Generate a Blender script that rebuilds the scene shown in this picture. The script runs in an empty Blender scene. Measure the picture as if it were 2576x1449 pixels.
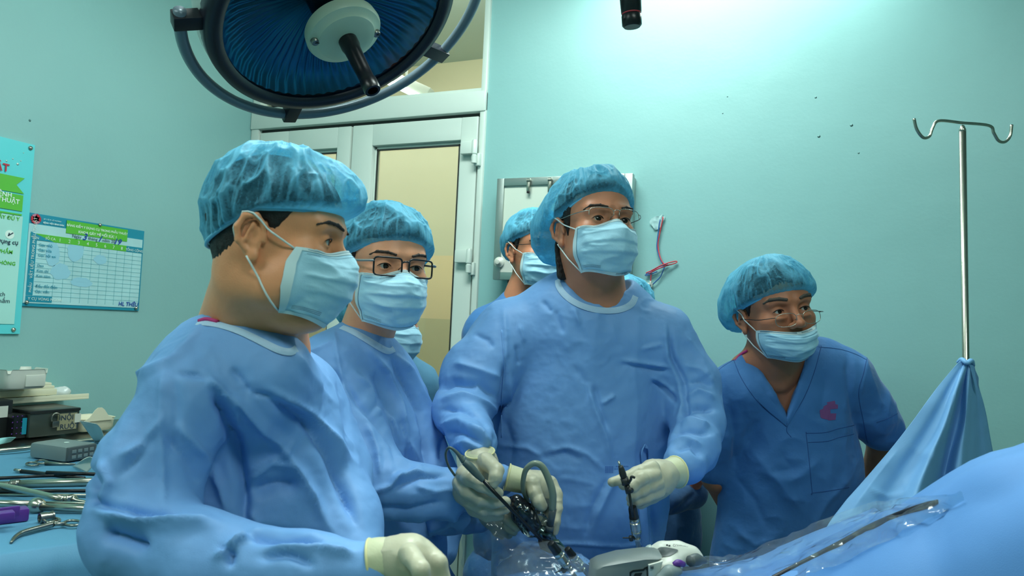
import bpy, bmesh, math, random
import numpy as np
from mathutils import Vector, Matrix
from mathutils.bvhtree import BVHTree

# ------------------------------------------------------------------ camera
IW, IH, FPX = 2576.0, 1449.0, 1800.0
YAW, PITCH, ROLL = math.radians(-22.55), math.radians(3.03), math.radians(2.57)
CAM = np.array([0.0, 0.0, 1.38])
_F = np.array([math.sin(YAW)*math.cos(PITCH), math.cos(YAW)*math.cos(PITCH), math.sin(PITCH)])
_R0 = np.array([math.cos(YAW), -math.sin(YAW), 0.0])
_U0 = np.cross(_R0, _F)
RT = math.cos(ROLL)*_R0 + math.sin(ROLL)*_U0
UP = -math.sin(ROLL)*_R0 + math.cos(ROLL)*_U0
FW = _F
scene = bpy.context.scene
COL = scene.collection
cam_data = bpy.data.cameras.new('camera')
cam_data.sensor_width = 36.0
cam_data.lens = FPX/IW*36.0
cam_data.clip_start = 0.02
cam = bpy.data.objects.new('camera', cam_data)
COL.objects.link(cam)
m = Matrix.Identity(4)
for i in range(3):
    m[i][0] = RT[i]; m[i][1] = UP[i]; m[i][2] = -FW[i]; m[i][3] = CAM[i]
cam.matrix_world = m
scene.camera = cam
cam_data.dof.use_dof = True
cam_data.dof.focus_distance = 1.75
cam_data.dof.aperture_fstop = 9.0

def P(px, py, d):
    """world point seen at photo pixel (px, py) at depth d metres along the view axis"""
    return CAM + d*(FW + (px-IW/2)/FPX*RT - (py-IH/2)/FPX*UP)
def proj(V):
    q = np.asarray(V) - CAM
    z = q @ FW
    return IW/2 + FPX*(q @ RT)/z, IH/2 - FPX*(q @ UP)/z, z
def nrm(v):
    v = np.asarray(v, float); return v/np.linalg.norm(v)
def ray_plane(px, py, n, c):
    v = P(px, py, 1.0) - CAM
    return CAM + v*((c - CAM @ n)/(v @ n))

# room planes (x = along the back wall, y = towards it)
WALL_Y = float(P(1215, 830, 2.68)[1])
WALL_X = float(ray_plane(618, 600, np.array([0, 1.0, 0]), WALL_Y)[0])
CEIL = 3.0
ROOM_R, ROOM_B = 3.4, -2.6

# ------------------------------------------------------------------ colour, world, exposure
def s2l(c):
    return tuple((x/255.0/12.92) if x/255.0 <= 0.04045 else ((x/255.0+0.055)/1.055)**2.4 for x in c)
scene.view_settings.view_transform = 'Standard'
scene.view_settings.look = 'None'
scene.view_settings.gamma = 1.0
scene.view_settings.use_curve_mapping = False
scene.view_settings.exposure = -0.06
wd = bpy.data.worlds.new('world'); scene.world = wd
wd.use_nodes = True
wd.node_tree.nodes['Background'].inputs[0].default_value = (0.55, 0.85, 0.8, 1)
wd.node_tree.nodes['Background'].inputs[1].default_value = 0.045

LCOL = (0.87, 1.0, 0.96)
def area_light(name, loc, sx, sy, power, col=LCOL, target=None, spread=180):
    L = bpy.data.lights.new(name, 'AREA'); L.shape = 'RECTANGLE'
    L.size = sx; L.size_y = sy; L.energy = power; L.color = col; L.spread = math.radians(spread)
    o = bpy.data.objects.new(name, L); COL.objects.link(o); o.location = loc
    if target is not None:
        o.rotation_euler = (Vector(target)-Vector(loc)).to_track_quat('-Z', 'Y').to_euler()
    return o
_wl = ray_plane(1860, -125, np.array([0, 1.0, 0]), WALL_Y)
# wall batten just above the picture, ceiling panels of the room, corridor fill lights
area_light('batten_light', (_wl[0], WALL_Y-0.105, _wl[2]+0.03), 0.9, 0.05, 4.6, target=(_wl[0], WALL_Y-0.01, _wl[2]-0.6))
area_light('batten_light_down', (_wl[0], WALL_Y-0.13, _wl[2]+0.0), 0.9, 0.05, 7, target=(_wl[0], 1.2, 0.9))
area_light('ceiling_panel_light', (-0.7, 1.25, CEIL-0.09), 1.1, 0.5, 38)
area_light('ceiling_panel_light', (0.9, -0.1, CEIL-0.09), 1.1, 0.5, 13)
area_light('ceiling_panel_light', (-1.5, -0.7, CEIL-0.09), 1.1, 0.5, 14)
area_light('corridor_fill_light', (-1.3, WALL_Y+0.45, 2.95), 2.8, 0.4, 34, col=(0.98, 0.98, 0.95), target=(-1.3, WALL_Y+1.4, 1.6))

area_light('corridor_fill_light', (-3.4, WALL_Y+0.8, 2.95), 1.6, 0.4, 20, col=(0.98, 0.98, 0.95))  # added lamp without a fitting, brightens the dark left end of the corridor

# ------------------------------------------------------------------ numpy mesh tools
_rng = np.random.RandomState(5)
_LAT = _rng.rand(24, 24, 24).astype(np.float32)
def noise3(V, sc, seed=0):
    q = np.asarray(V, np.float64)*sc + seed*7.31 + 100.0
    i = np.floor(q).astype(int); f = q - i; f = f*f*(3-2*f)
    i0 = i % 24; i1 = (i+1) % 24
    x0, y0, z0 = i0.T; x1, y1, z1 = i1.T; fx, fy, fz = f.T
    def L(a, b, t): return a + (b-a)*t
    return L(L(L(_LAT[x0, y0, z0], _LAT[x1, y0, z0], fx), L(_LAT[x0, y1, z0], _LAT[x1, y1, z0], fx), fy),
             L(L(_LAT[x0, y0, z1], _LAT[x1, y0, z1], fx), L(_LAT[x0, y1, z1], _LAT[x1, y1, z1], fx), fy), fz)
def ridge(V, sc, seed=0):
    return 1.0 - np.abs(2*noise3(V, sc, seed)-1.0)
def sstep(a, b, x):
    t = np.clip((x-a)/(b-a), 0, 1); return t*t*(3-2*t)

def basis(z, x=None):
    z = nrm(z)
    x = np.array([1.0, 0, 0]) if x is None else np.asarray(x, float)
    if abs(np.dot(nrm(x), z)) > 0.97: x = np.array([0, 1.0, 0])
    x = nrm(x - z*np.dot(x, z)); return x, np.cross(z, x), z

def grid_faces(nu, nv, cu=False, cv=False):
    """faces of a (nu x nv) grid stored u-major"""
    I = np.arange(nu if cu else nu-1); J = np.arange(nv if cv else nv-1)
    i, j = np.meshgrid(I, J, indexing='ij'); i = i.ravel(); j = j.ravel()
    i2 = (i+1) % nu; j2 = (j+1) % nv
    return np.stack([i*nv+j, i2*nv+j, i2*nv+j2, i*nv+j2], 1)

def crom(pts, sub=6, closed=False):
    p = np.asarray(pts, float)
    if len(p) < 3 or sub <= 1: return p
    if closed: q = np.vstack([p[-1:], p, p[:2]])
    else: q = np.vstack([2*p[:1]-p[1:2], p, 2*p[-1:]-p[-2:-1]])
    out = []
    n = len(p) if closed else len(p)-1
    for k in range(n):
        a, b, c, d = q[k:k+4]
        for s in range(sub):
            t = s/sub
            out.append(0.5*((2*b)+(-a+c)*t+(2*a-5*b+4*c-d)*t*t+(-a+3*b-3*c+d)*t**3))
    if not closed: out.append(p[-1])
    return np.array(out)

class MB:
    """mesh builder: collects pieces, then links them as one object"""
    def __init__(s): s.v = []; s.f = []; s.n = 0; s.mi = []
    def add(s, V, F, mi=0):
        V = np.asarray(V, float); s.v.append(V)
        if isinstance(F, np.ndarray): F = F.tolist()
        for f in F: s.f.append([a+s.n for a in f]); s.mi.append(mi)
        s.n += len(V); return s
    def tube(s, pts, r, n=10, sub=6, closed=False, cap=True, mi=0, flat=None):
        pts = np.asarray(pts, float)
        rr = np.full(len(pts), float(r)) if np.isscalar(r) else np.asarray(r, float)
        q = crom(np.hstack([pts, rr[:, None]]), sub, closed); c = q[:, :3]; rr = q[:, 3]
        T = np.roll(c, -1, 0)-np.roll(c, 1, 0)
        if not closed: T[0] = c[1]-c[0]; T[-1] = c[-1]-c[-2]
        T /= np.linalg.norm(T, axis=1)[:, None]+1e-12
        x, y, _ = basis(T[0]); V = []
        a = np.linspace(0, 2*math.pi, n, endpoint=False)
        for k in range(len(c)):
            x = nrm(x - T[k]*np.dot(x, T[k])); y = np.cross(T[k], x)
            if flat is not None:
                fx = nrm(np.asarray(flat, float)-T[k]*np.dot(flat, T[k])); fy = np.cross(T[k], fx)
                V.append(c[k]+rr[k]*(np.cos(a)[:, None]*fx*0.35+np.sin(a)[:, None]*fy))
            else: V.append(c[k]+rr[k]*(np.cos(a)[:, None]*x+np.sin(a)[:, None]*y))
        V = np.vstack(V); Fc = grid_faces(len(c), n, closed, True)
        s.add(V, Fc[:, ::-1], mi)
        if cap and not closed:
            s.f.append([s.n-len(V)+i for i in range(n)][::-1]); s.mi.append(mi)
            s.f.append([s.n-n+i for i in range(n)]); s.mi.append(mi)
        return s
    def lathe(s, prof, o, ax, n=32, mi=0, x=None, cap=True):
        """prof: list of (radius, height along ax)"""
        x, y, z = basis(ax, x); o = np.asarray(o, float)
        a = np.linspace(0, 2*math.pi, n, endpoint=False)
        V = np.vstack([o+z*h+r*(np.cos(a)[:, None]*x+np.sin(a)[:, None]*y) for r, h in prof])
        s.add(V, grid_faces(len(prof), n, False, True)[:, ::-1], mi); b = s.n-len(V)
        if cap and prof[0][0] > 1e-6: s.f.append([b+i for i in range(n)][::-1]); s.mi.append(mi)
        if cap and prof[-1][0] > 1e-6: s.f.append([s.n-n+i for i in range(n)]); s.mi.append(mi)
        return s
    def box(s, c, size, bev=0.0, ax=None, mi=0, taper=None):
        bm = bmesh.new(); bmesh.ops.create_cube(bm, size=1.0)
        for v in bm.verts:
            if taper and v.co.z > 0: v.co.x *= taper; v.co.y *= taper
            v.co = Vector((v.co.x*size[0], v.co.y*size[1], v.co.z*size[2]))
        if bev > 0: bmesh.ops.bevel(bm, geom=list(bm.edges), offset=bev, segments=2, profile=0.6, affect='EDGES')
        bm.verts.index_update()
        V = np.array([v.co[:] for v in bm.verts]); Fc = [[v.index for v in f.verts] for f in bm.faces]; bm.free()
        if ax is not None:
            X, Y, Z = ax; V = V[:, :1]*np.asarray(X)+V[:, 1:2]*np.asarray(Y)+V[:, 2:]*np.asarray(Z)
        return s.add(V+np.asarray(c, float), Fc, mi)
    def prism(s, poly, h, fr, mi=0, bev=0.0):
        """poly in plane (x,y) of frame fr=(o,x,y,z), extruded h along z"""
        o, x, y, z = fr; n = len(poly); p = np.asarray(poly, float)
        V = np.vstack([o+p[:, :1]*x+p[:, 1:]*y, o+p[:, :1]*x+p[:, 1:]*y+h*np.asarray(z)])
        if bev > 0:
            c = p.mean(0); d = p-c; L = np.linalg.norm(d, axis=1)[:, None]; q = c+d*(1-bev/L)
            V = np.vstack([o+q[:, :1]*x+q[:, 1:]*y, o+p[:, :1]*x+p[:, 1:]*y+bev*np.asarray(z),
                           o+p[:, :1]*x+p[:, 1:]*y+(h-bev)*np.asarray(z), o+q[:, :1]*x+q[:, 1:]*y+h*np.asarray(z)])
        k = len(V)//n; Fc = [list(range(n))[::-1], [(k-1)*n+i for i in range(n)]]
        for l in range(k-1):
            for i in range(n): Fc.append([l*n+i, l*n+(i+1) % n, (l+1)*n+(i+1) % n, (l+1)*n+i])
        return s.add(V, Fc, mi)
    def build(s, name, mat, parent=None, smooth=True, ang=None):
        V = np.vstack(s.v); return mesh_obj(name, V, s.f, mat, parent, smooth, ang, s.mi)

ORG = {}
def mesh_obj(name, V, F, mat, parent=None, smooth=True, ang=None, mi=None):
    org = ORG[parent.name] if parent is not None else (V.min(0)+V.max(0))/2*np.array([1, 1, 0])+np.array([0, 0, V[:, 2].min()])
    me = bpy.data.meshes.new(name); Vl = (V-org).astype(np.float32)
    if isinstance(F, np.ndarray):
        nf = len(F); k = F.shape[1]
        me.vertices.add(len(Vl)); me.vertices.foreach_set('co', Vl.ravel())
        me.loops.add(nf*k); me.loops.foreach_set('vertex_index', F.astype(np.int32).ravel())
        me.polygons.add(nf); me.polygons.foreach_set('loop_start', np.arange(nf, dtype=np.int32)*k)
        me.update(calc_edges=True)
    else:
        me.from_pydata(Vl.tolist(), [], F); me.update()
    mats = mat if isinstance(mat, (list, tuple)) else [mat]
    for a in mats: me.materials.append(a)
    if mi is not None and len(mats) > 1: me.polygons.foreach_set('material_index', np.array(mi, dtype=np.int32))
    if smooth:
        me.polygons.foreach_set('use_smooth', np.ones(len(me.polygons), bool))
        if ang:
            me.set_sharp_from_angle(angle=math.radians(ang))
    o = bpy.data.objects.new(name, me); COL.objects.link(o)
    if parent is None: o.location = org.tolist()
    else: o.parent = parent
    ORG[o.name] = org
    return o
def thing(name, base, label=None, cat=None, group=None):
    o = bpy.data.objects.new(name, None); COL.objects.link(o); o.location = tuple(base)
    o.empty_display_size = 0.05; ORG[o.name] = np.array(base, float)
    return tag(o, label, cat, group)
def tag(o, label=None, cat=None, group=None):
    if label: o['label'] = label
    if cat: o['category'] = cat
    if group: o['group'] = group
    return o
def struct(o): o['kind'] = 'structure'; return o

_fontcache = {}
def text_mb(mb, txt, o, x, y, z, size, align='LEFT', mi=0, bold=0.0, lift=0.0006, shear=0.0):
    cu = bpy.data.curves.new('t', 'FONT'); cu.body = txt; cu.size = size; cu.align_x = align
    cu.offset = bold*size; cu.shear = shear; cu.resolution_u = 2
    ob = bpy.data.objects.new('t', cu); COL.objects.link(ob)
    dg = bpy.context.evaluated_depsgraph_get(); me = bpy.data.meshes.new_from_object(ob.evaluated_get(dg))
    if len(me.vertices):
        V = np.array([v.co[:] for v in me.vertices]); Fc = [list(p.vertices) for p in me.polygons]
        mb.add(np.asarray(o)+V[:, :1]*x+V[:, 1:2]*y+np.asarray(z)*lift, Fc, mi)
    bpy.data.objects.remove(ob); bpy.data.curves.remove(cu); bpy.data.meshes.remove(me)

# ------------------------------------------------------------------ signed distance modelling
class Sdf:
    def __init__(s, res): s.ops = []; s.res = res; s.base = 0
    def cone(s, a, b, ra, rb, k=0.01, sub=False, sq=None):
        s.ops.append(('c', np.array(a, float), np.array(b, float), ra, rb, k, sub, sq)); return s
    def chain(s, pts, k=0.01, sub=False, sq=None):
        for i in range(len(pts)-1):
            s.cone(pts[i][0], pts[i+1][0], pts[i][1], pts[i+1][1], k, sub, sq)
        return s
    def ell(s, c, r, M=None, k=0.01, sub=False):
        s.ops.append(('e', np.array(c, float), np.array(r, float), np.eye(3) if M is None else np.array(M, float), k, sub)); return s
    def cut(s, fn, k=0.004): s.ops.append(('f', fn, k)); return s
    def run(s, off=0.0, lo=None, hi=None):
        B = []
        for o in s.ops:
            if o[0] == 'c' and not o[6]:
                e = max(o[3], o[4])*(1.05 if not o[7] else max(1.05, o[7][1])); B += [o[1]-e, o[1]+e, o[2]-e, o[2]+e]
            if o[0] == 'e' and not o[5]: e = o[2].max(); B += [o[1]-e, o[1]+e]
        B = np.array(B); r = s.res
        l = B.min(0)-3*r-off-0.004; h = B.max(0)+3*r+off+0.004
        if lo is not None: l = np.maximum(l, lo)
        if hi is not None: h = np.minimum(h, hi)
        n = np.ceil((h-l)/r).astype(int)+1
        A = [(l[i]+np.arange(n[i])*r).astype(np.float32) for i in range(3)]
        V = np.full(n, 1.0, np.float32)
        for o in s.ops:
            if o[0] == 'f':
                X, Y, Z = np.meshgrid(*A, indexing='ij'); g = o[1](X, Y, Z)
                V = np.maximum(V, g).astype(np.float32); continue
            if o[0] == 'c':
                _, a, b, ra, rb, k, sub, sq = o; e = max(ra, rb)*(1 if not sq else max(1, sq[1]))+k+0.02
                bl = np.minimum(a, b)-e; bh = np.maximum(a, b)+e
            else:
                _, c, rr, M, k, sub = o; e = rr.max()+k+0.02; bl = c-e; bh = c+e
            i0 = np.clip(np.floor((bl-l)/r).astype(int), 0, n); i1 = np.clip(np.ceil((bh-l)/r).astype(int)+1, 0, n)
            if (i1 <= i0).any(): continue
            sl = tuple(slice(i0[i], i1[i]) for i in range(3))
            X = A[0][sl[0]][:, None, None]; Y = A[1][sl[1]][None, :, None]; Z = A[2][sl[2]][None, None, :]
            if o[0] == 'c':
                ab = b-a; dx = X-np.float32(a[0]); dy = Y-np.float32(a[1]); dz = Z-np.float32(a[2])
                if sq:
                    nn, fac = sq; w = (dx*nn[0]+dy*nn[1]+dz*nn[2])*(1/fac-1)
                    dx = dx+w*nn[0]; dy = dy+w*nn[1]; dz = dz+w*nn[2]; ab = ab+(ab@nn)*(1/fac-1)*np.asarray(nn)
                L = max(ab@ab, 1e-9)
                t = np.clip((dx*ab[0]+dy*ab[1]+dz*ab[2])/L, 0, 1)
                D = np.sqrt((dx-t*ab[0])**2+(dy-t*ab[1])**2+(dz-t*ab[2])**2)-(ra+(rb-ra)*t)
            else:
                dx = X-np.float32(c[0]); dy = Y-np.float32(c[1]); dz = Z-np.float32(c[2])
                q = [(dx*M[0][i]+dy*M[1][i]+dz*M[2][i])/rr[i] for i in range(3)]
                kk = np.sqrt(q[0]**2+q[1]**2+q[2]**2)
                k2 = np.sqrt((q[0]/rr[0])**2+(q[1]/rr[1])**2+(q[2]/rr[2])**2)+1e-6
                D = kk*(kk-1)/k2
            C = V[sl]
            if sub:
                D = -D; hh = np.clip(0.5-0.5*(D-C)/(-k), 0, 1)
                # smooth max
                hh = np.clip(0.5+0.5*(D-C)/k, 0, 1); V[sl] = C+(D-C)*hh+k*hh*(1-hh)
            else:
                hh = np.clip(0.5+0.5*(C-D)/k, 0, 1); V[sl] = C+(D-C)*hh-k*hh*(1-hh)
        return surf_nets(V-off, l, r)

def surf_nets(V, lo, r):
    S = V < 0
    c = np.zeros(tuple(np.array(V.shape)-1), np.int8)
    for a in (0, 1):
        for b in (0, 1):
            for d in (0, 1):
                c += S[a:V.shape[0]-1+a, b:V.shape[1]-1+b, d:V.shape[2]-1+d]
    cells = np.argwhere((c > 0) & (c < 8)); idx = -np.ones(c.shape, np.int32)
    idx[tuple(cells.T)] = np.arange(len(cells))
    acc = np.zeros((len(cells), 3)); cnt = np.zeros(len(cells))
    E = []
    for ax in range(3):
        o = [i for i in range(3) if i != ax]
        for p in (0, 1):
            for q in (0, 1):
                s = np.zeros(3, int); s[o[0]] = p; s[o[1]] = q; e = s.copy(); e[ax] = 1; E.append((s, e, ax))
    for s, e, ax in E:
        va = V[tuple((cells+s).T)]; vb = V[tuple((cells+e).T)]; k = (va < 0) != (vb < 0)
        t = va[k]/(va[k]-vb[k]); p = np.tile(s.astype(float), (k.sum(), 1)); p[:, ax] += t
        acc[k] += p; cnt[k] += 1
    P3 = lo+(cells+acc/cnt[:, None])*r
    Fs = []
    for ax in range(3):
        b, d = [(1, 2), (2, 0), (0, 1)][ax]
        n = list(V.shape)
        s0 = [slice(1, n[i]-1) for i in range(3)]; s0[ax] = slice(0, n[ax]-1); s1 = list(s0); s1[ax] = slice(1, n[ax])
        A = S[tuple(s0)]; B = S[tuple(s1)]
        g = np.argwhere(A != B)
        if len(g) == 0: continue
        flip = A[tuple(g.T)]; off = np.ones(3, int); off[ax] = 0; g = g+off
        ub = np.zeros(3, int); ub[b] = 1; ud = np.zeros(3, int); ud[d] = 1
        q = np.stack([idx[tuple((g-ub-ud).T)], idx[tuple((g-ud).T)], idx[tuple(g.T)], idx[tuple((g-ub).T)]], 1)
        q[~flip] = q[~flip][:, ::-1]; Fs.append(q)
    F = np.vstack(Fs); F = F[(F >= 0).all(1)]
    return P3, F
def vnormals(V, F):
    n = np.cross(V[F[:, 2]]-V[F[:, 0]], V[F[:, 3]]-V[F[:, 1]]); N = np.zeros_like(V)
    for i in range(4):
        for a in range(3): N[:, a] += np.bincount(F[:, i], n[:, a], len(V))
    return N/(np.linalg.norm(N, axis=1)[:, None]+1e-12)
def relax(V, F, it=2, w=0.5):
    e = np.vstack([F[:, [0, 1]], F[:, [1, 2]], F[:, [2, 3]], F[:, [3, 0]]])
    d = np.bincount(e[:, 0], minlength=len(V))+np.bincount(e[:, 1], minlength=len(V))
    for _ in range(it):
        A = np.stack([np.bincount(e[:, 0], V[e[:, 1], a], len(V))+np.bincount(e[:, 1], V[e[:, 0], a], len(V)) for a in range(3)], 1)
        V = V*(1-w)+w*A/np.maximum(d, 1)[:, None]
    return V
def strokes(V, N, L, scale=1.0):
    """raise/sink cloth folds: L = [(pts, width_px, height_mm[, sharp])]"""
    x, y, z = proj(V); face = np.clip(-(N @ FW)*1.8+0.15, 0, 1); out = np.zeros(len(V))
    for s in L:
        p = np.array(s[0], float); w = s[1]; h = s[2]*0.001; sharp = len(s) > 3
        m = (x > p[:, 0].min()-3*w) & (x < p[:, 0].max()+3*w) & (y > p[:, 1].min()-3*w) & (y < p[:, 1].max()+3*w) & (face > 0)
        if not m.any(): continue
        X = x[m]; Y = y[m]; best = np.full(len(X), 1e9); tt = np.zeros(len(X)); tot = len(p)-1
        for k in range(tot):
            a = p[k]; ab = p[k+1]-a; t = np.clip(((X-a[0])*ab[0]+(Y-a[1])*ab[1])/max(ab@ab, 1e-6), 0, 1)
            dd = np.hypot(X-a[0]-t*ab[0], Y-a[1]-t*ab[1]); u = dd < best; best[u] = dd[u]; tt[u] = (k+t[u])/tot
        env = np.clip(np.minimum(tt, 1-tt)*5+0.15, 0, 1)
        g = np.exp(-best/w*1.3) if sharp else .55*np.exp(-(best/w)**2)+.6*np.exp(-best/w*1.8)
        out[m] += h*g*env
    return out*face*scale
# ------------------------------------------------------------------ materials
def mat(name, rgb, rough=0.6, metal=0.0, bump=None, var=None, spec=0.5, sss=0.0, coat=0.0, sheen=0.0, emit=None, noise_rough=0.0):
    M = bpy.data.materials.new(name); M.use_nodes = True; nt = M.node_tree; b = nt.nodes['Principled BSDF']
    c = s2l(rgb); b.inputs['Base Color'].default_value = (*c, 1)
    b.inputs['Roughness'].default_value = rough; b.inputs['Metallic'].default_value = metal
    b.inputs['Specular IOR Level'].default_value = spec
    if sss:
        b.inputs['Subsurface Weight'].default_value = sss; b.inputs['Subsurface Radius'].default_value = (1, .35, .2)
        b.inputs['Subsurface Scale'].default_value = 0.006
    if coat: b.inputs['Coat Weight'].default_value = coat
    if sheen: b.inputs['Sheen Weight'].default_value = sheen; b.inputs['Sheen Roughness'].default_value = 0.4
    if emit: b.inputs['Emission Color'].default_value = (*s2l(rgb), 1); b.inputs['Emission Strength'].default_value = emit
    tc = nt.nodes.new('ShaderNodeTexCoord')
    if var:   # (scale, amount)
        n = nt.nodes.new('ShaderNodeTexNoise'); n.inputs['Scale'].default_value = var[0]; n.inputs['Detail'].default_value = 5
        nt.links.new(tc.outputs['Object'], n.inputs['Vector'])
        r = nt.nodes.new('ShaderNodeMapRange'); r.inputs['From Min'].default_value = .3; r.inputs['From Max'].default_value = .7
        r.inputs['To Min'].default_value = 1-var[1]; r.inputs['To Max'].default_value = 1+var[1]
        nt.links.new(n.outputs['Fac'], r.inputs['Value'])
        v = nt.nodes.new('ShaderNodeVectorMath'); v.operation = 'SCALE'; v.inputs[0].default_value = c
        nt.links.new(r.outputs['Result'], v.inputs['Scale']); nt.links.new(v.outputs[0], b.inputs['Base Color'])
    if bump:  # list of (kind, scale, distance)
        prev = None
        for kind, sc, dist in bump:
            if kind == 'noise':
                n = nt.nodes.new('ShaderNodeTexNoise'); n.inputs['Scale'].default_value = sc; n.inputs['Detail'].default_value = 4; out = n.outputs['Fac']
            elif kind == 'ridge':
                n = nt.nodes.new('ShaderNodeTexNoise'); n.noise_type = 'RIDGED_MULTIFRACTAL'; n.inputs['Scale'].default_value = sc
                n.inputs['Detail'].default_value = 2; n.inputs['Roughness'].default_value = .35; out = n.outputs['Fac']
            elif kind == 'vor':
                n = nt.nodes.new('ShaderNodeTexVoronoi'); n.feature = 'SMOOTH_F1'; n.inputs['Scale'].default_value = sc; n.inputs['Smoothness'].default_value = .15; out = n.outputs['Distance']
            nt.links.new(tc.outputs['Object'], n.inputs['Vector'])
            bp = nt.nodes.new('ShaderNodeBump'); bp.inputs['Strength'].default_value = 1; bp.inputs['Distance'].default_value = dist
            nt.links.new(out, bp.inputs['Height'])
            if prev: nt.links.new(prev.outputs['Normal'], bp.inputs['Normal'])
            prev = bp
        nt.links.new(prev.outputs['Normal'], b.inputs['Normal'])
    return M
def glassy(name, tint, alpha=0.12, rough=0.03, bump=None, gl=(1, 1, 1), fres=1.5, haze=None):
    """thin clear sheet: transparent with a fresnel gloss"""
    M = bpy.data.materials.new(name); M.use_nodes = True; nt = M.node_tree
    for n in list(nt.nodes): nt.nodes.remove(n)
    o = nt.nodes.new('ShaderNodeOutputMaterial'); mx = nt.nodes.new('ShaderNodeMixShader'); t = nt.nodes.new('ShaderNodeBsdfTransparent')
    g = nt.nodes.new('ShaderNodeBsdfGlossy'); f = nt.nodes.new('ShaderNodeFresnel'); ad = nt.nodes.new('ShaderNodeMath')
    t.inputs[0].default_value = (*s2l(tint), 1); g.inputs['Color'].default_value = (*gl, 1); g.inputs['Roughness'].default_value = rough
    f.inputs[0].default_value = fres; ad.operation = 'ADD'; ad.inputs[1].default_value = alpha
    nt.links.new(f.outputs[0], ad.inputs[0]); nt.links.new(ad.outputs[0], mx.inputs[0]); nt.links.new(t.outputs[0], mx.inputs[1])
    nt.links.new(g.outputs[0], mx.inputs[2]); nt.links.new(mx.outputs[0], o.inputs[0])
    if haze:   # milky crinkles in the film
        tc = nt.nodes.new('ShaderNodeTexCoord'); n = nt.nodes.new('ShaderNodeTexNoise'); n.noise_type = 'RIDGED_MULTIFRACTAL'; n.inputs['Scale'].default_value = haze[1]; n.inputs['Detail'].default_value = 3
        r = nt.nodes.new('ShaderNodeMapRange'); r.inputs['From Min'].default_value = .5; r.inputs['From Max'].default_value = 2.4; r.inputs['To Min'].default_value = haze[0]*.6; r.inputs['To Max'].default_value = min(1, haze[0]*2.6)
        d = nt.nodes.new('ShaderNodeBsdfDiffuse'); d.inputs[0].default_value = (.75, .85, .9, 1); m3 = nt.nodes.new('ShaderNodeMixShader')
        nt.links.new(tc.outputs['Object'], n.inputs['Vector']); nt.links.new(n.outputs['Fac'], r.inputs['Value']); nt.links.new(r.outputs[0], m3.inputs[0])
        nt.links.new(t.outputs[0], m3.inputs[1]); nt.links.new(d.outputs[0], m3.inputs[2]); nt.links.new(m3.outputs[0], mx.inputs[1])
    if bump:
        tc = nt.nodes.new('ShaderNodeTexCoord'); n = nt.nodes.new('ShaderNodeTexNoise'); n.noise_type = 'RIDGED_MULTIFRACTAL'
        n.inputs['Scale'].default_value = bump[0]; n.inputs['Detail'].default_value = 3; bp = nt.nodes.new('ShaderNodeBump'); bp.inputs['Distance'].default_value = bump[1]
        nt.links.new(tc.outputs['Object'], n.inputs['Vector']); nt.links.new(n.outputs['Fac'], bp.inputs['Height'])
        nt.links.new(bp.outputs[0], g.inputs['Normal']); nt.links.new(bp.outputs[0], f.inputs['Normal'])
    return M
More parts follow.
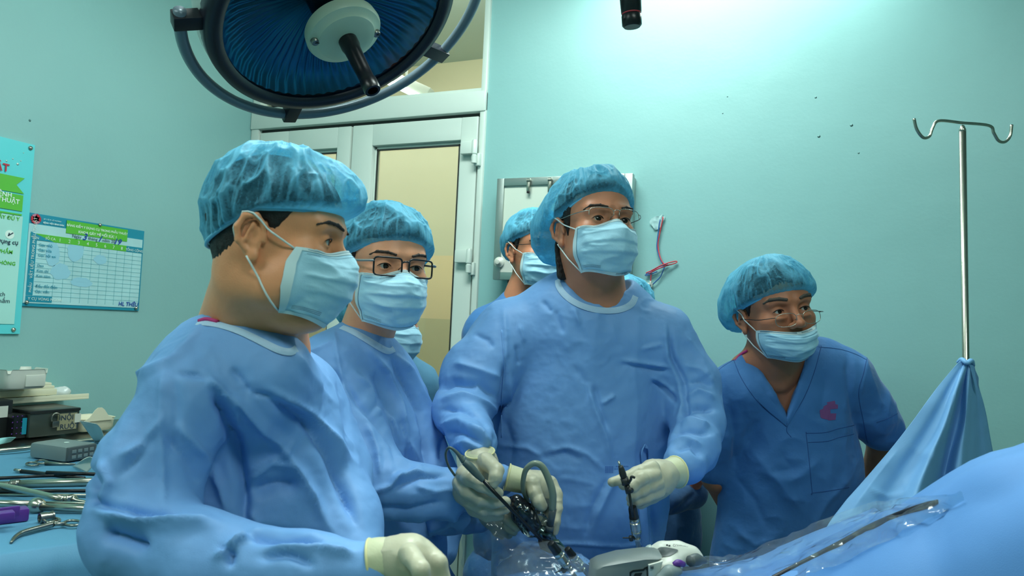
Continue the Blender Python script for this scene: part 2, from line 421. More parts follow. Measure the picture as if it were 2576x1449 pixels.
def nonwoven(name, rgb, thin, rim, rough=0.55):
    """thin spun-bond cloth: see-through face on, denser where it turns or doubles up"""
    M = bpy.data.materials.new(name); M.use_nodes = True; nt = M.node_tree; b = nt.nodes['Principled BSDF']; out = nt.nodes['Material Output']
    tc = nt.nodes.new('ShaderNodeTexCoord'); c = s2l(rgb)
    b.inputs['Base Color'].default_value = (*c, 1); b.inputs['Roughness'].default_value = rough; b.inputs['Specular IOR Level'].default_value = .35
    n = nt.nodes.new('ShaderNodeTexNoise'); n.inputs['Scale'].default_value = 260; n.inputs['Detail'].default_value = 3
    nt.links.new(tc.outputs['Object'], n.inputs['Vector'])
    n2 = nt.nodes.new('ShaderNodeTexNoise'); n2.noise_type = 'RIDGED_MULTIFRACTAL'; n2.inputs['Scale'].default_value = 14; n2.inputs['Detail'].default_value = 2
    n2.inputs['Roughness'].default_value = .4
    nt.links.new(tc.outputs['Object'], n2.inputs['Vector'])
    bp = nt.nodes.new('ShaderNodeBump'); bp.inputs['Distance'].default_value = .004; nt.links.new(n2.outputs['Fac'], bp.inputs['Height'])
    bp2 = nt.nodes.new('ShaderNodeBump'); bp2.inputs['Distance'].default_value = .0004; nt.links.new(n.outputs['Fac'], bp2.inputs['Height']); nt.links.new(bp.outputs[0], bp2.inputs['Normal'])
    nt.links.new(bp2.outputs[0], b.inputs['Normal'])
    tl = nt.nodes.new('ShaderNodeBsdfTranslucent'); tl.inputs[0].default_value = (*c, 1)
    m1 = nt.nodes.new('ShaderNodeMixShader'); m1.inputs[0].default_value = .3; nt.links.new(b.outputs[0], m1.inputs[1]); nt.links.new(tl.outputs[0], m1.inputs[2])
    tr = nt.nodes.new('ShaderNodeBsdfTransparent'); tr.inputs[0].default_value = (*[x**.45 for x in c], 1)
    lw = nt.nodes.new('ShaderNodeLayerWeight'); lw.inputs[0].default_value = .45; nt.links.new(bp.outputs[0], lw.inputs['Normal'])
    r = nt.nodes.new('ShaderNodeMapRange'); r.inputs['From Min'].default_value = 0.05; r.inputs['From Max'].default_value = .8
    r.inputs['To Min'].default_value = 1-thin; r.inputs['To Max'].default_value = rim; nt.links.new(lw.outputs['Facing'], r.inputs['Value'])
    n3 = nt.nodes.new('ShaderNodeMath'); n3.operation = 'MULTIPLY_ADD'; n3.inputs[1].default_value = .5; n3.inputs[2].default_value = -.25; nt.links.new(n.outputs['Fac'], n3.inputs[0])
    a = nt.nodes.new('ShaderNodeMath'); a.operation = 'ADD'; a.use_clamp = True; nt.links.new(r.outputs[0], a.inputs[0]); nt.links.new(n3.outputs[0], a.inputs[1])
    at = nt.nodes.new('ShaderNodeAttribute'); at.attribute_name = 'dense'
    a0 = a; a = nt.nodes.new('ShaderNodeMath'); a.operation = 'MULTIPLY_ADD'; a.inputs[1].default_value = .6; a.use_clamp = True
    nt.links.new(at.outputs['Fac'], a.inputs[0]); nt.links.new(a0.outputs[0], a.inputs[2])
    m2 = nt.nodes.new('ShaderNodeMixShader'); nt.links.new(a.outputs[0], m2.inputs[0]); nt.links.new(tr.outputs[0], m2.inputs[1]); nt.links.new(m1.outputs[0], m2.inputs[2])
    nt.links.new(m2.outputs[0], out.inputs[0]); return M

M_WALL = mat('teal_wall_paint', (139, 185, 184), .38, bump=[('noise', 90, .0003), ('noise', 3, .004)], var=(1.6, .03), spec=.4)
M_CEIL = mat('ceiling_paint', (205, 220, 214), .8)
M_FLOOR = mat('floor_vinyl', (120, 150, 140), .4, var=(5, .05))
M_PVC = mat('white_pvc', (205, 216, 208), .28, var=(3, .015))
M_GASKET = mat('dark_gasket', (40, 45, 42), .6)
M_CREAM = mat('cream_wall_paint', (214, 206, 170), .5, var=(2, .02))
M_PEACH = mat('peach_band_paint', (236, 208, 158), .5)
M_TAN = mat('tan_wall_paint', (205, 190, 145), .5)
M_GLASS = glassy('window_glass', (245, 250, 244), .02)
M_LENS = glassy('spectacle_lens', (250, 252, 250), .0, fres=1.25)
M_ALU = mat('brushed_aluminium', (168, 178, 174), .35, .9, bump=[('noise', 300, .0002)])
M_STEEL = mat('stainless_steel', (182, 180, 168), .27, 1.0)
M_STEELD = mat('worn_steel', (150, 150, 142), .3, 1.0)
M_WHITEP = mat('white_plastic', (206, 208, 198), .35)
M_GREYP = mat('grey_plastic', (128, 140, 140), .42)
M_DGREYP = mat('dark_grey_plastic', (84, 92, 94), .4)
M_BLACK = mat('black_plastic', (18, 20, 24), .32)
M_BLACKR = mat('black_rubber', (14, 18, 30), .45)
M_CREAMP = mat('cream_plastic', (226, 222, 196), .4)
M_PURPLE = mat('purple_plastic', (96, 50, 140), .35)
M_PANEL = mat('milky_viewer_panel', (214, 222, 208), .3)
M_EMIT = mat('lamp_tube', (235, 255, 245), .5, emit=6.0)

# ------------------------------------------------------------------ the room
EX, EY, EZ = np.array([1.0, 0, 0]), np.array([0, 1.0, 0]), np.array([0, 0, 1.0])
def WB(px, py): return ray_plane(px, py, EY, WALL_Y)
def WL(px, py): return ray_plane(px, py, EX, WALL_X)
def slab(name, lo, hi, M, par=None):
    lo = np.array(lo, float); hi = np.array(hi, float); b = MB(); b.box((lo+hi)/2, hi-lo); return b.build(name, M, par, smooth=False)
XR = float(WB(1226, 260)[0]); DOOR_TOP = 2.86; T = 0.2
struct(slab('floor', (WALL_X-.5, ROOM_B, -.1), (ROOM_R, WALL_Y+3.2, 0), M_FLOOR))
struct(slab('ceiling', (WALL_X-.1, ROOM_B, CEIL), (ROOM_R, WALL_Y+T, CEIL+.1), M_CEIL))
struct(slab('wall_left', (WALL_X-T, ROOM_B, 0), (WALL_X, WALL_Y+T, CEIL), M_WALL))
struct(slab('wall_right', (ROOM_R, ROOM_B, 0), (ROOM_R+T, WALL_Y+T, CEIL), M_WALL))
struct(slab('wall_front', (WALL_X-T, ROOM_B-T, 0), (ROOM_R+T, ROOM_B, CEIL), M_WALL))
b = MB(); b.box(((XR+ROOM_R)/2, WALL_Y+T/2, CEIL/2), (ROOM_R-XR, T, CEIL))
b.box(((XR+WALL_X)/2, WALL_Y+T/2, (CEIL+DOOR_TOP)/2), (XR-WALL_X, T, CEIL-DOOR_TOP))
struct(b.build('wall_back', M_WALL, smooth=False))
# corridor behind the door
CY = WALL_Y+T+1.35
b = MB(); za = float(ray_plane(1100, 643, EY, CY)[2]); zb = float(ray_plane(1100, 802, EY, CY)[2])
x0, x1 = WALL_X-2.2, XR+2.5
for z0, z1, k in ((0, zb, 2), (zb, za, 1), (za, 3.3, 0)): b.box(((x0+x1)/2, CY+.1, (z0+z1)/2), (x1-x0, .2, z1-z0), mi=k)
struct(b.build('wall_corridor', [M_CREAM, M_PEACH, M_TAN], smooth=False))
struct(slab('ceiling_corridor', (x0, WALL_Y+T, 3.05), (x1, CY+.2, 3.15), M_CEIL))
struct(slab('wall_corridor_side', (x0-.1, WALL_Y+T, 0), (x0, CY+.2, 3.1), M_CREAM))
struct(slab('wall_corridor_end', (x1, WALL_Y+T, 0), (x1+.1, CY+.2, 3.1), M_CREAM))
# ---- door frame, transom and two leaves
FR = thing('door_frame', (WALL_X, WALL_Y, 0)); FR['kind'] = 'structure'; FR.name = 'door_1'
ORG['door_1'] = np.array((WALL_X, WALL_Y, 0.0))
zt0 = float(WB(1214, 231)[2]); zt1 = float(WB(1218, 282)[2])
YF = WALL_Y-0.012
def bar(b, xa, xb, za, zb, y0, y1, bev=.006, mi=0): b.box(((xa+xb)/2, (y0+y1)/2, (za+zb)/2), (abs(xb-xa), abs(y1-y0), abs(zb-za)), bev, mi=mi)
b = MB(); fxr = float(WB(1207, 300)[0]); fxl = WALL_X+.045
bar(b, WALL_X+.002, fxl, 0, DOOR_TOP, YF, WALL_Y+.07)
bar(b, fxr+.004, XR, 0, DOOR_TOP, YF, WALL_Y+.07)
bar(b, WALL_X+.002, XR, zt1, zt0, YF-.006, WALL_Y+.07)
bar(b, WALL_X+.002, XR, zt0-.012, zt0+.018, YF+.012, WALL_Y+.06)
bar(b, WALL_X+.002, XR, DOOR_TOP-.06, DOOR_TOP, YF, WALL_Y+.07)
b.build('frame', M_PVC, FR, ang=35)
b = MB(); bar(b, WALL_X+.01, XR-.01, zt0, DOOR_TOP-.05, WALL_Y+.03, WALL_Y+.036, 0); b.build('transom_pane', M_GLASS, FR, smooth=False)
gx = float(WB(886, 340)[0]); zlt = float(WB(1207, 292)[2]); zp = float(WB(1158, 353)[2]); zpb = 0.93
def leaf(xa, xb, pa, pb):
    b = MB(); y0, y1 = WALL_Y-.004, WALL_Y+.05
    bar(b, xa, pa, .02, zlt, y0, y1); bar(b, pb, xb, .02, zlt, y0, y1)
    bar(b, pa-.002, pb+.002, zp, zlt, y0, y1); bar(b, pa-.002, pb+.002, zpb-.09, zpb, y0, y1); bar(b, pa-.002, pb+.002, .02, .12, y0, y1)
    bar(b, pa-.002, pb+.002, .11, zpb-.08, y0+.018, y1-.015)
    # inner bead
    for q in ((pa, pa+.012, zpb, zp), (pb-.012, pb, zpb, zp), (pa, pb, zp-.012, zp), (pa, pb, zpb, zpb+.012)):
        bar(b, *q, y0+.022, y1-.01, .003)
    return b
PA = float(WB(936, 400)[0]); PB = float(WB(1157, 400)[0])
LPA = WALL_X+.045+.16; LPB = float(WB(847, 400)[0])
for nm, xa, xb, pa, pb in (('door_leaf', fxl+.003, gx-.004, LPA, LPB), ('door_leaf', gx+.004, fxr-.003, PA, PB)):
    lf = leaf(xa, xb, pa, pb).build(nm, M_PVC, FR, ang=35)
    g = MB(); bar(g, pa+.006, pb-.006, zpb+.006, zp-.006, WALL_Y+.024, WALL_Y+.028, 0); g.build('pane', M_GLASS, lf, smooth=False)
    g = MB()
    for q in ((pa+.011, pa+.016, zpb+.01, zp-.01), (pb-.016, pb-.011, zpb+.01, zp-.01), (pa+.01, pb-.01, zp-.017, zp-.011)): bar(g, *q, WALL_Y+.016, WALL_Y+.023, 0)
    g.build('gasket', M_GASKET, lf, smooth=False)
b = MB(); bar(b, gx-.003, gx+.003, .02, zlt, WALL_Y+.01, WALL_Y+.04, 0); bar(b, fxr-.002, fxr+.004, .02, zlt, WALL_Y+.006, WALL_Y+.04, 0)
bar(b, fxl, fxr, zlt, zt1, WALL_Y+.01, WALL_Y+.04, 0)
b.build('seal', M_GASKET, FR, smooth=False)
for hy in (388, 660):
    q = WB(1203 if hy < 400 else 1189, hy); b = MB()
    bar(b, q[0]-.062, q[0]-.008, q[2]-.004, q[2]+.045, YF-.022, WALL_Y, .005)
    b.lathe([(.0, -.03), (.0105, -.03), (.011, -.002), (.0085, 0), (.0085, .003), (.011, .006), (.011, .055), (.008, .06), (0, .06)], (q[0], YF-.022, q[2]-.012), EZ, 16)
    bar(b, q[0]-.004, q[0]+.02, q[2]-.05, q[2]-.002, YF-.016, WALL_Y, .004)
    b.build('hinge', M_PVC, FR, ang=35)
# corridor tube lamp seen through the transom
q = ray_plane(1024, 236, EY, CY-.06)
qa, qb = P(990, 216, 3.5), P(1052, 245, 3.4); qd = nrm(qb-qa); qs = nrm(np.cross(qd, FW)); q = (qa+qb)/2
b = MB(); b.tube([q+EZ*.05, (q[0], q[1], 3.05)], .006, 8, 1); b.box(q+EZ*.03, (.34, .07, .04), .006, ax=(qd, qs, np.cross(qd, qs)))
tl = thing('tube_lamp', q, 'lit fluorescent tube fitting high in the corridor, seen through the transom glass', 'lamp')
b.build('housing', M_WHITEP, tl, ang=35)
b = MB(); b.tube([q-qd*.17-FW*.03, q+qd*.17-FW*.03], .013, 12, 1); b.build('tube', M_EMIT, tl)
# batten above the picture that lights the wall
b = MB(); t = thing('wall_batten', (_wl[0], WALL_Y, _wl[2]), 'long fluorescent batten fixed to the teal wall above the surgeons', 'lamp')
b.box((_wl[0], WALL_Y-.035, _wl[2]+.045), (1.24, .07, .06), .008); b.build('housing', M_WHITEP, t, ang=35)
b = MB(); b.tube([(_wl[0]-.58, WALL_Y-.085, _wl[2]+.045), (_wl[0]+.58, WALL_Y-.085, _wl[2]+.045)], .013, 12, 1); b.build('tube', M_EMIT, t)
for i, (x, y) in enumerate(((-.7, 1.25), (.9, -.1), (-1.5, -.7))):
    t = thing('ceiling_panel', (x, y, CEIL-.08), 'square white light panel mounted on the ceiling', 'lamp', 'ceiling light panels')
    b = MB(); b.box((x, y, CEIL-.035), (1.2, .6, .07), .01); b.build('frame', M_WHITEP, t, ang=35)
    b = MB(); b.box((x, y, CEIL-.074), (1.12, .52, .006)); b.build('diffuser', M_EMIT, t, smooth=False)

# ------------------------------------------------------------------ viewer box on the wall
def rect_from(p00, p10, p01, on):
    """top-left, top-right, bottom-left corner pixels -> world rectangle size on a wall"""
    return on(*p00), on(*p10), on(*p01)
A, B_, C_ = rect_from((1271, 458), (1604, 449), (1257, 707), WB)
bx0, bx1, bz1, bz0 = A[0], B_[0], (A[2]+B_[2])/2, C_[2]
vb = thing('film_viewer', ((bx0+bx1)/2, WALL_Y, bz0), 'white X-ray film viewer in an aluminium frame hung on the teal wall', 'light box')
fw_ = .028; dp = .075
b = MB(); bar(b, bx0+.004, bx1-.004, bz0+.004, bz1-.004, WALL_Y-dp+.012, WALL_Y-.002, .004); b.build('housing', M_ALU, vb, ang=35)
b = MB(); bar(b, bx0+fw_, bx1-fw_, bz1-fw_, bz1, WALL_Y-dp, WALL_Y-dp+.03, .002); bar(b, bx0+fw_, bx1-fw_, bz0, bz0+fw_, WALL_Y-dp, WALL_Y-dp+.03, .002)
bar(b, bx0, bx0+fw_, bz0, bz1, WALL_Y-dp, WALL_Y-dp+.03, .002); bar(b, bx1-fw_, bx1, bz0, bz1, WALL_Y-dp, WALL_Y-dp+.03, .002)
b.build('frame', M_ALU, vb, ang=35)
b = MB(); bar(b, bx0+fw_-.002, bx1-fw_+.002, bz0+fw_+.07, bz1-fw_, WALL_Y-dp+.008, WALL_Y-dp+.014, 0); b.build('screen', M_PANEL, vb, smooth=False)
b = MB(); bar(b, bx0+fw_-.002, bx1-fw_+.002, bz0+fw_-.002, bz0+fw_+.069, WALL_Y-dp+.004, WALL_Y-dp+.014, .001); b.build('control_strip', M_WHITEP, vb, smooth=False)
for cx in (1350, 1402, 1520):
    q = WB(cx, 470); b = MB(); b.box((q[0], WALL_Y-dp-.006, bz1-.034), (.013, .01, .036), .003)
    b.lathe([(0, -.008), (.008, -.006), (.008, .006), (0, .008)], (q[0], WALL_Y-dp-.006, bz1-.013), EX, 12); b.build('film_clip', M_STEEL, vb, ang=35)
    b = MB(); b.box((q[0], WALL_Y-dp-.006, bz1-.055), (.01, .012, .008), .002); b.build('clip_tip', M_BLACK, vb)
b = MB(); q = WB(1274, 683); b.lathe([(0, 0), (.019, 0), (.019, .008), (.012, .012), (.008, .022), (0, .023)], (q[0]+.002, WALL_Y-dp+.004, bz0+fw_+.035), -EY, 24); b.build('dimmer_knob', M_WHITEP, vb, ang=40)
b = MB(); b.lathe([(0, 0), (.011, 0), (.011, .012), (.008, .014), (0, .014)], (bx0+.055, WALL_Y-.04, bz0+.003), -EZ, 16); b.build('switch', M_BLACK, vb, ang=40)

# ------------------------------------------------------------------ loose wires out of the wall
M_RED = mat('red_wire', (190, 60, 70), .45); M_BLUEW = mat('blue_wire', (50, 100, 160), .45)
wr = thing('loose_wires', WB(1662, 700), 'red and blue loose wires hanging from a hole in the teal wall', 'wires')
wr.location = tuple(WB(1662, 700)); ORG[wr.name] = WB(1662, 700)
def onw(px, py, d=.012): return WB(px, py)-np.array([0, d, 0])
b = MB(); b.tube([onw(1667, 548, .004), onw(1669, 552), onw(1661, 590), onw(1657, 620), onw(1666, 655, .02), onw(1680, 668, .02), onw(1702, 662), onw(1700, 658), onw(1672, 668, .03), onw(1640, 682), onw(1628, 687), onw(1634, 689), onw(1660, 678, .03), onw(1688, 666)], .0021, 6, 8)
b.tube([onw(1640, 688), onw(1639, 700), onw(1638, 714)], .002, 6, 4); b.build('red_wire', M_RED, wr)
b = MB(); b.tube([onw(1664, 548, .004), onw(1661, 560), onw(1656, 600), onw(1655, 630), onw(1668, 662, .02), onw(1680, 664), onw(1650, 680), onw(1626, 692), onw(1632, 693), onw(1655, 684)], .0021, 6, 8)
b.tube([onw(1674, 670), onw(1664, 695), onw(1652, 708), onw(1644, 716)], .002, 6, 5); b.build('blue_wire', M_BLUEW, wr)
b = MB(); b.box(onw(1636, 718, .01), (.02, .014, .016), .003); b.box(onw(1639, 713, .016), (.006, .012, .014), .002); b.build('terminal_block', M_WHITEP, wr)
M_TAPE = mat('masking_tape', (170, 205, 205), .4, bump=[('ridge', 60, .002)])
b = MB(); V = []; n1, n2 = 14, 8
for i in range(n1):
    for j in range(n2):
        u = i/(n1-1); v = j/(n2-1)-.5; c = (1642+u*30, 570-u*25); w = 20+8*math.sin(u*5)
        V.append(onw(c[0]+v*w*.7, c[1]+v*w*.9, .004+.008*abs(math.sin(u*7+v*5))))
b.add(V, grid_faces(n1, n2)); b.build('tape_scrap', M_TAPE, wr)

# ------------------------------------------------------------------ boards on the left wall
M_CYAN = mat('cyan_print', (96, 208, 214), .3); M_PALE = mat('pale_cyan_print', (170, 222, 214), .3, var=(4, .05))
M_GREEN = mat('green_print', (92, 184, 60), .3); M_DTEAL = mat('teal_print', (30, 140, 165), .3); M_INK = mat('dark_ink', (40, 60, 80), .5)
M_REDP = mat('red_print', (190, 40, 60), .35); M_WHP = mat('white_print', (224, 240, 232), .35); M_PEN = mat('blue_marker', (20, 70, 160), .4)
M_FIELD = mat('pale_blue_field', (172, 214, 218), .3, var=(9, .07)); M_LINE = mat('grid_line', (110, 180, 190), .4); M_MARK = mat('wiped_marker_smear', (150, 202, 220), .3)
def wlq(px, py): q = WL(px, py); return q
# frame on left wall: x axis = +y (towards corner), up = z, normal = +x
def brd(b, ya, yb, za, zb, lift, mi): b.box((WALL_X+lift, (ya+yb)/2, (za+zb)/2), (.0012, abs(yb-ya), abs(zb-za)), 0, mi=mi)
def lpoly(b, pts, lift, mi): b.add([(WALL_X+lift, y, z) for y, z in pts], [list(range(len(pts)))[::-1]], mi)
tr_, br_ = WL(86, 366), WL(44, 840)
py1 = float((tr_[1]+br_[1])/2); pz1, pz0 = float(tr_[2]), float(br_[2]); py0 = py1-.62
t = thing('notice_board', (WALL_X, py0+.3, pz0), 'tall cyan notice board with green ribbons cut off by the left edge of view', 'notice board')
b = MB(); b.box((WALL_X+.004, (py0+py1)/2, (pz0+pz1)/2), (.008, py1-py0, pz1-pz0), .001); b.build('board', M_CYAN, t, smooth=False)
def q(px, py): p = WL(px, py); return float(p[1]), float(p[2])
b = MB(); yy = py0+.01
pl = q(52, 545); pl2 = q(31, 815)
brd(b, yy, (pl[0]+pl2[0])/2, pl2[1], pl[1], .0092, 0)
r0 = q(56, 455); r1 = q(52, 488); rm = q(36, 463)
rt = q(57, 449)
lpoly(b, [(yy, r1[1]-.0), (r1[0]+.004, r1[1]), (rm[0], (rt[1]+r1[1])/2), (rt[0], rt[1]), (yy, rt[1])], .0105, 1)
g0 = q(56, 488); g1 = q(50, 532); brd(b, yy, g1[0], g1[1], g0[1]-.006, .0100, 1)
brd(b, yy, g1[0], g1[1]-.014, g1[1]-.009, .0100, 1)
b.build('print_panel', [M_PALE, M_GREEN], t, smooth=False)
def ltext(mb, s, px, py, size, mi=0, align='RIGHT', bold=.0, lift=.0115, shear=0.0):
    p = WL(px, py); text_mb(mb, s, (WALL_X+lift, p[1], p[2]), EY, EZ, EX, size, align, mi, bold, 0, shear)
mm = 1.0
hpx = float(np.linalg.norm(WL(30, 600)-WL(30, 601)))    # metres per pixel near the board
b = MB(); ltext(b, 'PHẪU THUẬT', 17, 433, 27*hpx, bold=.02); b.build('red_lettering', M_REDP, t, smooth=False)
b = MB(); ltext(b, 'NGƯỜI BỆNH', 24, 497, 16*hpx, bold=.02); ltext(b, 'TRONG PHẪU THUẬT', 43, 514, 16*hpx, bold=.02); b.build('white_lettering', M_WHP, t, smooth=False)
b = MB(); ltext(b, 'CHUẨN BỊ ĐẦY ĐỦ Y', 43, 556, 13*hpx, bold=.02); ltext(b, 'THỰC PHẨM', 26, 639, 13*hpx, bold=.02); ltext(b, 'TẠI PHÒNG', 33, 668, 13*hpx, bold=.02); b.build('green_lettering', M_GREEN, t, smooth=False)
b = MB(); ltext(b, 'Dụng cụ', 40, 616, 15*hpx, bold=.015); ltext(b, 'sạch', 7, 745, 15*hpx); ltext(b, 'vật phẩm', 19, 762, 15*hpx); b.build('dark_lettering', M_INK, t, smooth=False)
b = MB(); p = WL(19, 590); b.lathe([(0, 0), (11*hpx, 0), (11*hpx, .001), (0, .001)], (WALL_X+.0098, p[1], p[2]), EX, 28, 0)
b.box((WALL_X+.0115, p[1]+.002, p[2]+.001), (.001, .018, .003), 0, ax=(EX, nrm((0, .8, .6)), nrm((0, -.6, .8))), mi=1)
b.box((WALL_X+.0115, p[1]-.003, p[2]), (.001, .010, .003), 0, ax=(EX, nrm((0, .2, 1)), nrm((0, -1, .2))), mi=1)
b.build('round_icon', [M_WHP, M_INK], t, smooth=False)
b = MB()
for x, y, r in ((12, 405, 1.2), (28, 400, .9), (40, 413, 1.6), (48, 405, .8), (55, 385, .7)):
    p = WL(x, y); b.lathe([(0, 0), (r*2*hpx, 0), (0, .0006)], (WALL_X+.0085, p[1], p[2]), EX, 10)
b.build('printed_dots', M_WHP, t)
for x, y in ((72, 373), (29, 829)):
    b = MB(); p = WL(x, y); b.lathe([(0.004, 0), (.007, .001), (.006, .004), (0, .006)], (WALL_X+.008, p[1], p[2]), EX, 14); b.build('screw_cap', M_STEEL, t)
# checklist board
a0, a1, a2, a3 = WL(71, 537), WL(361, 579), WL(50, 771), WL(346, 781)
cy0 = float((a0[1]+a2[1])/2); cy1 = float((a1[1]+a3[1])/2); cz1 = float((a0[2]+a1[2])/2); cz0 = float((a2[2]+a3[2])/2)
t = thing('checklist_board', (WALL_X, (cy0+cy1)/2, cz0), 'small blue checklist board with handwritten date screwed to the left wall', 'board')
b = MB(); b.box((WALL_X+.003, (cy0+cy1)/2, (cz0+cz1)/2), (.006, cy1-cy0, cz1-cz0), .001); b.build('board', M_DTEAL, t, smooth=False)
w_, h_ = cy1-cy0, cz1-cz0
def Y(u): return cy0+u*w_
def Z(v): return cz1-v*h_
b = MB(); brd(b, Y(.004), Y(.985), Z(.965), Z(.115), .0068, 0)
brd(b, Y(.29), Y(.83), Z(.165), Z(.02), .0085, 1)
brd(b, Y(.02), Y(.83), Z(.285), Z(.215), .0078, 1); brd(b, Y(.83), Y(.985), Z(.285), Z(.215), .0078, 2)
lpoly(b, [(Y(.02), Z(.285)), (Y(.2), Z(.285)), (Y(.02), Z(.20))], .0090, 2)
brd(b, Y(.02), Y(.07), Z(.88), Z(.285), .0078, 2); brd(b, Y(.02), Y(.22), Z(.95), Z(.885), .0078, 2)
for k in range(12): brd(b, Y(.075), Y(.985), Z(.33+k*.05)-.0005, Z(.33+k*.05)+.0005, .0075, 3)
for k in range(10): brd(b, Y(.22+k*.075)-.0005, Y(.22+k*.075)+.0005, Z(.94), Z(.285), .0075, 3)
b.build('print_panel', [M_FIELD, M_GREEN, M_DTEAL, M_LINE], t, smooth=False)
b = MB(); _r = np.random.RandomState(3)
for (u, v, su, sv) in ((.2, .42, .05, .12), (.38, .36, .06, .1), (.27, .6, .07, .08), (.6, .42, .05, .05), (.45, .7, .08, .05)):
    n = 22; V = [(WALL_X+.0082, Y(u+su*math.cos(a)*(1+.25*_r.rand())), Z(v+sv*math.sin(a)*(1+.25*_r.rand()))) for a in np.linspace(0, 2*math.pi, n, endpoint=False)]
    b = MB(); b.add(V, [list(range(n))]); b.build('wiped_marker_smear', M_MARK, t, smooth=False)
def ct(mb, s, u, v, size, mi=0, align='LEFT', bold=0.0, lift=.0098, up=None, shear=0.0):
    X, Yv = (EY, EZ) if up is None else (EZ, -EY)
    text_mb(mb, s, (WALL_X+lift, Y(u), Z(v)), X, Yv, EX, size*h_, align, mi, bold, 0, shear)
b = MB(); ct(b, 'BẢNG KIỂM Y DỤNG CỤ TRONG PHẪU THUẬT', .56, .085, .036, align='CENTER', bold=.02); ct(b, 'KHOA GÂY MÊ HỒI SỨC 1', .56, .145, .042, align='CENTER', bold=.02)
ct(b, 'SỞ Y TẾ TP. HỒ CHÍ MINH', .105, .055, .017); ct(b, 'BỆNH VIỆN BÌNH DÂN', .105, .095, .023, bold=.02)
for k in range(8): ct(b, str(k+1), .245+k*.077, .272, .055, align='CENTER')
ct(b, 'SỐ CA', .13, .265, .04); ct(b, 'TÊN', .03, .275, .04); ct(b, 'TỔNG CỘNG', .905, .272, .04, align='CENTER'); ct(b, 'Y CỤ VÒNG NGOÀI', .035, .93, .042)
ct(b, 'VẬT LIỆU TRONG PHẪU THUẬT', .057, .70, .045, up=1); ct(b, 'PHẪU', .057, .85, .04, up=1)
b.build('white_lettering', M_WHP, t, smooth=False)
b = MB()
for k, s in enumerate(('Gạc nhỏ', 'Gạc vừa', 'Gạc nội soi', '', 'Dao', 'Kim chỉ', 'Kim tiêm', '', 'Đầu đốt điện', 'Gạc viền')):
    if s: ct(b, s, .085, .345+k*.056, .042, bold=.01)
b.build('row_lettering', M_DTEAL, t, smooth=False)
b = MB(); ct(b, 'Ngày', .34, .205, .055); ct(b, 'tháng', .475, .205, .055); ct(b, 'năm 20', .60, .205, .055); b.build('dark_lettering', M_INK, t, smooth=False)
for s_, u_, v_, z_, sh_ in (('3', .425, .215, .11, .3), ('1', .555, .21, .10, .5), ('19', .70, .215, .10, .35), ('HL THÊU', .79, .945, .068, .15)):
    b = MB(); ct(b, s_, u_, v_, z_, shear=sh_, bold=.02); b.build('handwriting', M_PEN, t, smooth=False)
b = MB(); c0 = np.array([WALL_X+.009, Y(.05), Z(.06)])
for a in range(3):
    d = nrm((0, math.cos(a*2.1), math.sin(a*2.1))); b.box(c0, (.0012, .032, .013), 0, ax=(EX, d, np.cross(EX, d)), mi=a % 2)
b.build('logo', [M_REDP, mat('pink_print', (190, 120, 140), .4)], t, smooth=False)
for u, v in ((.57, .015), (.03, .955), (.965, .965)):
    b = MB(); b.lathe([(0.004, 0), (.0065, .001), (.005, .004), (0, .006)], (WALL_X+.009, Y(u), Z(v)), EX, 14); b.build('screw_cap', M_STEEL, t)
# small chips in the wall paint
b = MB()
for px, py, r in ((2052, 245, 3), (2142, 315, 4), (2060, 343, 4), (1830, 243, 2), (2160, 385, 2.5), (1818, 285, 2)):
    p = WB(px, py); b.lathe([(0, 0), (r*.0012, 0), (0, .0006)], p-EY*.0002, -EY, 9)
p = WL(75, 303); b.lathe([(0, 0), (.004, 0), (0, .0006)], p+EX*.0002, EX, 9)
struct(b.build('trim_1', mat('chipped_paint', (96, 140, 138), .6)))

# ------------------------------------------------------------------ drip stand
dS = 1.72
top = P(2421, 318, dS); bot = P(2431, 1000, dS); dirp = nrm(top-bot); foot = bot-dirp*((bot[2])/dirp[2])
iv = thing('drip_stand', (foot[0], foot[1], 0), 'stainless steel drip stand with two empty hooks standing behind the drape', 'stand')
b = MB(); b.tube([foot+dirp*.02, top-dirp*.012], .0078, 20, 1); b.build('pole', M_STEEL, iv)
b = MB(); hp = [(2299, 298), (2306, 325), (2322, 346), (2338, 343), (2346, 322), (2362, 304), (2420, 309), (2488, 316), (2500, 335), (2512, 354), (2528, 357), (2541, 342), (2545, 314)]
b.tube([P(x, y, dS-.02+.04*(x-2299)/246) for x, y in hp], .0036, 12, 7); b.build('hook_bar', M_STEEL, iv)
b = MB(); b.lathe([(.0078, 0), (.0078, .006), (.004, .016), (0, .018)], top-dirp*.014, dirp, 16); b.build('weld_cap', M_STEEL, iv)
b = MB()
for k in range(5):
    a = k*2*math.pi/5; b.tube([foot+(0, 0, .1), foot+(.12*math.cos(a), .12*math.sin(a), .085), foot+(.27*math.cos(a), .27*math.sin(a), .05)], .012, 10, 3)
    b.lathe([(0, -.012), (.025, -.01), (.025, .01), (0, .012)], foot+(.27*math.cos(a), .27*math.sin(a), .025), (-math.sin(a), math.cos(a), 0), 14)
b.build('base', M_DGREYP, iv)

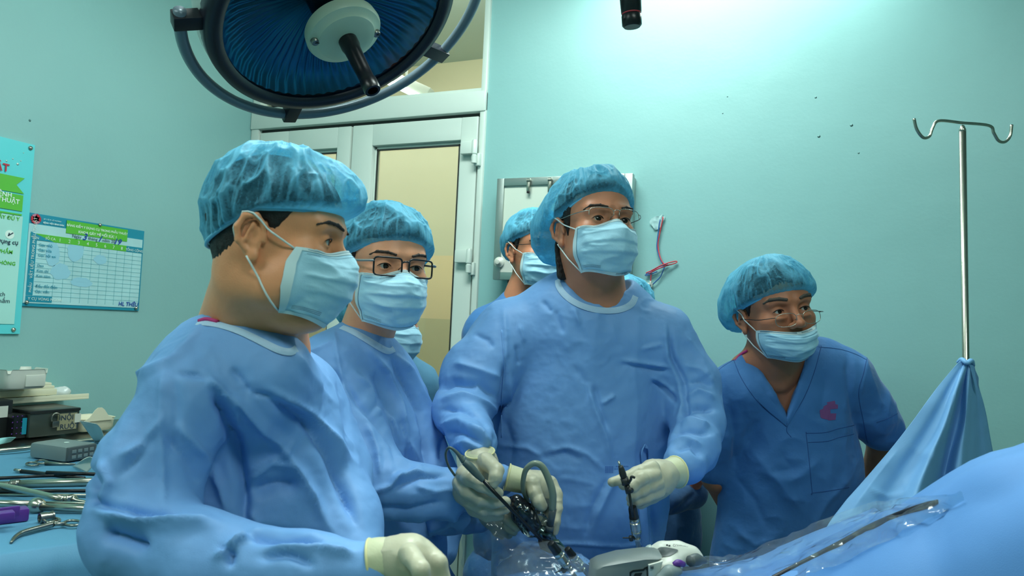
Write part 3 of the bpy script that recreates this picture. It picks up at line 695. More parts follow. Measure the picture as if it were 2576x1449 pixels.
# ------------------------------------------------------------------ surgical lamp
dL = 1.58; lc = P(850, 52, dL); vv = nrm(lc-CAM)
lr = nrm(RT-vv*(RT@vv)); lu = nrm(np.cross(lr, vv))
th = math.radians(49)
nL = nrm(math.cos(th)*(-vv)+math.sin(th)*(.40*lr-.917*lu))
RL = 322*dL/FPX
sx = nrm(np.cross(nL, np.cross(vv, nL)))
M_REFL = bpy.data.materials.new('lamp_reflector'); M_REFL.use_nodes = True
bb = M_REFL.node_tree.nodes['Principled BSDF']; bb.inputs['Base Color'].default_value = (*s2l((88, 168, 198)), 1); bb.inputs['Metallic'].default_value = 1; bb.inputs['Roughness'].default_value = .28
M_LGLASS = glassy('lamp_cover_glass', (150, 190, 206), .0, .12, fres=1.12)
M_LHOUS = mat('lamp_housing', (176, 190, 182), .35); M_LRIM = mat('lamp_rim', (20, 24, 40), .4); M_LTUBE = mat('lamp_grip_tube', (112, 128, 140), .35, .2)
M_LHUB = mat('lamp_hub_plastic', (188, 204, 182), .4)
sl = thing('surgical_lamp', lc, 'large round surgical lamp with black rim and blue glass hanging overhead', 'lamp')
RL2 = RL
b = MB(); b.lathe([(RL*1.0, -.01), (RL*1.02, -.05), (RL*.99, -.10), (RL*.86, -.16), (RL*.6, -.20), (RL*.3, -.22), (0, -.225)], lc, nL, 72, cap=False); b.build('housing', M_LHOUS, sl)
b = MB(); b.lathe([(RL*.875, -.006), (RL*.88, .006), (RL*.93, .012), (RL*.99, .006), (RL*1.005, -.01), (RL*1.01, -.035), (RL*.98, -.04), (RL*.9, -.02), (RL*.875, -.006)], lc, nL, 96, cap=False); b.build('rim', M_LRIM, sl)
b = MB(); n = 480; a = np.linspace(0, 2*math.pi, n, endpoint=False); X_, Y_, Z_ = basis(nL); V = []
prof = [(.12, -.085), (.3, -.082), (.5, -.072), (.7, -.055), (.82, -.036), (.88, -.012)]
for rr, hh in prof:
    w = .0030*np.sin(a*60)*(1-abs(rr-.5))
    V.append(lc+(hh+w)[:, None]*Z_+rr*RL*(np.cos(a)[:, None]*X_+np.sin(a)[:, None]*Y_))
b.add(np.vstack(V), grid_faces(len(prof), n, False, True)); b.build('reflector', M_REFL, sl)
b = MB(); b.lathe([(0, .001), (RL*.5, .001), (RL*.885, -.001)], lc, nL, 64, cap=False); b.build('cover_glass', M_LGLASS, sl)
hub = lc+.032*nL
b = MB(); b.lathe([(0, -.1), (.045, -.1), (.045, .05)], lc, nL, 32); b.build('lamp_column', M_BLACK, sl)
b = MB(); b.lathe([(.083, -.012), (.085, .004), (.081, .012), (.068, .016), (.064, .022), (.05, .026), (0, .027)], hub, nL, 64); b.build('hub_plate', M_LHUB, sl, ang=40)
for s_ in (1, -1):
    c = hub+.014*nL+s_*.070*nrm(nrm(lr-nL*(lr@nL))*.95+np.cross(nL, nrm(lr-nL*(lr@nL)))*(-.15)); b = MB(); b.lathe([(.0095, 0), (.0095, .005), (.008, .008), (0, .008)], c, nL, 20, 0)
    b.box(c+nL*.0082, (.014, .002, .001), 0, ax=(lr, np.cross(nL, lr), nL), mi=1); b.build('screw', [M_STEELD, M_BLACK], sl, ang=40)
# grip: black sterile handle
hb = hub+.025*nL
b = MB(); b.lathe([(.021, 0), (.021, .02), (.0185, .03), (.0165, .09), (.0165, .115), (.0185, .118), (.0185, .14), (.017, .145), (.0115, .145), (.0115, .125), (0, .125)], hb, nL, 32); b.build('handle', M_BLACK, sl, ang=40)
b = MB()
ex_ = nrm(lr-nL*(lr@nL)); ey_ = np.cross(nL, ex_); rg = 392*dL/FPX; ac = lc-.025*nL+ex_*.022
A0, A1 = math.radians(163), math.radians(400)
ring = [ac+rg*(math.cos(t_)*ex_+math.sin(t_)*ey_) for t_ in np.linspace(A0, A1, 40)]
b.tube(ring, .0125, 16, 2); b.build('grip_rail', M_LTUBE, sl)
for deg in (166.5, 244, 319):
    t_ = math.radians(deg); r_ = math.cos(t_)*ex_+math.sin(t_)*ey_; tg = np.cross(nL, r_)
    b = MB(); b.box((ac+r_*rg+lc+r_*RL*1.0-nL*.03)/2+nL*.004, (np.linalg.norm(ac+r_*rg-lc-r_*RL)+.022, .034, .028), .003, ax=(r_, tg, nL)); b.build('rail_bracket', M_BLACKR, sl, ang=35)
# suspension arm up to the ceiling
b = MB(); tb = lc-.2*nL; b.tube([tb, tb-.1*nL+EZ*.1, tb+EZ*.3-.12*nL], .025, 14, 6); e = tb+EZ*.3-.12*nL
b.tube([e, (e[0]-.2, e[1]-.3, CEIL-.2), (e[0]-.2, e[1]-.3, CEIL)], .03, 14, 4); b.build('suspension_arm', M_LHOUS, sl)
# second lamp: only its handle reaches into view
d2 = 1.5; h0 = P(1590, 66, d2); h1 = P(1583, -60, d2); ax2 = nrm(h0-h1)
s2 = thing('surgical_lamp', h1, 'black handle of a second surgical lamp reaching down at the top edge', 'lamp')
L_ = np.linalg.norm(h0-h1)
b = MB(); b.lathe([(0, L_+.002), (.017, L_+.002), (.0205, L_-.002), (.021, L_-.022), (.0195, L_-.024)], h1, ax2, 32)
b.lathe([(.0195, L_-.026), (.0212, L_-.028), (.0225, L_*.4), (.024, 0), (.0, -.001)], h1, ax2, 32); b.build('handle', M_BLACK, s2, ang=40)
b = MB(); b.lathe([(.0175, L_-.0285), (.0202, L_-.0275), (.0202, L_-.0245), (.0175, L_-.024)], h1, ax2, 32); b.build('red_ring', M_RED, s2)
b = MB(); b.lathe([(0, .02), (.07, .015), (.085, 0), (.085, -.02), (.12, -.03), (.2, -.05), (.21, -.1), (.14, -.16), (.03, -.18), (0, -.18)][::-1], h1-.0*ax2, ax2, 48); b.build('housing', M_LHOUS, s2)
b = MB(); b.tube([h1-.16*ax2, h1-.3*ax2, (h1[0]+.75, h1[1]-.2, CEIL-.1), (h1[0]+.75, h1[1]-.2, CEIL)], .025, 12, 4); b.build('suspension_arm', M_LHOUS, s2)
# ------------------------------------------------------------------ people: materials
def skin(name, rgb): return mat(name, (rgb[0], int(rgb[1]*.905), int(rgb[2]*.92)), .44, sss=.12, var=(30, .06), bump=[('noise', 420, .0002), ('noise', 60, .0006)], spec=.4)
M_HAIR = mat('black_hair', (22, 19, 18), .55, bump=[('noise', 500, .001)])
M_BROW = mat('dark_brow', (50, 38, 32), .7)
M_SCLERA = mat('eye_white', (196, 190, 180), .2); M_IRIS = mat('dark_iris', (38, 22, 16), .12); M_PUPIL = mat('pupil', (6, 6, 6), .1)
M_LIP = mat('lips', (140, 84, 74), .45)
M_CAP = nonwoven('blue_bouffant_cap', (112, 196, 228), .86, .92)
M_MASK = mat('surgical_mask_fabric', (172, 220, 240), .7, bump=[('noise', 700, .0002), ('noise', 60, .0010)], sheen=.3)
M_MASKW = mat('mask_binding', (205, 228, 232), .7); M_STITCH = mat('mask_stitch_dots', (92, 128, 150), .7)
M_LOOP = mat('ear_loop', (222, 234, 232), .6)
M_GOWN = mat('blue_surgical_gown', (116, 164, 220), .55, bump=[('noise', 900, .00015), ('ridge', 18, .0045), ('ridge', 45, .0012), ('noise', 7, .012)], spec=.35)
M_TRIM = mat('white_gown_neckband', (176, 206, 232), .7, bump=[('noise', 300, .0006)])
M_SCRUB = mat('dark_blue_scrub_cotton', (62, 118, 178), .75, bump=[('noise', 1100, .0002), ('noise', 14, .006)], sheen=.2)
M_SCRUBT = mat('teal_scrub_cotton', (84, 140, 172), .75, bump=[('noise', 1000, .0002), ('noise', 12, .006)], sheen=.2)
M_SCRUBD = mat('slate_blue_scrub_cotton', (52, 92, 136), .8, bump=[('noise', 1000, .0002), ('noise', 16, .006)], sheen=.2)
M_THREAD = mat('seam_thread', (38, 80, 140), .8)
M_GLOVE = mat('latex_glove', (188, 183, 158), .42, bump=[('noise', 60, .0012), ('ridge', 40, .0008)], sss=.06)
M_CUFFW = mat('glove_cuff', (204, 204, 168), .5, bump=[('noise', 80, .001)])
M_PINK = mat('pink_undershirt', (196, 50, 120), .7)
M_SHOE = mat('dark_shoe', (40, 44, 50), .6)

def head_basis(yaw, pitch, roll, at=None):
    """columns: local x (person's left), y (back), z (up) in world space; yaw: 0 = facing the camera, + = facing picture right"""
    y_, p_, r_ = [math.radians(a) for a in (yaw, pitch, roll)]
    fh = nrm(FW*[1, 1, 0]) if at is None else nrm((at-CAM)*[1, 1, 0]); rt = nrm(np.cross(fh, EZ))
    f = -math.cos(y_)*fh+math.sin(y_)*rt                 # where the face points
    lf = np.cross(EZ, f)                                  # person's left
    f2 = math.cos(p_)*f+math.sin(p_)*EZ; u = np.cross(f2, lf)
    l2 = math.cos(r_)*lf+math.sin(r_)*u; u2 = -math.sin(r_)*lf+math.cos(r_)*u
    return np.stack([l2, -f2, u2], 1)                     # 3x3, local -> world

class Person:
    def __init__(s, label, head, skin_m, foot, name='person'):
        s.hx, s.hy, s.hd, yaw, pitch, roll, s.s = head
        s.M = head_basis(yaw, pitch, roll, P(s.hx, s.hy, s.hd)); s.c = P(s.hx, s.hy, s.hd); s.skin = skin_m
        s.root = thing(name, (foot[0], foot[1], 0), label, 'person'); s.h = Sdf(.0021)
    def w(s, x, y, z): return s.c+s.M @ (np.array([x, y, z])*s.s)
    def W(s, V): return s.c+(np.asarray(V)*s.s) @ s.M.T
    def mkhead(s, fat=0.0, old=False, brow=0.0, neck=None, nr=.056, extra=None, res=.0021, mouth=True):
        h = s.h; h.res = res; S = s.s; w = s.w; M = s.M
        def C(a, b, ra, rb, k=.01, sub=False): h.cone(w(*a), w(*b), ra*S, rb*S, k*S, sub)
        def E(c, r, k=.01, sub=False): h.ell(w(*c), np.array(r)*S, M, k*S, sub)
        def S2(f):
            for sg in (1, -1): f(sg)
        E((0, .012, .045), (.0745, .094, .081), .02)
        E((0, -.03, .03), (.067, .064, .07), .02)
        E((0, -.028, -.048), (.056+fat, .058, .058), .03)
        E((0, -.068, -.094), (.024+fat*.5, .022, .019), .02)
        E((0, .012, -.012), (.0715, .066, .062), .02)
        S2(lambda g: E((g*.043, -.056, -.018), (.024, .024, .02), .018))
        S2(lambda g: E((g*(.040+fat), -.042, -.055), (.028, .034, .034), .02))
        if fat: S2(lambda g: E((g*.05, -.02, -.07), (.026, .035, .03), .02)); E((0, -.04, -.112), (.04, .04, .02), .02)
        S2(lambda g: C((g*.012, -.087, .026), (g*.045, -.072, .026), .010, .011, .012))
        if neck is not None:
            h.cone(w(0, .022, -.055), w(*neck) if len(neck) == 3 and False else neck, nr*S, nr*1.08*S, .025*S)
        # sockets, lids
        S2(lambda g: E((g*.032, -.090, .006), (.019, .012, .012), .010, True))
        S2(lambda g: E((g*.032, -.0715, .004), (.0150, .0145, .0125), .004))
        S2(lambda g: E((g*.032, -.088, .0035), (.0138, .0090, .0052 if not old else .0042), .0015, True))
        if old:
            S2(lambda g: E((g*.030, -.082, -.012), (.014, .008, .006), .006))
            S2(lambda g: C((g*.020, -.092, -.03), (g*.034, -.078, -.062), .003, .003, .008, True))
        # nose
        C((0, -.084, .014), (0, -.106, -.026), .0075, .0105, .010)
        E((0, -.1085, -.029), (.0115, .011, .0095), .006)
        S2(lambda g: E((g*.0135, -.0985, -.032), (.0085, .011, .0075), .006))
        S2(lambda g: E((g*.0068, -.1055, -.0405), (.0040, .0050, .0045), .002, True))
        if mouth:
            C((-.019, -.089, -.061), (.019, -.089, -.061), .0045, .0045, .004); C((-.016, -.089, -.069), (.016, -.089, -.069), .0052, .0052, .004)
            C((-.021, -.097, -.065), (.021, -.097, -.065), .0015, .0015, .003, True)
        # ears
        def ear(g):
            E((g*.0775, .012, -.008), (.0045, .015, .027), .006)
            path = [(.076, -.004, -.006), (.080, -.004, .012), (.085, .006, .024), (.089, .021, .022), (.090, .029, .006), (.086, .027, -.012), (.081, .016, -.024)]
            for a, b_ in zip(path[:-1], path[1:]): C((g*a[0], a[1], a[2]), (g*b_[0], b_[1], b_[2]), .0042, .0042, .003)
            C((g*.083, .010, .012), (g*.0845, .018, -.010), .0035, .0035, .003)
            E((g*.079, .007, -.031), (.0052, .0085, .0095), .004)
            E((g*.0845, .007, -.004), (.0045, .0065, .0085), .003, True)
            C((g*.077, -.006, -.010), (g*.079, -.006, -.002), .003, .003, .002)
        S2(ear)
        if extra: extra(h)
        s.fine = h.run(); s.bvh = BVHTree.FromPolygons(s.fine[0].tolist(), s.fine[1].tolist())
        return s
    def out(s, W_, gap=.0015, c=(0, -.0, -.05)):
        """push points outwards until they clear the skin"""
        c = s.w(*c); R = W_.copy()
        for i, p in enumerate(W_):
            d = p-c; L = np.linalg.norm(d); d /= L
            o_ = c+d*.22; h = s.bvh.ray_cast(o_.tolist(), (-d).tolist(), .22)
            if h[0] is not None:
                rr = .22-h[3]+gap
                if rr > L: R[i] = c+d*rr
        return R
    def body(s, chains, coarse=.009, sq=None):
        """coarse hidden body (torso, arms, legs) joined with the finely modelled head"""
        b = Sdf(coarse)
        for ch in chains: b.chain(ch[0], ch[1], sq=ch[2] if len(ch) > 2 else None)
        V2, F2 = b.run(); V2 = relax(V2, F2, 2)
        V1, F1 = s.fine; V1 = relax(V1, F1, 1, .4)
        V = np.vstack([V1, V2]); F = np.vstack([F1, F2+len(V1)])
        return mesh_obj('body', V, F, s.skin, s.root)
    def eyes(s, gx=0.0, gz=0.0):
        for g in (1, -1):
            c = np.array([g*.032, -.0722, .0038]); r = .0122; d = nrm((gx, -1, gz)); X, Y_, Z_ = basis(d)
            b = MB(); pr = [(0, r*1.02)]+[(r*math.sin(t), r*math.cos(t)) for t in np.linspace(.1, math.pi-.02, 18)]
            a = np.linspace(0, 2*math.pi, 20, endpoint=False); V = []
            for rr, hh in pr: V.append(c+hh*Z_+rr*(np.cos(a)[:, None]*X+np.sin(a)[:, None]*Y_))
            Fc = grid_faces(len(pr), 20, False, True)[:, ::-1]; mi = []
            for f in Fc:
                k = min(f)//20; t = 0 if k == 0 else .1+(math.pi-.12)*(k-1)/17
                mi.append(2 if t < .22 else 1 if t < .50 else 0)
            V = s.W(np.vstack(V)); b.v = [V]; b.f = Fc.tolist(); b.mi = mi; b.n = len(V)
            b.build('eye', [M_SCLERA, M_IRIS, M_PUPIL], s.root)
            b = MB(); e = []
            for t in np.linspace(-1, 1, 7): e.append(s.w(g*.032+t*.0145, -.0868+.006*t*t+.0005, .0035+.0058*(1-t*t)-.0004))
            b.tube(e, [.0004*s.s]+[.0010*s.s]*5+[.0004*s.s], 6, 3); b.build('eyelashes', M_HAIR, s.root)
    def brows(s, th=.0025, old=False, dz=0):
        for g in (1, -1):
            b = Sdf(.0012); pts = [tuple(((s.out(np.array([s.w(*q_)]), .0013, (0, 0, .02))[0]-s.c) @ s.M)/s.s) for q_ in [(g*.014, -.08, .0245+dz), (g*.027, -.08, .0285+dz), (g*.041, -.07, .0285+dz), (g*.051, -.06, .0235+dz)]] or [(g*.014, -.0945, .0245+dz), (g*.027, -.0915, .0275+dz), (g*.041, -.0810, .0275+dz), (g*.050, -.0735, .0235+dz)]
            rr = [th*.9, th, th*1.0, th*.6]
            for i in range(3): b.cone(s.w(*pts[i]), s.w(*pts[i+1]), rr[i]*s.s, rr[i+1]*s.s, .002)
            V, F = b.run(); N = vnormals(V, F); V = V+N*((noise3(V, 900, 2)-.5)*.0012)[:, None]
            mesh_obj('eyebrow', V, F, M_BROW if not old else mat('greying_brow', (74, 66, 58), .7), s.root)
    def hair(s, low=-.055, side=.0, thick=.004, long=0.0, burn=True, nape=()):
        h = Sdf(.0026); S = s.s
        h.ell(s.w(0, .012, .045), np.array((.0745+thick, .094+thick, .081+thick))*S, s.M, .02)
        h.ell(s.w(0, -.024, .036), np.array((.067+thick, .062+thick, .070+thick))*S, s.M, .02)
        h.ell(s.w(0, .03, -.02), np.array((.060+thick, .052+thick+long, .066))*S, s.M, .03)
        for a_, b_, ra_, rb_ in nape: h.cone(s.w(*a_), s.w(*b_), ra_, rb_, .01)
        for g in ((1, -1) if burn else ()): h.cone(s.w(g*.070, -.016, .03), s.w(g*.0685, -.016, -.008-side), .007, .004, .01)
        Mt = s.M.T; c = s.c
        def cut(X, Y, Z):
            q = [(X-c[0])*Mt[i][0]+(Y-c[1])*Mt[i][1]+(Z-c[2])*Mt[i][2] for i in range(3)]
            y, z = q[1]/S, q[2]/S
            hf = getattr(s, 'cf', .07); line = np.where(y < -.045, hf, np.where(y < -.006, hf+(y+.045)/.039*(-.005-side-hf), np.where(y < .03, .02, low)))
            return (line-z)*S*.7
        h.cut(cut); V, F = h.run(); V = relax(V, F, 2); N = vnormals(V, F)
        V = V+N*((ridge(V*[1, 1, .3], 260, 3)-.5)*.0018)[:, None]
        mesh_obj('hair', V, F, M_HAIR, s.root)
    def cap(s, tilt=0.0, front=.056, ear=.030, back=-.025, puff=.016, bumps=(), seed=1, gather=.0035, crumple=.006, band=True, top=.0):
        """bouffant cap: gathered rim round the head, loose crumpled crown. bumps: (azimuth deg, elevation deg, metres, width deg)"""
        s.cf = front+.003; r = np.random.RandomState(seed); na, nt = (440, 120) if s.hd < 1.9 else (240, 70)
        az = np.linspace(0, 2*math.pi, na, endpoint=False)       # 0 = front (-y), +90 = person's left
        fr = (1+np.cos(az))/2; bk = (1-np.cos(az))/2
        zr = ear+(front-ear)*np.clip(np.cos(az), 0, 1)**1.3+(back-ear)*np.clip(-np.cos(az), 0, 1)**1.2
        pert = np.interp(az, np.linspace(0, 2*math.pi, 41), np.append(r.rand(40), 0)); pert[-6:] = pert[-7]
        V = np.zeros((na, nt, 3)); c0 = np.array([0, .006, .025])
        ph = az*34+4*np.sin(az*5+seed)+3*np.sin(az*3+2*seed)
        for j, t in enumerate(np.linspace(0, 1, nt)):
            # elevation goes from rim to pole
            rimdir = np.stack([np.sin(az)*.074, -np.cos(az)*.092, zr-c0[2]], 1)
            e0 = np.arctan2(rimdir[:, 2], np.hypot(rimdir[:, 0], rimdir[:, 1]))
            dip = .16*np.sin(min(t*5, 1)*math.pi)*(.3+.7*bk)
            e = e0+(math.pi/2-e0)*t**1.0-dip
            d = np.stack([np.cos(e)*np.sin(az)*.80, -np.cos(e)*np.cos(az), np.sin(e)*.92], 1)
            d = np.stack([np.cos(e)*np.sin(az), -np.cos(e)*np.cos(az), np.sin(e)], 1)
            rad = 1/np.sqrt((d[:, 0]/.0765)**2+(d[:, 1]/.0955)**2+(d[:, 2]/.1005)**2)
            g = min(1, (t/.10))**.6
            p = puff*g*(.75+.25*math.sin(t*math.pi))+.0022+top*t
            for (ba, be, bm, bw) in bumps:
                bd = np.array([math.cos(math.radians(be))*math.sin(math.radians(ba)), -math.cos(math.radians(be))*math.cos(math.radians(ba)), math.sin(math.radians(be))])
                ang = np.degrees(np.arccos(np.clip(d @ bd, -1, 1))); p = p+bm*g*np.exp(-(ang/bw)**2)
            V[:, j] = c0+d*(rad+p)[:, None]+gather*g**.3*np.exp(-t*5.5)*(np.abs(np.sin(ph/2+1.2*np.sin(t*9+az*3)))-.5)[:, None]*d
        Vf = V.reshape(-1, 3); D = Vf-c0; D /= np.linalg.norm(D, axis=1)[:, None]; T = np.tile(np.linspace(0, 1, nt), na)
        fade = sstep(.02, .22, T); A_ = np.repeat(az, nt)
        # creases: meridional pleats plus irregular crumples, both with sharp crests
        cyl = np.stack([np.cos(A_)*2.2+.25*noise3(Vf, 16, seed+2), np.sin(A_)*2.2, T*1.5+.12*noise3(Vf, 22, seed+6)], 1)
        k1 = ridge(cyl, 2.1, seed); k2 = ridge(cyl, 5.2, seed+1); k3 = ridge(Vf+.01*noise3(Vf, 30, 5)[:, None], 13, seed+4); k4 = ridge(Vf, 27, seed+9)
        top_ = sstep(.45, .9, T)
        h_ = (k1**1.5*.9+k2**2*.3)*(1-.8*top_)+k3**2*1.3+k4**3*.5
        Vf = Vf+D*((h_-.8)*crumple*fade)[:, None]
        dense = np.clip(sstep(.86, .98, k1)*(1-top_)*.7+sstep(.9, .99, k2)*(1-top_)*.35+sstep(.84, .985, k3)*.9+sstep(.88, .99, k4)*.6, 0, 1)*fade+sstep(.12, .0, T)*.75
        dense = np.clip(dense+.35*noise3(Vf, 12, seed+13)-.12, 0, 1)
        V = Vf.reshape(na, nt, 3); pole = V[:, -1].mean(0); V[:, -1] = pole
        s.rim = V[:, 0].copy()
        o = mesh_obj('surgical_cap', s.W(V.reshape(-1, 3)), grid_faces(na, nt, True, False), M_CAP, s.root)
        at = o.data.attributes.new('dense', 'FLOAT', 'POINT'); at.data.foreach_set('value', dense.astype(np.float32))
        if band:
            b = MB(); q = s.W(V[:, 0]+(V[:, 0]-c0)*.01)
            b.tube(q[::4], .0028, 6, 2, closed=True); bo = b.build('elastic_band', M_CAPB, o)
    def mask(s, drop=0.0, yo=0.0, seed=1, under_nose=False, chin=-.118, wide=1.0, pleat=.0030):
        nu, nv = 61, 64; V = np.zeros((nu, nv, 3))
        if under_nose: key = [(0, -.097, -.047, .064, -.028, -.034), (.35, -.108, -.064, .066, -.024, -.05), (.7, -.102, -.092, .062, -.024, -.075), (1, -.076, -.116, .050, -.026, -.1)]
        else: key = [(0, -.106, -.006, .0625, -.044, -.013), (.3, -.122, -.034, .065, -.034, -.035), (.65, -.114, -.075, .064, -.030, -.066), (1, -.082, chin, .052, -.030, -.104)]
        K = np.array(key)
        for j in range(nv):
            v = j/(nv-1); k = [np.interp(v, K[:, 0], K[:, i]) for i in range(1, 6)]
            yc, zc, xe, ye, ze = k; xe *= wide
            # outward pleat steps
            st = 0
            for v0 in (.26, .46, .66): st += pleat*(1-sstep(v0, v0+.035, np.array(v)))*sstep(v0-.2, v0, np.array(v))
            for i in range(nu):
                u = i/(nu-1)*2-1; a = u*math.pi/2; x = xe*math.sin(a)
                yy = ye+(yc-ye)*max(math.cos(a), 0)**.82
                if not under_nose:  # the top edge rides over the bridge of the nose
                    pk = math.exp(-(x/.019)**2)*max(0, 1-v*2.2); yy += .012*(1-math.exp(-(x/.019)**2))*max(0, 1-v*2.2)*(abs(x) < .06)*math.cos(a)
                zz = zc+(ze-zc)*(abs(math.sin(a))**1.6)-drop*(1-v)
                if not under_nose: zz += .004*math.exp(-(x/.02)**2)*(1-v)-.004*math.exp(-((abs(x)-.04)/.02)**2)*max(0, 1-v*4)
                mid = max(math.cos(a), 0)**.5
                V[i, j] = (x*(1+st*3), yy-st*mid+yo, zz)
        Vf = V.reshape(-1, 3); U = np.repeat(np.linspace(-1, 1, nu), nv); Vv = np.tile(np.linspace(0, 1, nv), nu)
        q = np.stack([U*1.3, Vv*3.2+.5*U*U, U*0+seed], 1)
        fold = (ridge(q, 1.7, seed)**2*.0042+ridge(q*[1.4, 1, 1], 3.6, seed+3)**2*.0018)*sstep(1.0, .8, np.abs(U))*sstep(0, .14, Vv)*sstep(1, .92, Vv)
        D = Vf-np.array([0, -.01, -.055]); D /= np.linalg.norm(D, axis=1)[:, None]; Vf = Vf+D*fold[:, None]
        W_ = s.out(s.W(Vf)); W3 = W_.reshape(nu, nv, 3)
        for _ in range(2): W3[1:-1, 1:-1] = .5*W3[1:-1, 1:-1]+.125*(W3[2:, 1:-1]+W3[:-2, 1:-1]+W3[1:-1, 2:]+W3[1:-1, :-2])
        W_ = W3.reshape(-1, 3); Vf = ((W_-s.c) @ s.M)/s.s; V = Vf.reshape(nu, nv, 3)
        # cloth with a little thickness
        c = s.w(0, -.01, -.055); Din = (c-W_); Din /= np.linalg.norm(Din, axis=1)[:, None]
        F1 = grid_faces(nu, nv)
        allV = np.vstack([W_, W_+Din*.0012]); n = nu*nv
        F = np.vstack([F1, F1[:, ::-1]+n])
        mo = mesh_obj('face_mask', allV, F, M_MASK, s.root)
        o_ = .0009
        def strip(i0, i1, j0, j1, nm, M_, lift=o_):
            Q = V[i0:i1, j0:j1]; nn = Q.shape; Q = Q.reshape(-1, 3); D_ = Q-np.array([0, -.01, -.055]); D_ /= np.linalg.norm(D_, axis=1)[:, None]
            b = MB(); b.add(s.W(Q+D_*lift), grid_faces(nn[0], nn[1])); b.add(s.W(Q+D_*(-.0004)), grid_faces(nn[0], nn[1])[:, ::-1]); return b.build(nm, M_, mo)
        strip(0, nu, 0, 5 if not under_nose else 9, 'top_binding', M_MASKW); strip(0, nu, nv-4, nv, 'lower_binding', M_MASKW)
        strip(0, 3, 2, nv-2, 'side_binding', M_MASKW, .0014); strip(nu-3, nu, 2, nv-2, 'side_binding', M_MASKW, .0014)
        b = MB()
        def dots(js, i0, i1, w_=.0012):
            for j in js:
                for i in np.arange(i0, i1, .45):
                    i_ = int(i); f = i-i_; p = V[i_, j]*(1-f)+V[min(i_+1, nu-1), j]*f; D_ = nrm(p-np.array([0, -.01, -.055])); t_ = nrm(V[min(i_+1, nu-1), j]-V[i_, j]); n_ = np.cross(t_, D_)
                    b.add(s.W(np.array([p+D_*.0013+t_*.0006+n_*.0004, p+D_*.0013-t_*.0006+n_*.0004, p+D_*.0013-t_*.0006-n_*.0004, p+D_*.0013+t_*.0006-n_*.0004])), [[0, 1, 2, 3]])
        dots((2, 7), 4, nu-5) if not under_nose else dots((2, 3, 4, 5), 4, 28); dots((nv-9, nv-8, nv-7), 4, 18)
        b.build('stitching', M_STITCH, mo, smooth=False)
        for g, i in ((-1, 0), (1, nu-1)):
            for j, ez in ((2, .022), (nv-3, -.032)):
                p0 = V[i, j]; e = np.array([g*.0835, .016 if ez > 0 else .014, ez])
                b = MB(); mid = (p0+e)/2+np.array([g*.004, 0, 0]); pts = [p0, p0*.6+e*.4+np.array([g*.004, 0, 0]), mid, e]
                if ez > 0: pts += [np.array([g*.086, .034, .008]), np.array([g*.080, .033, -.008])]
                wp = crom(np.array([s.w(*q_) for q_ in pts]), 4); k_ = len(wp)*3//4; wp[:k_] = s.out(wp[:k_], .0012)
                b.tube(wp, .00135, 8, 1); b.build('ear_loop', M_LOOP, mo)
        s.maskV = V; s.mask_o = mo
    def mask_print(s, txt='ANYGUARD', low=True):
        V = s.maskV; nu, nv = V.shape[:2]; j = nv-3 if low else 4; i = 36
        p = V[i, j]; t_ = nrm(V[i+6, j]-V[i-2, j]); D_ = nrm(p-np.array([0, -.01, -.055])); D_ = nrm(D_-t_*(D_@t_)); n_ = np.cross(D_, t_)
        b = MB(); text_mb(b, txt, np.zeros(3), EX, EY, EZ, .0062, 'CENTER', 0, .01, 0)
        Q = b.v[0]; ii = np.clip(i+Q[:, 0]/np.linalg.norm(V[i+1, j]-V[i, j]), 0, nu-2); i0 = ii.astype(int); f = (ii-i0)[:, None]
        base = V[i0, j]*(1-f)+V[i0+1, j]*f; D2 = base-np.array([0, -.01, -.055]); D2 /= np.linalg.norm(D2, axis=1)[:, None]
        up = V[i, j-3]-V[i, j]; up = nrm(up)*(1 if True else 1)
        b.v[0] = s.W(base+up*(Q[:, 1:2]-.002)*(1)+D2*.0016); b.build('mask_lettering', M_STITCH, s.mask_o, smooth=False)
    def surf(s, *geo):
        s.sv = [BVHTree.FromPolygons(V.tolist(), F.tolist()) for V, F in geo]+[s.bvh]
    def hit(s, px, py, lift=.002, dflt=None):
        """nearest point of this person's surfaces along a line of sight"""
        d = nrm(P(px, py, 1.0)-CAM); best = None
        for t in s.sv:
            h = t.ray_cast(CAM.tolist(), d.tolist())
            if h[0] is not None and (best is None or h[3] < best): best = h[3]
        if best is None: best = np.linalg.norm(P(px, py, dflt or s.hd)-CAM)
        return CAM+d*(best-lift)
    def decal(s, name, Mt, shape, lift=.0012, n=14, par=None):
        """cloth marks and seams: quads or polygons laid on the garment"""
        b = MB()
        for q in shape:
            q = np.array(q, float); a_, b_, c_, d_ = q; V = []
            na_ = max(2, int(np.linalg.norm(b_-a_)/n)+1); nb_ = max(2, int(np.linalg.norm(d_-a_)/n)+1)
            for i in range(na_):
                for j in range(nb_):
                    u = i/(na_-1); v = j/(nb_-1); p = a_*(1-u)*(1-v)+b_*u*(1-v)+c_*u*v+d_*(1-u)*v; V.append(s.hit(p[0], p[1], lift))
            b.add(V, grid_faces(na_, nb_))
        return b.build(name, Mt, par or s.root)
    def strip(s, name, Mt, inner, outer, lift=.0018, puff=.0012, par=None):
        """flat band lying on the garment between two traced edges"""
        b = MB(); A_ = crom(np.array(inner, float), 6); B2 = crom(np.array(outer, float), 6); V = []
        for (x0, y0), (x1, y1) in zip(A_, B2):
            for k in range(6): u = k/5; V.append(s.hit(x0+(x1-x0)*u, y0+(y1-y0)*u, lift+puff*math.sin(u*math.pi)))
        V = np.array(V).reshape(len(A_), 6, 3)
        for _ in range(4): V[1:-1] = .5*V[1:-1]+.25*(V[2:]+V[:-2])
        b.add(V.reshape(-1, 3), grid_faces(len(A_), 6)); return b.build(name, Mt, par or s.root)
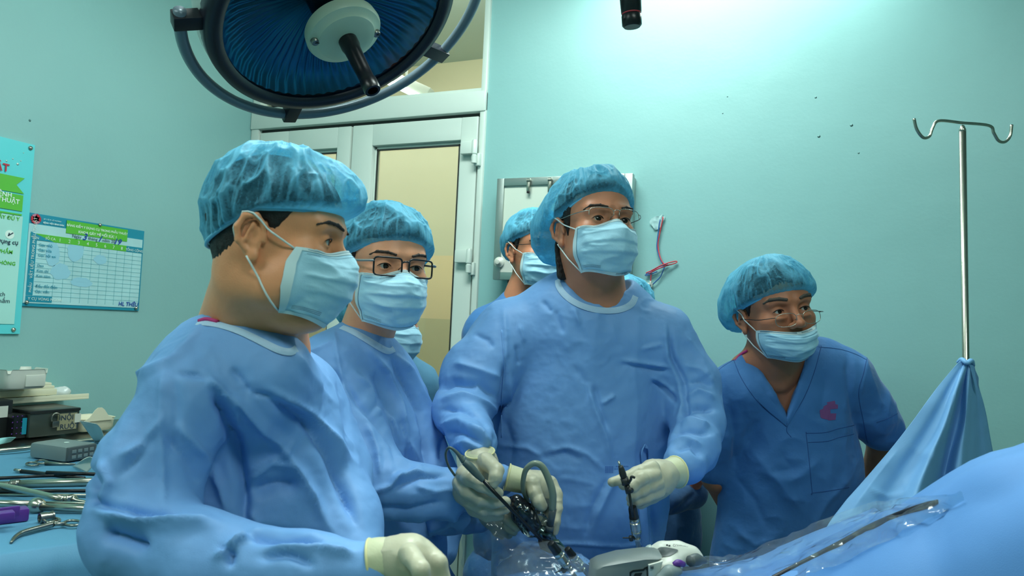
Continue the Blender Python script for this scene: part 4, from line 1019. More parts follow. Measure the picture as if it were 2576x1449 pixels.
    def seam(s, name, Mt, path, r=.0008, lift=.0002, par=None, sub=10):
        b = MB(); q = crom(np.array(path, float), sub); b.tube([s.hit(x, y, lift) for x, y in q], r, 6, 1); return b.build(name, Mt, par or s.root)
    def glasses(s, style, M_frame, M_temple=None, z=.004, y=-.104, lw=.026, lh=.019, gap=.033, tilt=0.0, thick=.0012, rim='full', fs=1.0):
        g0 = thing('tmp', s.root.location, None); bpy.data.objects.remove(g0); del ORG['tmp']
        b = MB(); sg = []
        def lens(g):
            out = []; n = 28
            for k in range(n):
                a = 2*math.pi*k/n; e = .32 if style == 'rect' else .55 if style == 'soft' else .75
                x = lw*np.sign(math.cos(a))*abs(math.cos(a))**e; zz = lh*np.sign(math.sin(a))*abs(math.sin(a))**e
                X = g*gap+x; out.append((X, y+.010*(abs(X)/.06)**2+zz*math.sin(tilt)*-1, z+zz))
            return out
        fr = MB(); L = {g: lens(g) for g in (1, -1)}
        for g in (1, -1):
            q = L[g]
            if rim == 'full': fr.tube([s.w(*p) for p in q], thick, 8, 3, closed=True)
            elif rim == 'top': fr.tube([s.w(*p) for p in q[0:15]], thick, 8, 3)
        fr.tube([s.w(-gap+lw-.001, y, z+lh*.45), s.w(-.004, y-.004, z+lh*.62), s.w(.004, y-.004, z+lh*.62), s.w(gap-lw+.001, y, z+lh*.45)], thick, 8, 4)
        fo = fr.build('eyeglasses', M_frame, s.root)
        for g in (1, -1):
            q = L[g]; lb = MB(); lb.add([s.w(*p) for p in q], [list(range(len(q)))]); lb.build('lens', M_LENS, fo, smooth=False)
            tb = MB(); hx = gap+lw; yh = y+.010*(hx/.06)**2; zt = z+lh*.55
            tb.tube([s.w(g*(hx-.001), yh, zt), s.w(g*(hx+.006), yh+.004, zt), s.w(g*(.079), yh+.03, zt), s.w(g*.0815, -.01, z+.014), s.w(g*.0825, .012, z+.015), s.w(g*.0815, .03, z-.004)], thick*1.25, 8, 4)
            tb.build('temple', M_temple or M_frame, fo)
            pb = MB(); pb.tube([s.w(g*(gap-lw+.001), y, z), s.w(g*.010, y+.008, z-.003), s.w(g*.0095, y+.012, z-.008)], .0007, 6, 3); pb.build('nose_pad', M_frame, fo)
M_CAPB = mat('cap_elastic', (110, 190, 226), .6)

# cloth surfaces --------------------------------------------------------------
def cloth(name, S, Mt, par, folds=(), drape=.006, seed=1, sm=2, dirs=(1, 1, .35), fine=.002, scale=1.0):
    V, F = S.run(); V = relax(V, F, sm); N = vnormals(V, F)
    q = V*np.array(dirs)
    w_ = V+.012*np.stack([noise3(V, 14, seed+5), noise3(V, 14, seed+6), noise3(V, 14, seed+7)], 1)
    d = (noise3(q, 9, seed)-.5)*drape*1.3+(ridge(w_*np.array(dirs), 13, seed+1)**1.5-.4)*drape*.75+(ridge(w_, 22, seed+2)**2*sstep(.35, .65, noise3(V, 6, seed+8))-.2)*fine*1.6+(ridge(w_, 42, seed+3)**3*sstep(.4, .7, noise3(V, 9, seed+9)))*fine*.7
    d = d+strokes(V, N, folds, scale)
    V = V+N*d[:, None]; V = relax(V, F, 1, .35)
    cloth.last = (V, F)
    return mesh_obj(name, V, F, Mt, par)
def pr(L, d=None):
    """[(px,py,depth,radius_px)] -> [(world, radius)]"""
    return [(P(x, y, z), r*z/FPX) for x, y, z, r in L]
def band_ring(name, pts, w, th, Mt, par, closed=True, n=10, up=None):
    b = MB(); b.tube(pts, w, n, 6, closed=closed, flat=up); return b.build(name, Mt, par)
FH = nrm(FW*[1, 1, 0])       # horizontal viewing direction
def glove(name, chains, k, par, cuff=None, res=.0019, seed=1, Mt=None):
    S = Sdf(res)
    for pts, kk in chains: S.chain(pr(pts), kk)
    V, F = S.run(); V = relax(V, F, 2, .4); N = vnormals(V, F)
    V = V+N*((ridge(V, 60, seed)**3)*.0010)[:, None]
    g = mesh_obj(name, V, F, Mt or M_GLOVE, par)
    if cuff:
        b = MB(); q = pr(cuff); b.tube([a for a, r in q], [r for a, r in q], 28, 4, cap=True)
        b.build('glove_cuff', M_CUFFW, g)
        a, r = q[0]; ax = nrm(q[1][0]-a); X, Y_, _ = basis(ax); t = np.linspace(0, 2*math.pi, 24, endpoint=False)
        b = MB(); b.tube([a+ax*.001+r*1.0*(math.cos(i)*X+math.sin(i)*Y_) for i in t], .0016, 8, 1, closed=True); b.build('rolled_edge', M_CUFFR, g)
    return g
M_CUFFR = mat('rolled_cuff_edge', (220, 214, 160), .5)
# ------------------------------------------------------------------ the people
def foot_of(px, py, d): p = P(px, py, d); return np.array([p[0], p[1], 0])
def legs(x, py, d, w=60, r=70):
    """two legs and shoes down to the floor below a hip pixel"""
    c = P(x, py, d); rt = nrm(np.cross(FH, EZ)); out = []
    for g in (-1, 1):
        hip = c+rt*g*.09; kn = np.array([hip[0], hip[1], .5]); an = np.array([hip[0], hip[1], .09])
        out.append(([(hip, .085), (kn, .06), (an, .045)], .02)); out.append(([(an-[0, 0, .04], .042), (an-FH*.15-[0, 0, .05], .038)], .02))
    return out

def trousers(p, x, y, d, Mt):
    S = Sdf(.012)
    for pts, k in legs(x, y, d):
        if pts[0][1] > .05: S.chain([(q_, r_*1.12+.004) for q_, r_ in pts[:2]]+[(pts[2][0], .062)], .03)
    c_ = P(x, y, d); S.cone(c_+EZ*.12, c_, .125, .13, .04, sq=(FH, .7))
    V, F = S.run(); V = relax(V, F, 2); N = vnormals(V, F); V = V+N*((noise3(V*[1, 1, .4], 14, 3)-.5)*.015)[:, None]
    return mesh_obj('trousers', V, F, Mt, p.root)
# ---- central surgeon -------------------------------------------------------
d3 = 1.58
p3 = Person('tallest person at centre in blue gown and rimless glasses holding an instrument in each hand', (1494, 582, 1.55, 27, 9, 1, .975), skin('tan_skin', (206, 150, 112)), foot_of(1470, 1400, d3+.05))
nb = P(1500, 800, d3+.02)
p3.mkhead(neck=nb, nr=.069, extra=lambda h: (h.chain(pr([(1428, 808, d3+.03, 58), (1500, 808, d3+.01, 52), (1576, 812, d3+.03, 56)]), .04)))
gsq = (FH, .62)
torso3 = [(1478, 870, d3+.03, 200), (1460, 1050, d3+.03, 212), (1455, 1250, d3+.02, 210), (1450, 1480, d3+.02, 214)]
armR3 = [(1290, 852, d3+.02, 96), (1200, 945, d3-.03, 92), (1160, 1035, d3-.10, 70), (1182, 1085, d3-.18, 54), (1202, 1112, d3-.25, 46)]
armL3 = [(1655, 862, d3+.02, 96), (1728, 960, d3, 76), (1752, 1060, d3-.06, 66), (1742, 1125, d3-.13, 60), (1722, 1166, d3-.18, 50)]
def wr_(L): return pr(L)
def shrink(L, f=.8): return [(p, r*f) for p, r in L]
p3.body([(shrink(pr(torso3), .74), .05, (FH, .48)), (shrink(pr([(1310, 860, d3+.03, 80), (1500, 812, d3+.03, 70), (1640, 868, d3+.03, 80)])), .04), (shrink(pr(armR3), .58), .02), (shrink(pr(armL3), .58), .02)]+legs(1450, 1560, d3+.04))
S = Sdf(.0037)
S.chain(pr(torso3), .05, sq=gsq)
S.chain(pr([(1285, 852, d3+.03, 90), (1430, 816, d3+.03, 82), (1560, 860, d3+.03, 78), (1660, 886, d3+.03, 86)]), .05)
S.chain(pr(armR3), .018); S.chain(pr(armL3), .018)
S.cone(P(1506, 560, d3+.02), P(1502, 690, d3+.02), 88*d3/FPX, 88*d3/FPX, .006, True)
def FT(ox, oy, k, L): return [([(ox+x/k, oy+y/k) for x, y in q[0]],)+tuple(q[1:]) for q in L]
F3 = FT(1057, 654, 1.822, [
 ([(240, 260), (180, 330), (130, 420)], 12, 6), ([(250, 340), (310, 370), (335, 405)], 7, -5), ([(150, 470), (250, 500), (375, 545)], 11, 7),
 ([(60, 600), (150, 560), (270, 575), (360, 650)], 11, -13), ([(90, 640), (200, 620), (300, 660), (360, 705)], 10, 10), ([(90, 690), (180, 680), (260, 720), (325, 790)], 9, -11),
 ([(85, 760), (180, 740), (280, 790), (320, 850)], 10, 9), ([(110, 800), (190, 790), (295, 850)], 8, -9), ([(130, 860), (210, 830), (300, 870)], 9, 7), ([(250, 560), (300, 610), (360, 660)], 7, 6),
 ([(388, 470), (382, 600), (352, 740), (340, 880)], 9, -14), ([(402, 480), (402, 640), (376, 780), (365, 900)], 10, 7),
 ([(385, 220), (392, 350), (388, 480)], 7, 4), ([(440, 390), (452, 480)], 6, -6), ([(455, 300), (480, 380)], 8, 4), ([(560, 190), (605, 240)], 7, -5), ([(700, 220), (735, 300)], 8, 4), ([(620, 230), (655, 340)], 9, -4),
 ([(915, 458), (1050, 478), (1145, 490)], 6, 6), ([(925, 478), (1050, 497), (1130, 508)], 6, -5), ([(1010, 410), (1115, 385)], 6, 4), ([(1060, 548), (1130, 595), (1172, 655)], 8, -9), ([(1050, 535), (1115, 568), (1168, 615)], 7, 6),
 ([(760, 560), (800, 680), (850, 800), (880, 930)], 10, 5), ([(795, 570), (825, 680), (865, 790)], 8, -5), ([(830, 660), (895, 620)], 6, 5), ([(905, 980), (850, 1080), (785, 1210)], 12, 6), ([(860, 1000), (800, 1120), (755, 1260)], 12, -6),
 ([(565, 880), (680, 858), (765, 890), (840, 960)], 9, 4), ([(560, 905), (660, 885), (740, 920)], 9, -4), ([(380, 850), (500, 860), (560, 900)], 8, 4), ([(380, 700), (430, 850), (400, 1000)], 12, -4),
 ([(450, 1312), (700, 1300), (920, 1310), (1100, 1290)], 5, 5), ([(1120, 290), (1135, 450), (1190, 560), (1205, 660), (1160, 790), (1090, 880)], 8, 6), ([(1140, 300), (1160, 450), (1212, 560), (1222, 670), (1180, 790)], 8, -10),
 ([(1200, 330), (1280, 450), (1345, 610)], 12, 6), ([(1200, 705), (1260, 680), (1350, 685)], 9, -12), ([(1170, 745), (1250, 738), (1325, 765)], 9, 9), ([(1150, 800), (1230, 782), (1330, 800)], 8, -10), ([(1120, 855), (1200, 822), (1290, 850)], 9, 7),
 ([(1160, 870), (1240, 852), (1290, 905)], 8, -8), ([(1215, 640), (1270, 600), (1345, 640)], 9, 8), ([(1230, 570), (1290, 560), (1330, 590)], 9, -7), ([(1210, 480), (1270, 500), (1310, 540)], 9, 6), ([(1025, 1130), (1045, 1280), (1035, 1400)], 10, 7), ([(1065, 1130), (1085, 1250), (1095, 1400)], 9, -9), ([(700, 480), (760, 560), (770, 650)], 10, -3), ([(560, 1000), (600, 1150), (560, 1300)], 14, 4), ([(480, 960), (500, 1120), (470, 1290)], 14, -4)])
cloth('gown', S, M_GOWN, p3.root, F3, .007, 11, scale=1.15)
# neckband
nbp = [(1407, 700), (1412, 716), (1425, 735), (1455, 757), (1500, 772), (1550, 773), (1582, 760), (1592, 742)]; nbo = [(1396, 706), (1398, 722), (1413, 745), (1447, 770), (1498, 787), (1555, 788), (1594, 772), (1606, 748)]
p3.surf(cloth.last); p3.strip('neckband', M_TRIM, nbp, nbo)
b = MB(); b.tube([P(1556, 733, d3+.0), P(1575, 742, d3-.0), P(1592, 752, d3+.03)], .005, 8, 4); b.build('undershirt_collar', M_SCRUB, p3.root)
b = MB(); b.tube([P(1553, 727, d3+.0), P(1572, 737, d3+.0), P(1586, 746, d3+.03)], .0022, 8, 4); b.build('undershirt_piping', M_PINK, p3.root)
b = MB(); lo = [p3.hit(x, y, l) for x, y, l in ((1616, 1168, .004), (1614, 1140, .008), (1620, 1124, .010), (1629, 1126, .010), (1632, 1150, .006), (1629, 1175, .003))]
b.tube(lo, .0055, 8, 5, flat=RT*1.0); b.build('gown_loop', M_GOWN, p3.root)
b = MB(); b.tube([p3.hit(x, y, .006) for x, y in ((1617, 1265), (1620, 1310), (1623, 1360), (1627, 1430))], .0095, 8, 4, flat=FH); b.build('gown_tie', M_GOWN, p3.root)
M_CHECK = mat('printed_size_mark', (62, 108, 186), .6)
def px4(x0, y0, x1, y1): return [(x0, y0), (x1, y0), (x1, y1), (x0, y1)]
p3.decal('printed_size_mark', M_CHECK, [px4(1523+i*4.2, 1173+j*3.6, 1523+i*4.2+2.4, 1173+j*3.6+2.2) for i in range(5) for j in range(5)]+[px4(1546+i*5, 1179, 1546+i*5+3.4, 1180.6) for i in range(5)]+[px4(1550+i*4, 1172, 1550+i*4+2.4, 1174.5) for i in range(8)], n=4)
p3.seam('gown_seam', M_GOWN, [(1262, 830), (1268, 920), (1262, 1010), (1262, 1100)], .0016)
p3.cap(bumps=((-150, -14, .048, 34), (-120, 5, .012, 40), (180, 20, .012, 50), (20, 55, .006, 40)), front=.062, ear=.026, back=-.04, puff=.014, seed=3, top=.004)
p3.mask(seed=4); p3.mask_print('ANYGUARD')
p3.hair(low=-.105, side=.03, long=.006, nape=[((-.062, .030, -.03), (-.063, .034, -.095), .019, .014), ((-.03, .06, -.04), (-.03, .058, -.09), .016, .01)]); p3.brows(); p3.eyes(.05, .12)
p3.glasses('soft', M_STEEL, z=.006, y=-.104, lw=.0265, lh=.0165, thick=.0007, rim='top')

# ---- second surgeon with black glasses ---------------------------------------
d2_ = 1.42
p2 = Person('person in blue gown with black rectangular glasses, arm reaching across to the camera head', (968, 680, 1.42, 21, -1, 0, .98), skin('light_skin', (232, 180, 138)), foot_of(930, 1400, d2_+.05))
p2.mkhead(neck=P(905, 890, d2_+.03), nr=.053)
torso2 = [(903, 1000, d2_+.04, 134), (930, 1150, d2_+.02, 164), (960, 1400, d2_, 172)]
arm2 = [(838, 935, d2_-.02, 92), (880, 1090, d2_-.08, 86), (960, 1225, d2_-.14, 72), (1050, 1238, d2_-.13, 66), (1120, 1240, d2_-.11, 54), (1200, 1228, d2_-.07, 42), (1262, 1206, d2_-.07, 33)]
arm2b = [(1005, 1012, d2_+.08, 66), (1048, 1110, d2_+.07, 64), (1085, 1200, d2_+.03, 62), (1125, 1290, d2_-.02, 45), (1200, 1300, d2_-.06, 30)]
p2.body([(shrink(pr(torso2), .68), .05, (FH, .55)), (shrink(pr([(850, 930, d2_, 70), (905, 910, d2_+.03, 56), (965, 960, d2_+.07, 52)])), .04), (shrink(pr(arm2), .58), .02), (shrink(pr(arm2b), .36), .02)]+legs(960, 1560, d2_+.04))
S = Sdf(.0036); S.chain(pr(torso2), .05, sq=(nrm(FH*.8-RT*.6), .75))
S.chain(pr([(835, 925, d2_-.01, 84), (905, 890, d2_+.02, 72), (962, 945, d2_+.06, 64), (1005, 1010, d2_+.08, 66)]), .045)
S.chain(pr(arm2), .016); S.chain(pr(arm2b), .016)
F2_ = FT(200, 780, 2.166, [
 ([(1390, 110), (1400, 250), (1440, 430), (1500, 560)], 5, 5), ([(1450, 400), (1520, 520), (1600, 600), (1700, 740), (1722, 850)], 8, -8), ([(1480, 330), (1570, 430), (1610, 540), (1700, 620), (1742, 730)], 8, 9),
 ([(1600, 340), (1622, 480), (1590, 570)], 8, -7), ([(1560, 200), (1680, 340), (1740, 500), (1780, 700), (1870, 880)], 9, 9), ([(1690, 260), (1760, 380), (1850, 560), (1880, 700), (1880, 860)], 9, -13),
 ([(1700, 240), (1800, 330), (1880, 480), (1960, 640), (1980, 780)], 9, 9), ([(1730, 560), (1790, 740), (1800, 860)], 8, -9), ([(1540, 1010), (1690, 960), (1760, 880)], 8, 9), ([(1700, 980), (1850, 905), (2000, 912)], 8, -8),
 ([(1690, 930), (1830, 880), (1890, 900)], 7, 7), ([(1560, 1075), (1800, 1090), (2000, 1040)], 12, -9), ([(1880, 1200), (2000, 1170), (2060, 1100)], 9, 8), ([(1900, 1240), (2000, 1220), (2050, 1180)], 8, -8), ([(1250, 300), (1390, 350), (1440, 420)], 8, -6),
 ([(1230, 250), (1330, 200), (1390, 180)], 9, 5), ([(1440, 560), (1500, 700), (1560, 880)], 12, 7), ([(1400, 470), (1440, 600), (1500, 780)], 9, -5), ([(1560, 620), (1620, 760), (1640, 900)], 8, 6), ([(1830, 960), (1930, 990), (2020, 980)], 8, 6), ([(1920, 560), (1970, 700), (1960, 860)], 8, -8)])
cloth('gown', S, M_GOWN, p2.root, F2_, .007, 22, scale=1.15)
p2.surf(cloth.last); p2.strip('neckband', M_TRIM, [(864, 818), (892, 828), (927, 847), (957, 865), (980, 876), (988, 870)], [(852, 826), (880, 838), (916, 859), (948, 879), (976, 892), (996, 884)])
p2.cap(bumps=((-120, -18, .012, 35), (150, 0, .014, 50)), front=.052, ear=.022, back=-.03, puff=.016, seed=8, crumple=.007)
p2.mask(seed=9, pleat=.0034); p2.hair(low=-.06, thick=.003); p2.brows(); p2.eyes(.3, .0)
p2.glasses('rect', M_BLACK, M_GREYP, z=.002, y=-.107, lw=.0262, lh=.0172, thick=.0017, gap=.0335)

# ---- surgeon in the left foreground -----------------------------------------
d1 = 1.0
p1 = Person('person in blue gown nearest on the left, in profile without glasses', (696, 610, .985, 74, -3, -2, .93), skin('warm_skin', (236, 176, 124)), foot_of(560, 1449, 1.05))
p1.mkhead(fat=.006, neck=P(628, 850, 1.06), nr=.062, extra=lambda h: (h.cone(P(640, 780, 1.04), P(560, 880, 1.08), .05, .045, .05), h.cone(P(660, 800, 1.03), P(700, 890, 1.07), .045, .045, .04)))
torso1 = [(560, 1010, 1.04, 205), (600, 1180, 1.06, 250), (590, 1400, 1.06, 290), (570, 1560, 1.06, 300)]
arm1 = [(472, 1020, .93, 116), (378, 1190, .90, 124), (350, 1330, .86, 118), (520, 1420, .82, 120), (770, 1440, .80, 92), (935, 1434, .80, 60)]
arm1b = [(730, 1010, 1.16, 130), (800, 1180, 1.14, 118), (850, 1320, 1.05, 100), (900, 1450, .98, 70)]
p1.body([(shrink(pr(torso1), .7), .05, (FH, .52)), (shrink(pr([(480, 980, .98, 110), (610, 925, 1.02, 100), (700, 985, 1.1, 100)])), .04), (shrink(pr(arm1), .6), .02), (shrink(pr(arm1b), .6), .02)]+legs(570, 1700, 1.06))
S = Sdf(.0037); S.chain(pr(torso1), .05, sq=(FH, .70))
S.chain(pr([(488, 985, .95, 104), (560, 925, .99, 104), (650, 960, .99, 104), (735, 1000, 1.1, 100)]), .05)
S.chain(pr(arm1), .022); S.chain(pr(arm1b), .03)
F1_ = FT(75, 755, 2.088, [
 ([(890, 150), (830, 250), (750, 330), (560, 400), (450, 510)], 10, 6), ([(720, 360), (700, 500), (690, 700), (700, 900), (700, 1150)], 9, 4), ([(760, 380), (770, 600), (750, 800)], 10, -4), ([(770, 390), (900, 400), (960, 430)], 8, -6),
 ([(900, 385), (1000, 470), (1080, 600), (1100, 690)], 10, 9), ([(960, 460), (1040, 600), (1090, 800), (1125, 1000), (1120, 1200)], 16, -18), ([(1010, 480), (1120, 560), (1300, 740), (1420, 920), (1600, 1240)], 16, 13),
 ([(1170, 490), (1270, 505)], 6, -6), ([(1060, 350), (1160, 490)], 8, -6), ([(1240, 510), (1450, 630), (1560, 800), (1640, 1000), (1720, 1190)], 16, -16), ([(1260, 470), (1450, 580), (1600, 740), (1740, 920)], 12, 10),
 ([(1150, 1010), (1300, 965), (1420, 960)], 22, -14), ([(1130, 960), (1280, 860), (1400, 880)], 10, 8), ([(1130, 1215), (1300, 1240), (1560, 1262)], 16, -16), ([(1150, 1110), (1200, 1170), (1130, 1260)], 10, 8),
 ([(340, 1100), (560, 1165), (800, 1175), (1010, 1160)], 16, 15), ([(380, 1215), (480, 1245), (610, 1290)], 22, -16), ([(330, 1060), (450, 1105), (620, 1130), (800, 1130)], 12, -10), ([(380, 840), (430, 960), (355, 1085)], 10, 9),
 ([(300, 880), (365, 1000), (330, 1080)], 12, -12), ([(700, 620), (600, 760), (480, 840)], 12, 7), ([(650, 700), (560, 830), (470, 930)], 12, -6), ([(760, 640), (900, 800), (1000, 980), (1040, 1120)], 14, 8), ([(700, 700), (820, 840), (900, 1000)], 14, -6),
 ([(970, 1350), (1100, 1250), (1140, 1230)], 8, 12), ([(1000, 1290), (1060, 1330), (1040, 1400)], 9, -12), ([(1250, 1300), (1500, 1290), (1700, 1330)], 12, 9), ([(1200, 1350), (1350, 1330), (1500, 1390)], 12, -8), ([(1350, 270), (1500, 420), (1640, 600)], 10, 7), ([(1420, 260), (1560, 400), (1640, 520)], 10, -7),
 ([(450, 520), (400, 640), (340, 780)], 12, 6), ([(560, 460), (470, 560), (420, 700)], 12, -6), ([(1400, 740), (1330, 820), (1140, 900)], 7, 5)])
cloth('gown', S, M_GOWN, p1.root, F1_, .008, 33, sm=3, scale=1.1)
p1.surf(cloth.last); p1.strip('neckband', M_TRIM, [(500, 806), (547, 809), (603, 824), (658, 849), (703, 871), (730, 876), (742, 868)], [(490, 817), (541, 822), (596, 839), (650, 865), (696, 888), (732, 895), (752, 884)])
b = MB(); b.tube([p1.hit(500, 808, .001), p1.hit(520, 803, .001), p1.hit(548, 810, .001)], .003, 8, 4); b.build('undershirt_collar', M_PINK, p1.root)
p1.cap(bumps=((-165, -8, -.014, 55), (-150, 35, .006, 35), (0, 40, .010, 45), (-10, 10, .012, 35)), front=.045, ear=.034, back=-.018, puff=.016, seed=5, crumple=.008, gather=.004)
p1.mask(seed=12, wide=1.04); p1.hair(low=-.075, thick=.0022, burn=False); p1.brows(); p1.eyes(.25, .02)
p1.mask_print('', True) if False else None

# ---- older surgeon in scrubs at the right --------------------------------------
d4 = 1.74
def chest4(h):
    h.chain(pr([(1940, 900, d4+.03, 62), (1975, 990, d4+.045, 100), (1985, 1060, d4+.045, 104)]), .03, sq=(FH, .5))
    h.chain(pr([(1870, 925, d4+.04, 34), (1960, 915, d4+.03, 46), (2040, 900, d4+.04, 34)]), .03)
    h.chain(pr([(1925, 870, d4-.02, 8), (1960, 965, d4-.006, 7)]), .02)
    h.chain(pr([(2003, 880, d4-.02, 8), (1965, 968, d4-.006, 7)]), .02)
p4 = Person('older person in V-neck scrubs on the right leaning in, glasses low on nose', (1949, 790, 1.73, 27, 3, 10, 1.0), skin('weathered_skin', (184, 130, 94)), foot_of(1980, 1400, 1.8))
p4.mkhead(old=True, neck=P(1945, 940, d4+.03), nr=.056, extra=chest4)
torso4 = [(1990, 1010, d4+.05, 150), (1990, 1200, d4+.06, 165), (1960, 1420, d4+.06, 172)]
a4R = [(1850, 985, d4+.05, 40), (1805, 1110, d4+.06, 38), (1800, 1200, d4+.07, 34), (1850, 1300, d4+.2, 26), (1900, 1330, d4+.26, 24)]
a4L = [(2130, 955, d4+.06, 40), (2190, 1050, d4+.09, 38), (2222, 1110, d4+.11, 36), (2190, 1230, d4+.2, 28), (2120, 1280, d4+.26, 24)]
p4.body([(shrink(pr(torso4), .78), .05, (FH, .5)), (shrink(pr([(1870, 980, d4+.04, 55), (1960, 950, d4+.05, 60), (2110, 955, d4+.05, 55)]), .9), .04), (pr(a4R), .015), (pr(a4L), .015)]+legs(1960, 1560, 1.8), coarse=.006)
S = Sdf(.004); S.chain(pr(torso4), .05, sq=(FH, .62))
S.chain(pr([(1868, 985, d4+.03, 66), (1960, 945, d4+.05, 62), (2060, 925, d4+.05, 62), (2125, 955, d4+.05, 66)]), .045)
S.chain(pr([(1850, 985, d4+.03, 70), (1808, 1090, d4+.05, 66), (1800, 1165, d4+.07, 56)]), .018)
S.chain(pr([(2130, 950, d4+.05, 70), (2180, 1030, d4+.07, 62), (2215, 1078, d4+.09, 54)]), .018)
# V opening
va, vbt, vc = P(1872, 890, d4), P(1978, 1052, d4), P(2040, 856, d4)
def vcut(X, Y, Z):
    q = [(X-CAM[0]), (Y-CAM[1]), (Z-CAM[2])]; zc = q[0]*FW[0]+q[1]*FW[1]+q[2]*FW[2]
    x = IW/2+FPX*(q[0]*RT[0]+q[1]*RT[1]+q[2]*RT[2])/zc; y = IH/2-FPX*(q[0]*UP[0]+q[1]*UP[1]+q[2]*UP[2])/zc
    def side(ax_, ay_, bx_, by_): L = math.hypot(bx_-ax_, by_-ay_); return ((x-ax_)*(by_-ay_)-(y-ay_)*(bx_-ax_))/L
    e1 = side(1870, 860, 1980, 1052); e2 = side(1980, 1052, 2046, 840)
    inside = np.minimum(e1, e2)*zc/FPX; return np.minimum(inside, (d4+.06-zc))
S.cut(vcut)
# sleeve ends and hem open
F4 = [([(1835, 1020), (1850, 1100), (1850, 1180)], 10, -7), ([(1880, 1120), (1950, 1200), (2020, 1290)], 18, 7), ([(1840, 1190), (1900, 1260), (1930, 1330)], 12, -5), ([(1960, 1130), (1990, 1180), (1930, 1190)], 14, -5),
 ([(2130, 900), (2135, 980), (2150, 1080)], 10, -6), ([(2080, 930), (2070, 1000), (2060, 1060)], 14, -4), ([(2175, 900), (2200, 970), (2220, 1040)], 9, 4), ([(1900, 1180), (1990, 1210), (2070, 1150)], 16, 4), ([(1850, 1330), (1900, 1370), (1960, 1350)], 14, 6),
 ([(2150, 1190), (2080, 1260), (2040, 1340)], 14, 5), ([(2180, 890), (2178, 930), (2165, 1000)], 5, 3, 1)]
cloth('scrub_top', S, M_SCRUB, p4.root, F4, .005, 44)
p4.surf(cloth.last)
def facing(inner, outer, nm, M_, lift=.0018):
    b = MB(); A_ = crom(np.array(inner, float), 5); B2 = crom(np.array(outer, float), 5); V = []
    for (x0, y0), (x1, y1) in zip(A_, B2):
        for k in range(6): u = k/5; V.append(p4.hit(x0+(x1-x0)*u, y0+(y1-y0)*u, lift+.0012*math.sin(u*math.pi)))
    V = np.array(V).reshape(len(A_), 6, 3)
    for _ in range(3): V[1:-1] = .5*V[1:-1]+.25*(V[2:]+V[:-2])
    b.add(V.reshape(-1, 3), grid_faces(len(A_), 6)); return b.build(nm, M_, p4.root)
facing([(1866, 892), (1895, 945), (1935, 1000), (1979, 1050)], [(1846, 905), (1868, 955), (1912, 1015), (1979, 1072)], 'neck_facing', M_SCRUB)
facing([(2042, 862), (2025, 925), (2003, 990), (1979, 1050)], [(2066, 868), (2048, 935), (2022, 1000), (1980, 1073)], 'neck_facing', M_SCRUB)
for nm_, path in (('neck_seam', [(1846, 907), (1868, 957), (1912, 1017), (1979, 1074)]), ('neck_seam', [(2066, 870), (2048, 937), (2022, 1002), (1980, 1074), (1990, 1100)]), ('shoulder_seam', [(2052, 872), (2110, 878), (2150, 890), (2180, 905)]), ('sleeve_seam', [(2181, 900), (2172, 940), (2160, 990), (2172, 1060), (2182, 1115)]), ('shoulder_seam', [(1846, 905), (1815, 925), (1790, 948)]), ('hem_stitch', [(2205, 1063), (2235, 1052), (2258, 1040)])):
    p4.seam(nm_, M_THREAD, path)
p4.seam('pocket_seam', M_THREAD, [(2029, 1090), (2028, 1092), (2036, 1165), (2043, 1239), (2044, 1240), (2090, 1234), (2136, 1226)], sub=6)
p4.seam('pocket_seam', M_THREAD, [(2029, 1090), (2075, 1088), (2110, 1078), (2148, 1070)]); p4.seam('pocket_seam', M_THREAD, [(2033, 1113), (2080, 1110), (2112, 1100), (2148, 1092)])
M_LOGO = mat('faded_red_print', (128, 76, 130), .8)
p4.decal('logo', M_LOGO, [[(2086, 1014), (2108, 1018), (2108, 1028), (2084, 1030)], [(2072, 1022), (2088, 1014), (2090, 1058), (2066, 1052)], [(2062, 1032), (2076, 1026), (2080, 1050), (2064, 1050)], [(2084, 1040), (2104, 1040), (2102, 1056), (2084, 1058)], [(2080, 1012), (2100, 1008), (2102, 1016), (2082, 1018)]], n=8)
b = MB(); b.tube([p4.hit(1850, 908, .0), p4.hit(1862, 893, .001), p4.hit(1880, 882, .001)], .0032, 8, 4); b.tube([p4.hit(2037, 868, .001), p4.hit(2040, 858, .001), p4.hit(2042, 850, .001)], .0028, 8, 4); b.build('undershirt_collar', M_PINK, p4.root)
p4.cap(bumps=((-140, -8, .026, 36), (180, 30, .014, 45), (60, 10, .006, 40)), front=.046, ear=.022, back=-.035, puff=.016, seed=14)
p4.mask(seed=15, under_nose=True); p4.mask_print('ANYGUARD', False)
p4.hair(low=-.05, thick=.002); p4.brows(.0038, True, .003); p4.eyes(.35, .10)
p4.glasses('oval', M_STEEL, M_BLACK, z=-.017, y=-.112, lw=.0235, lh=.0150, thick=.0007, gap=.031)

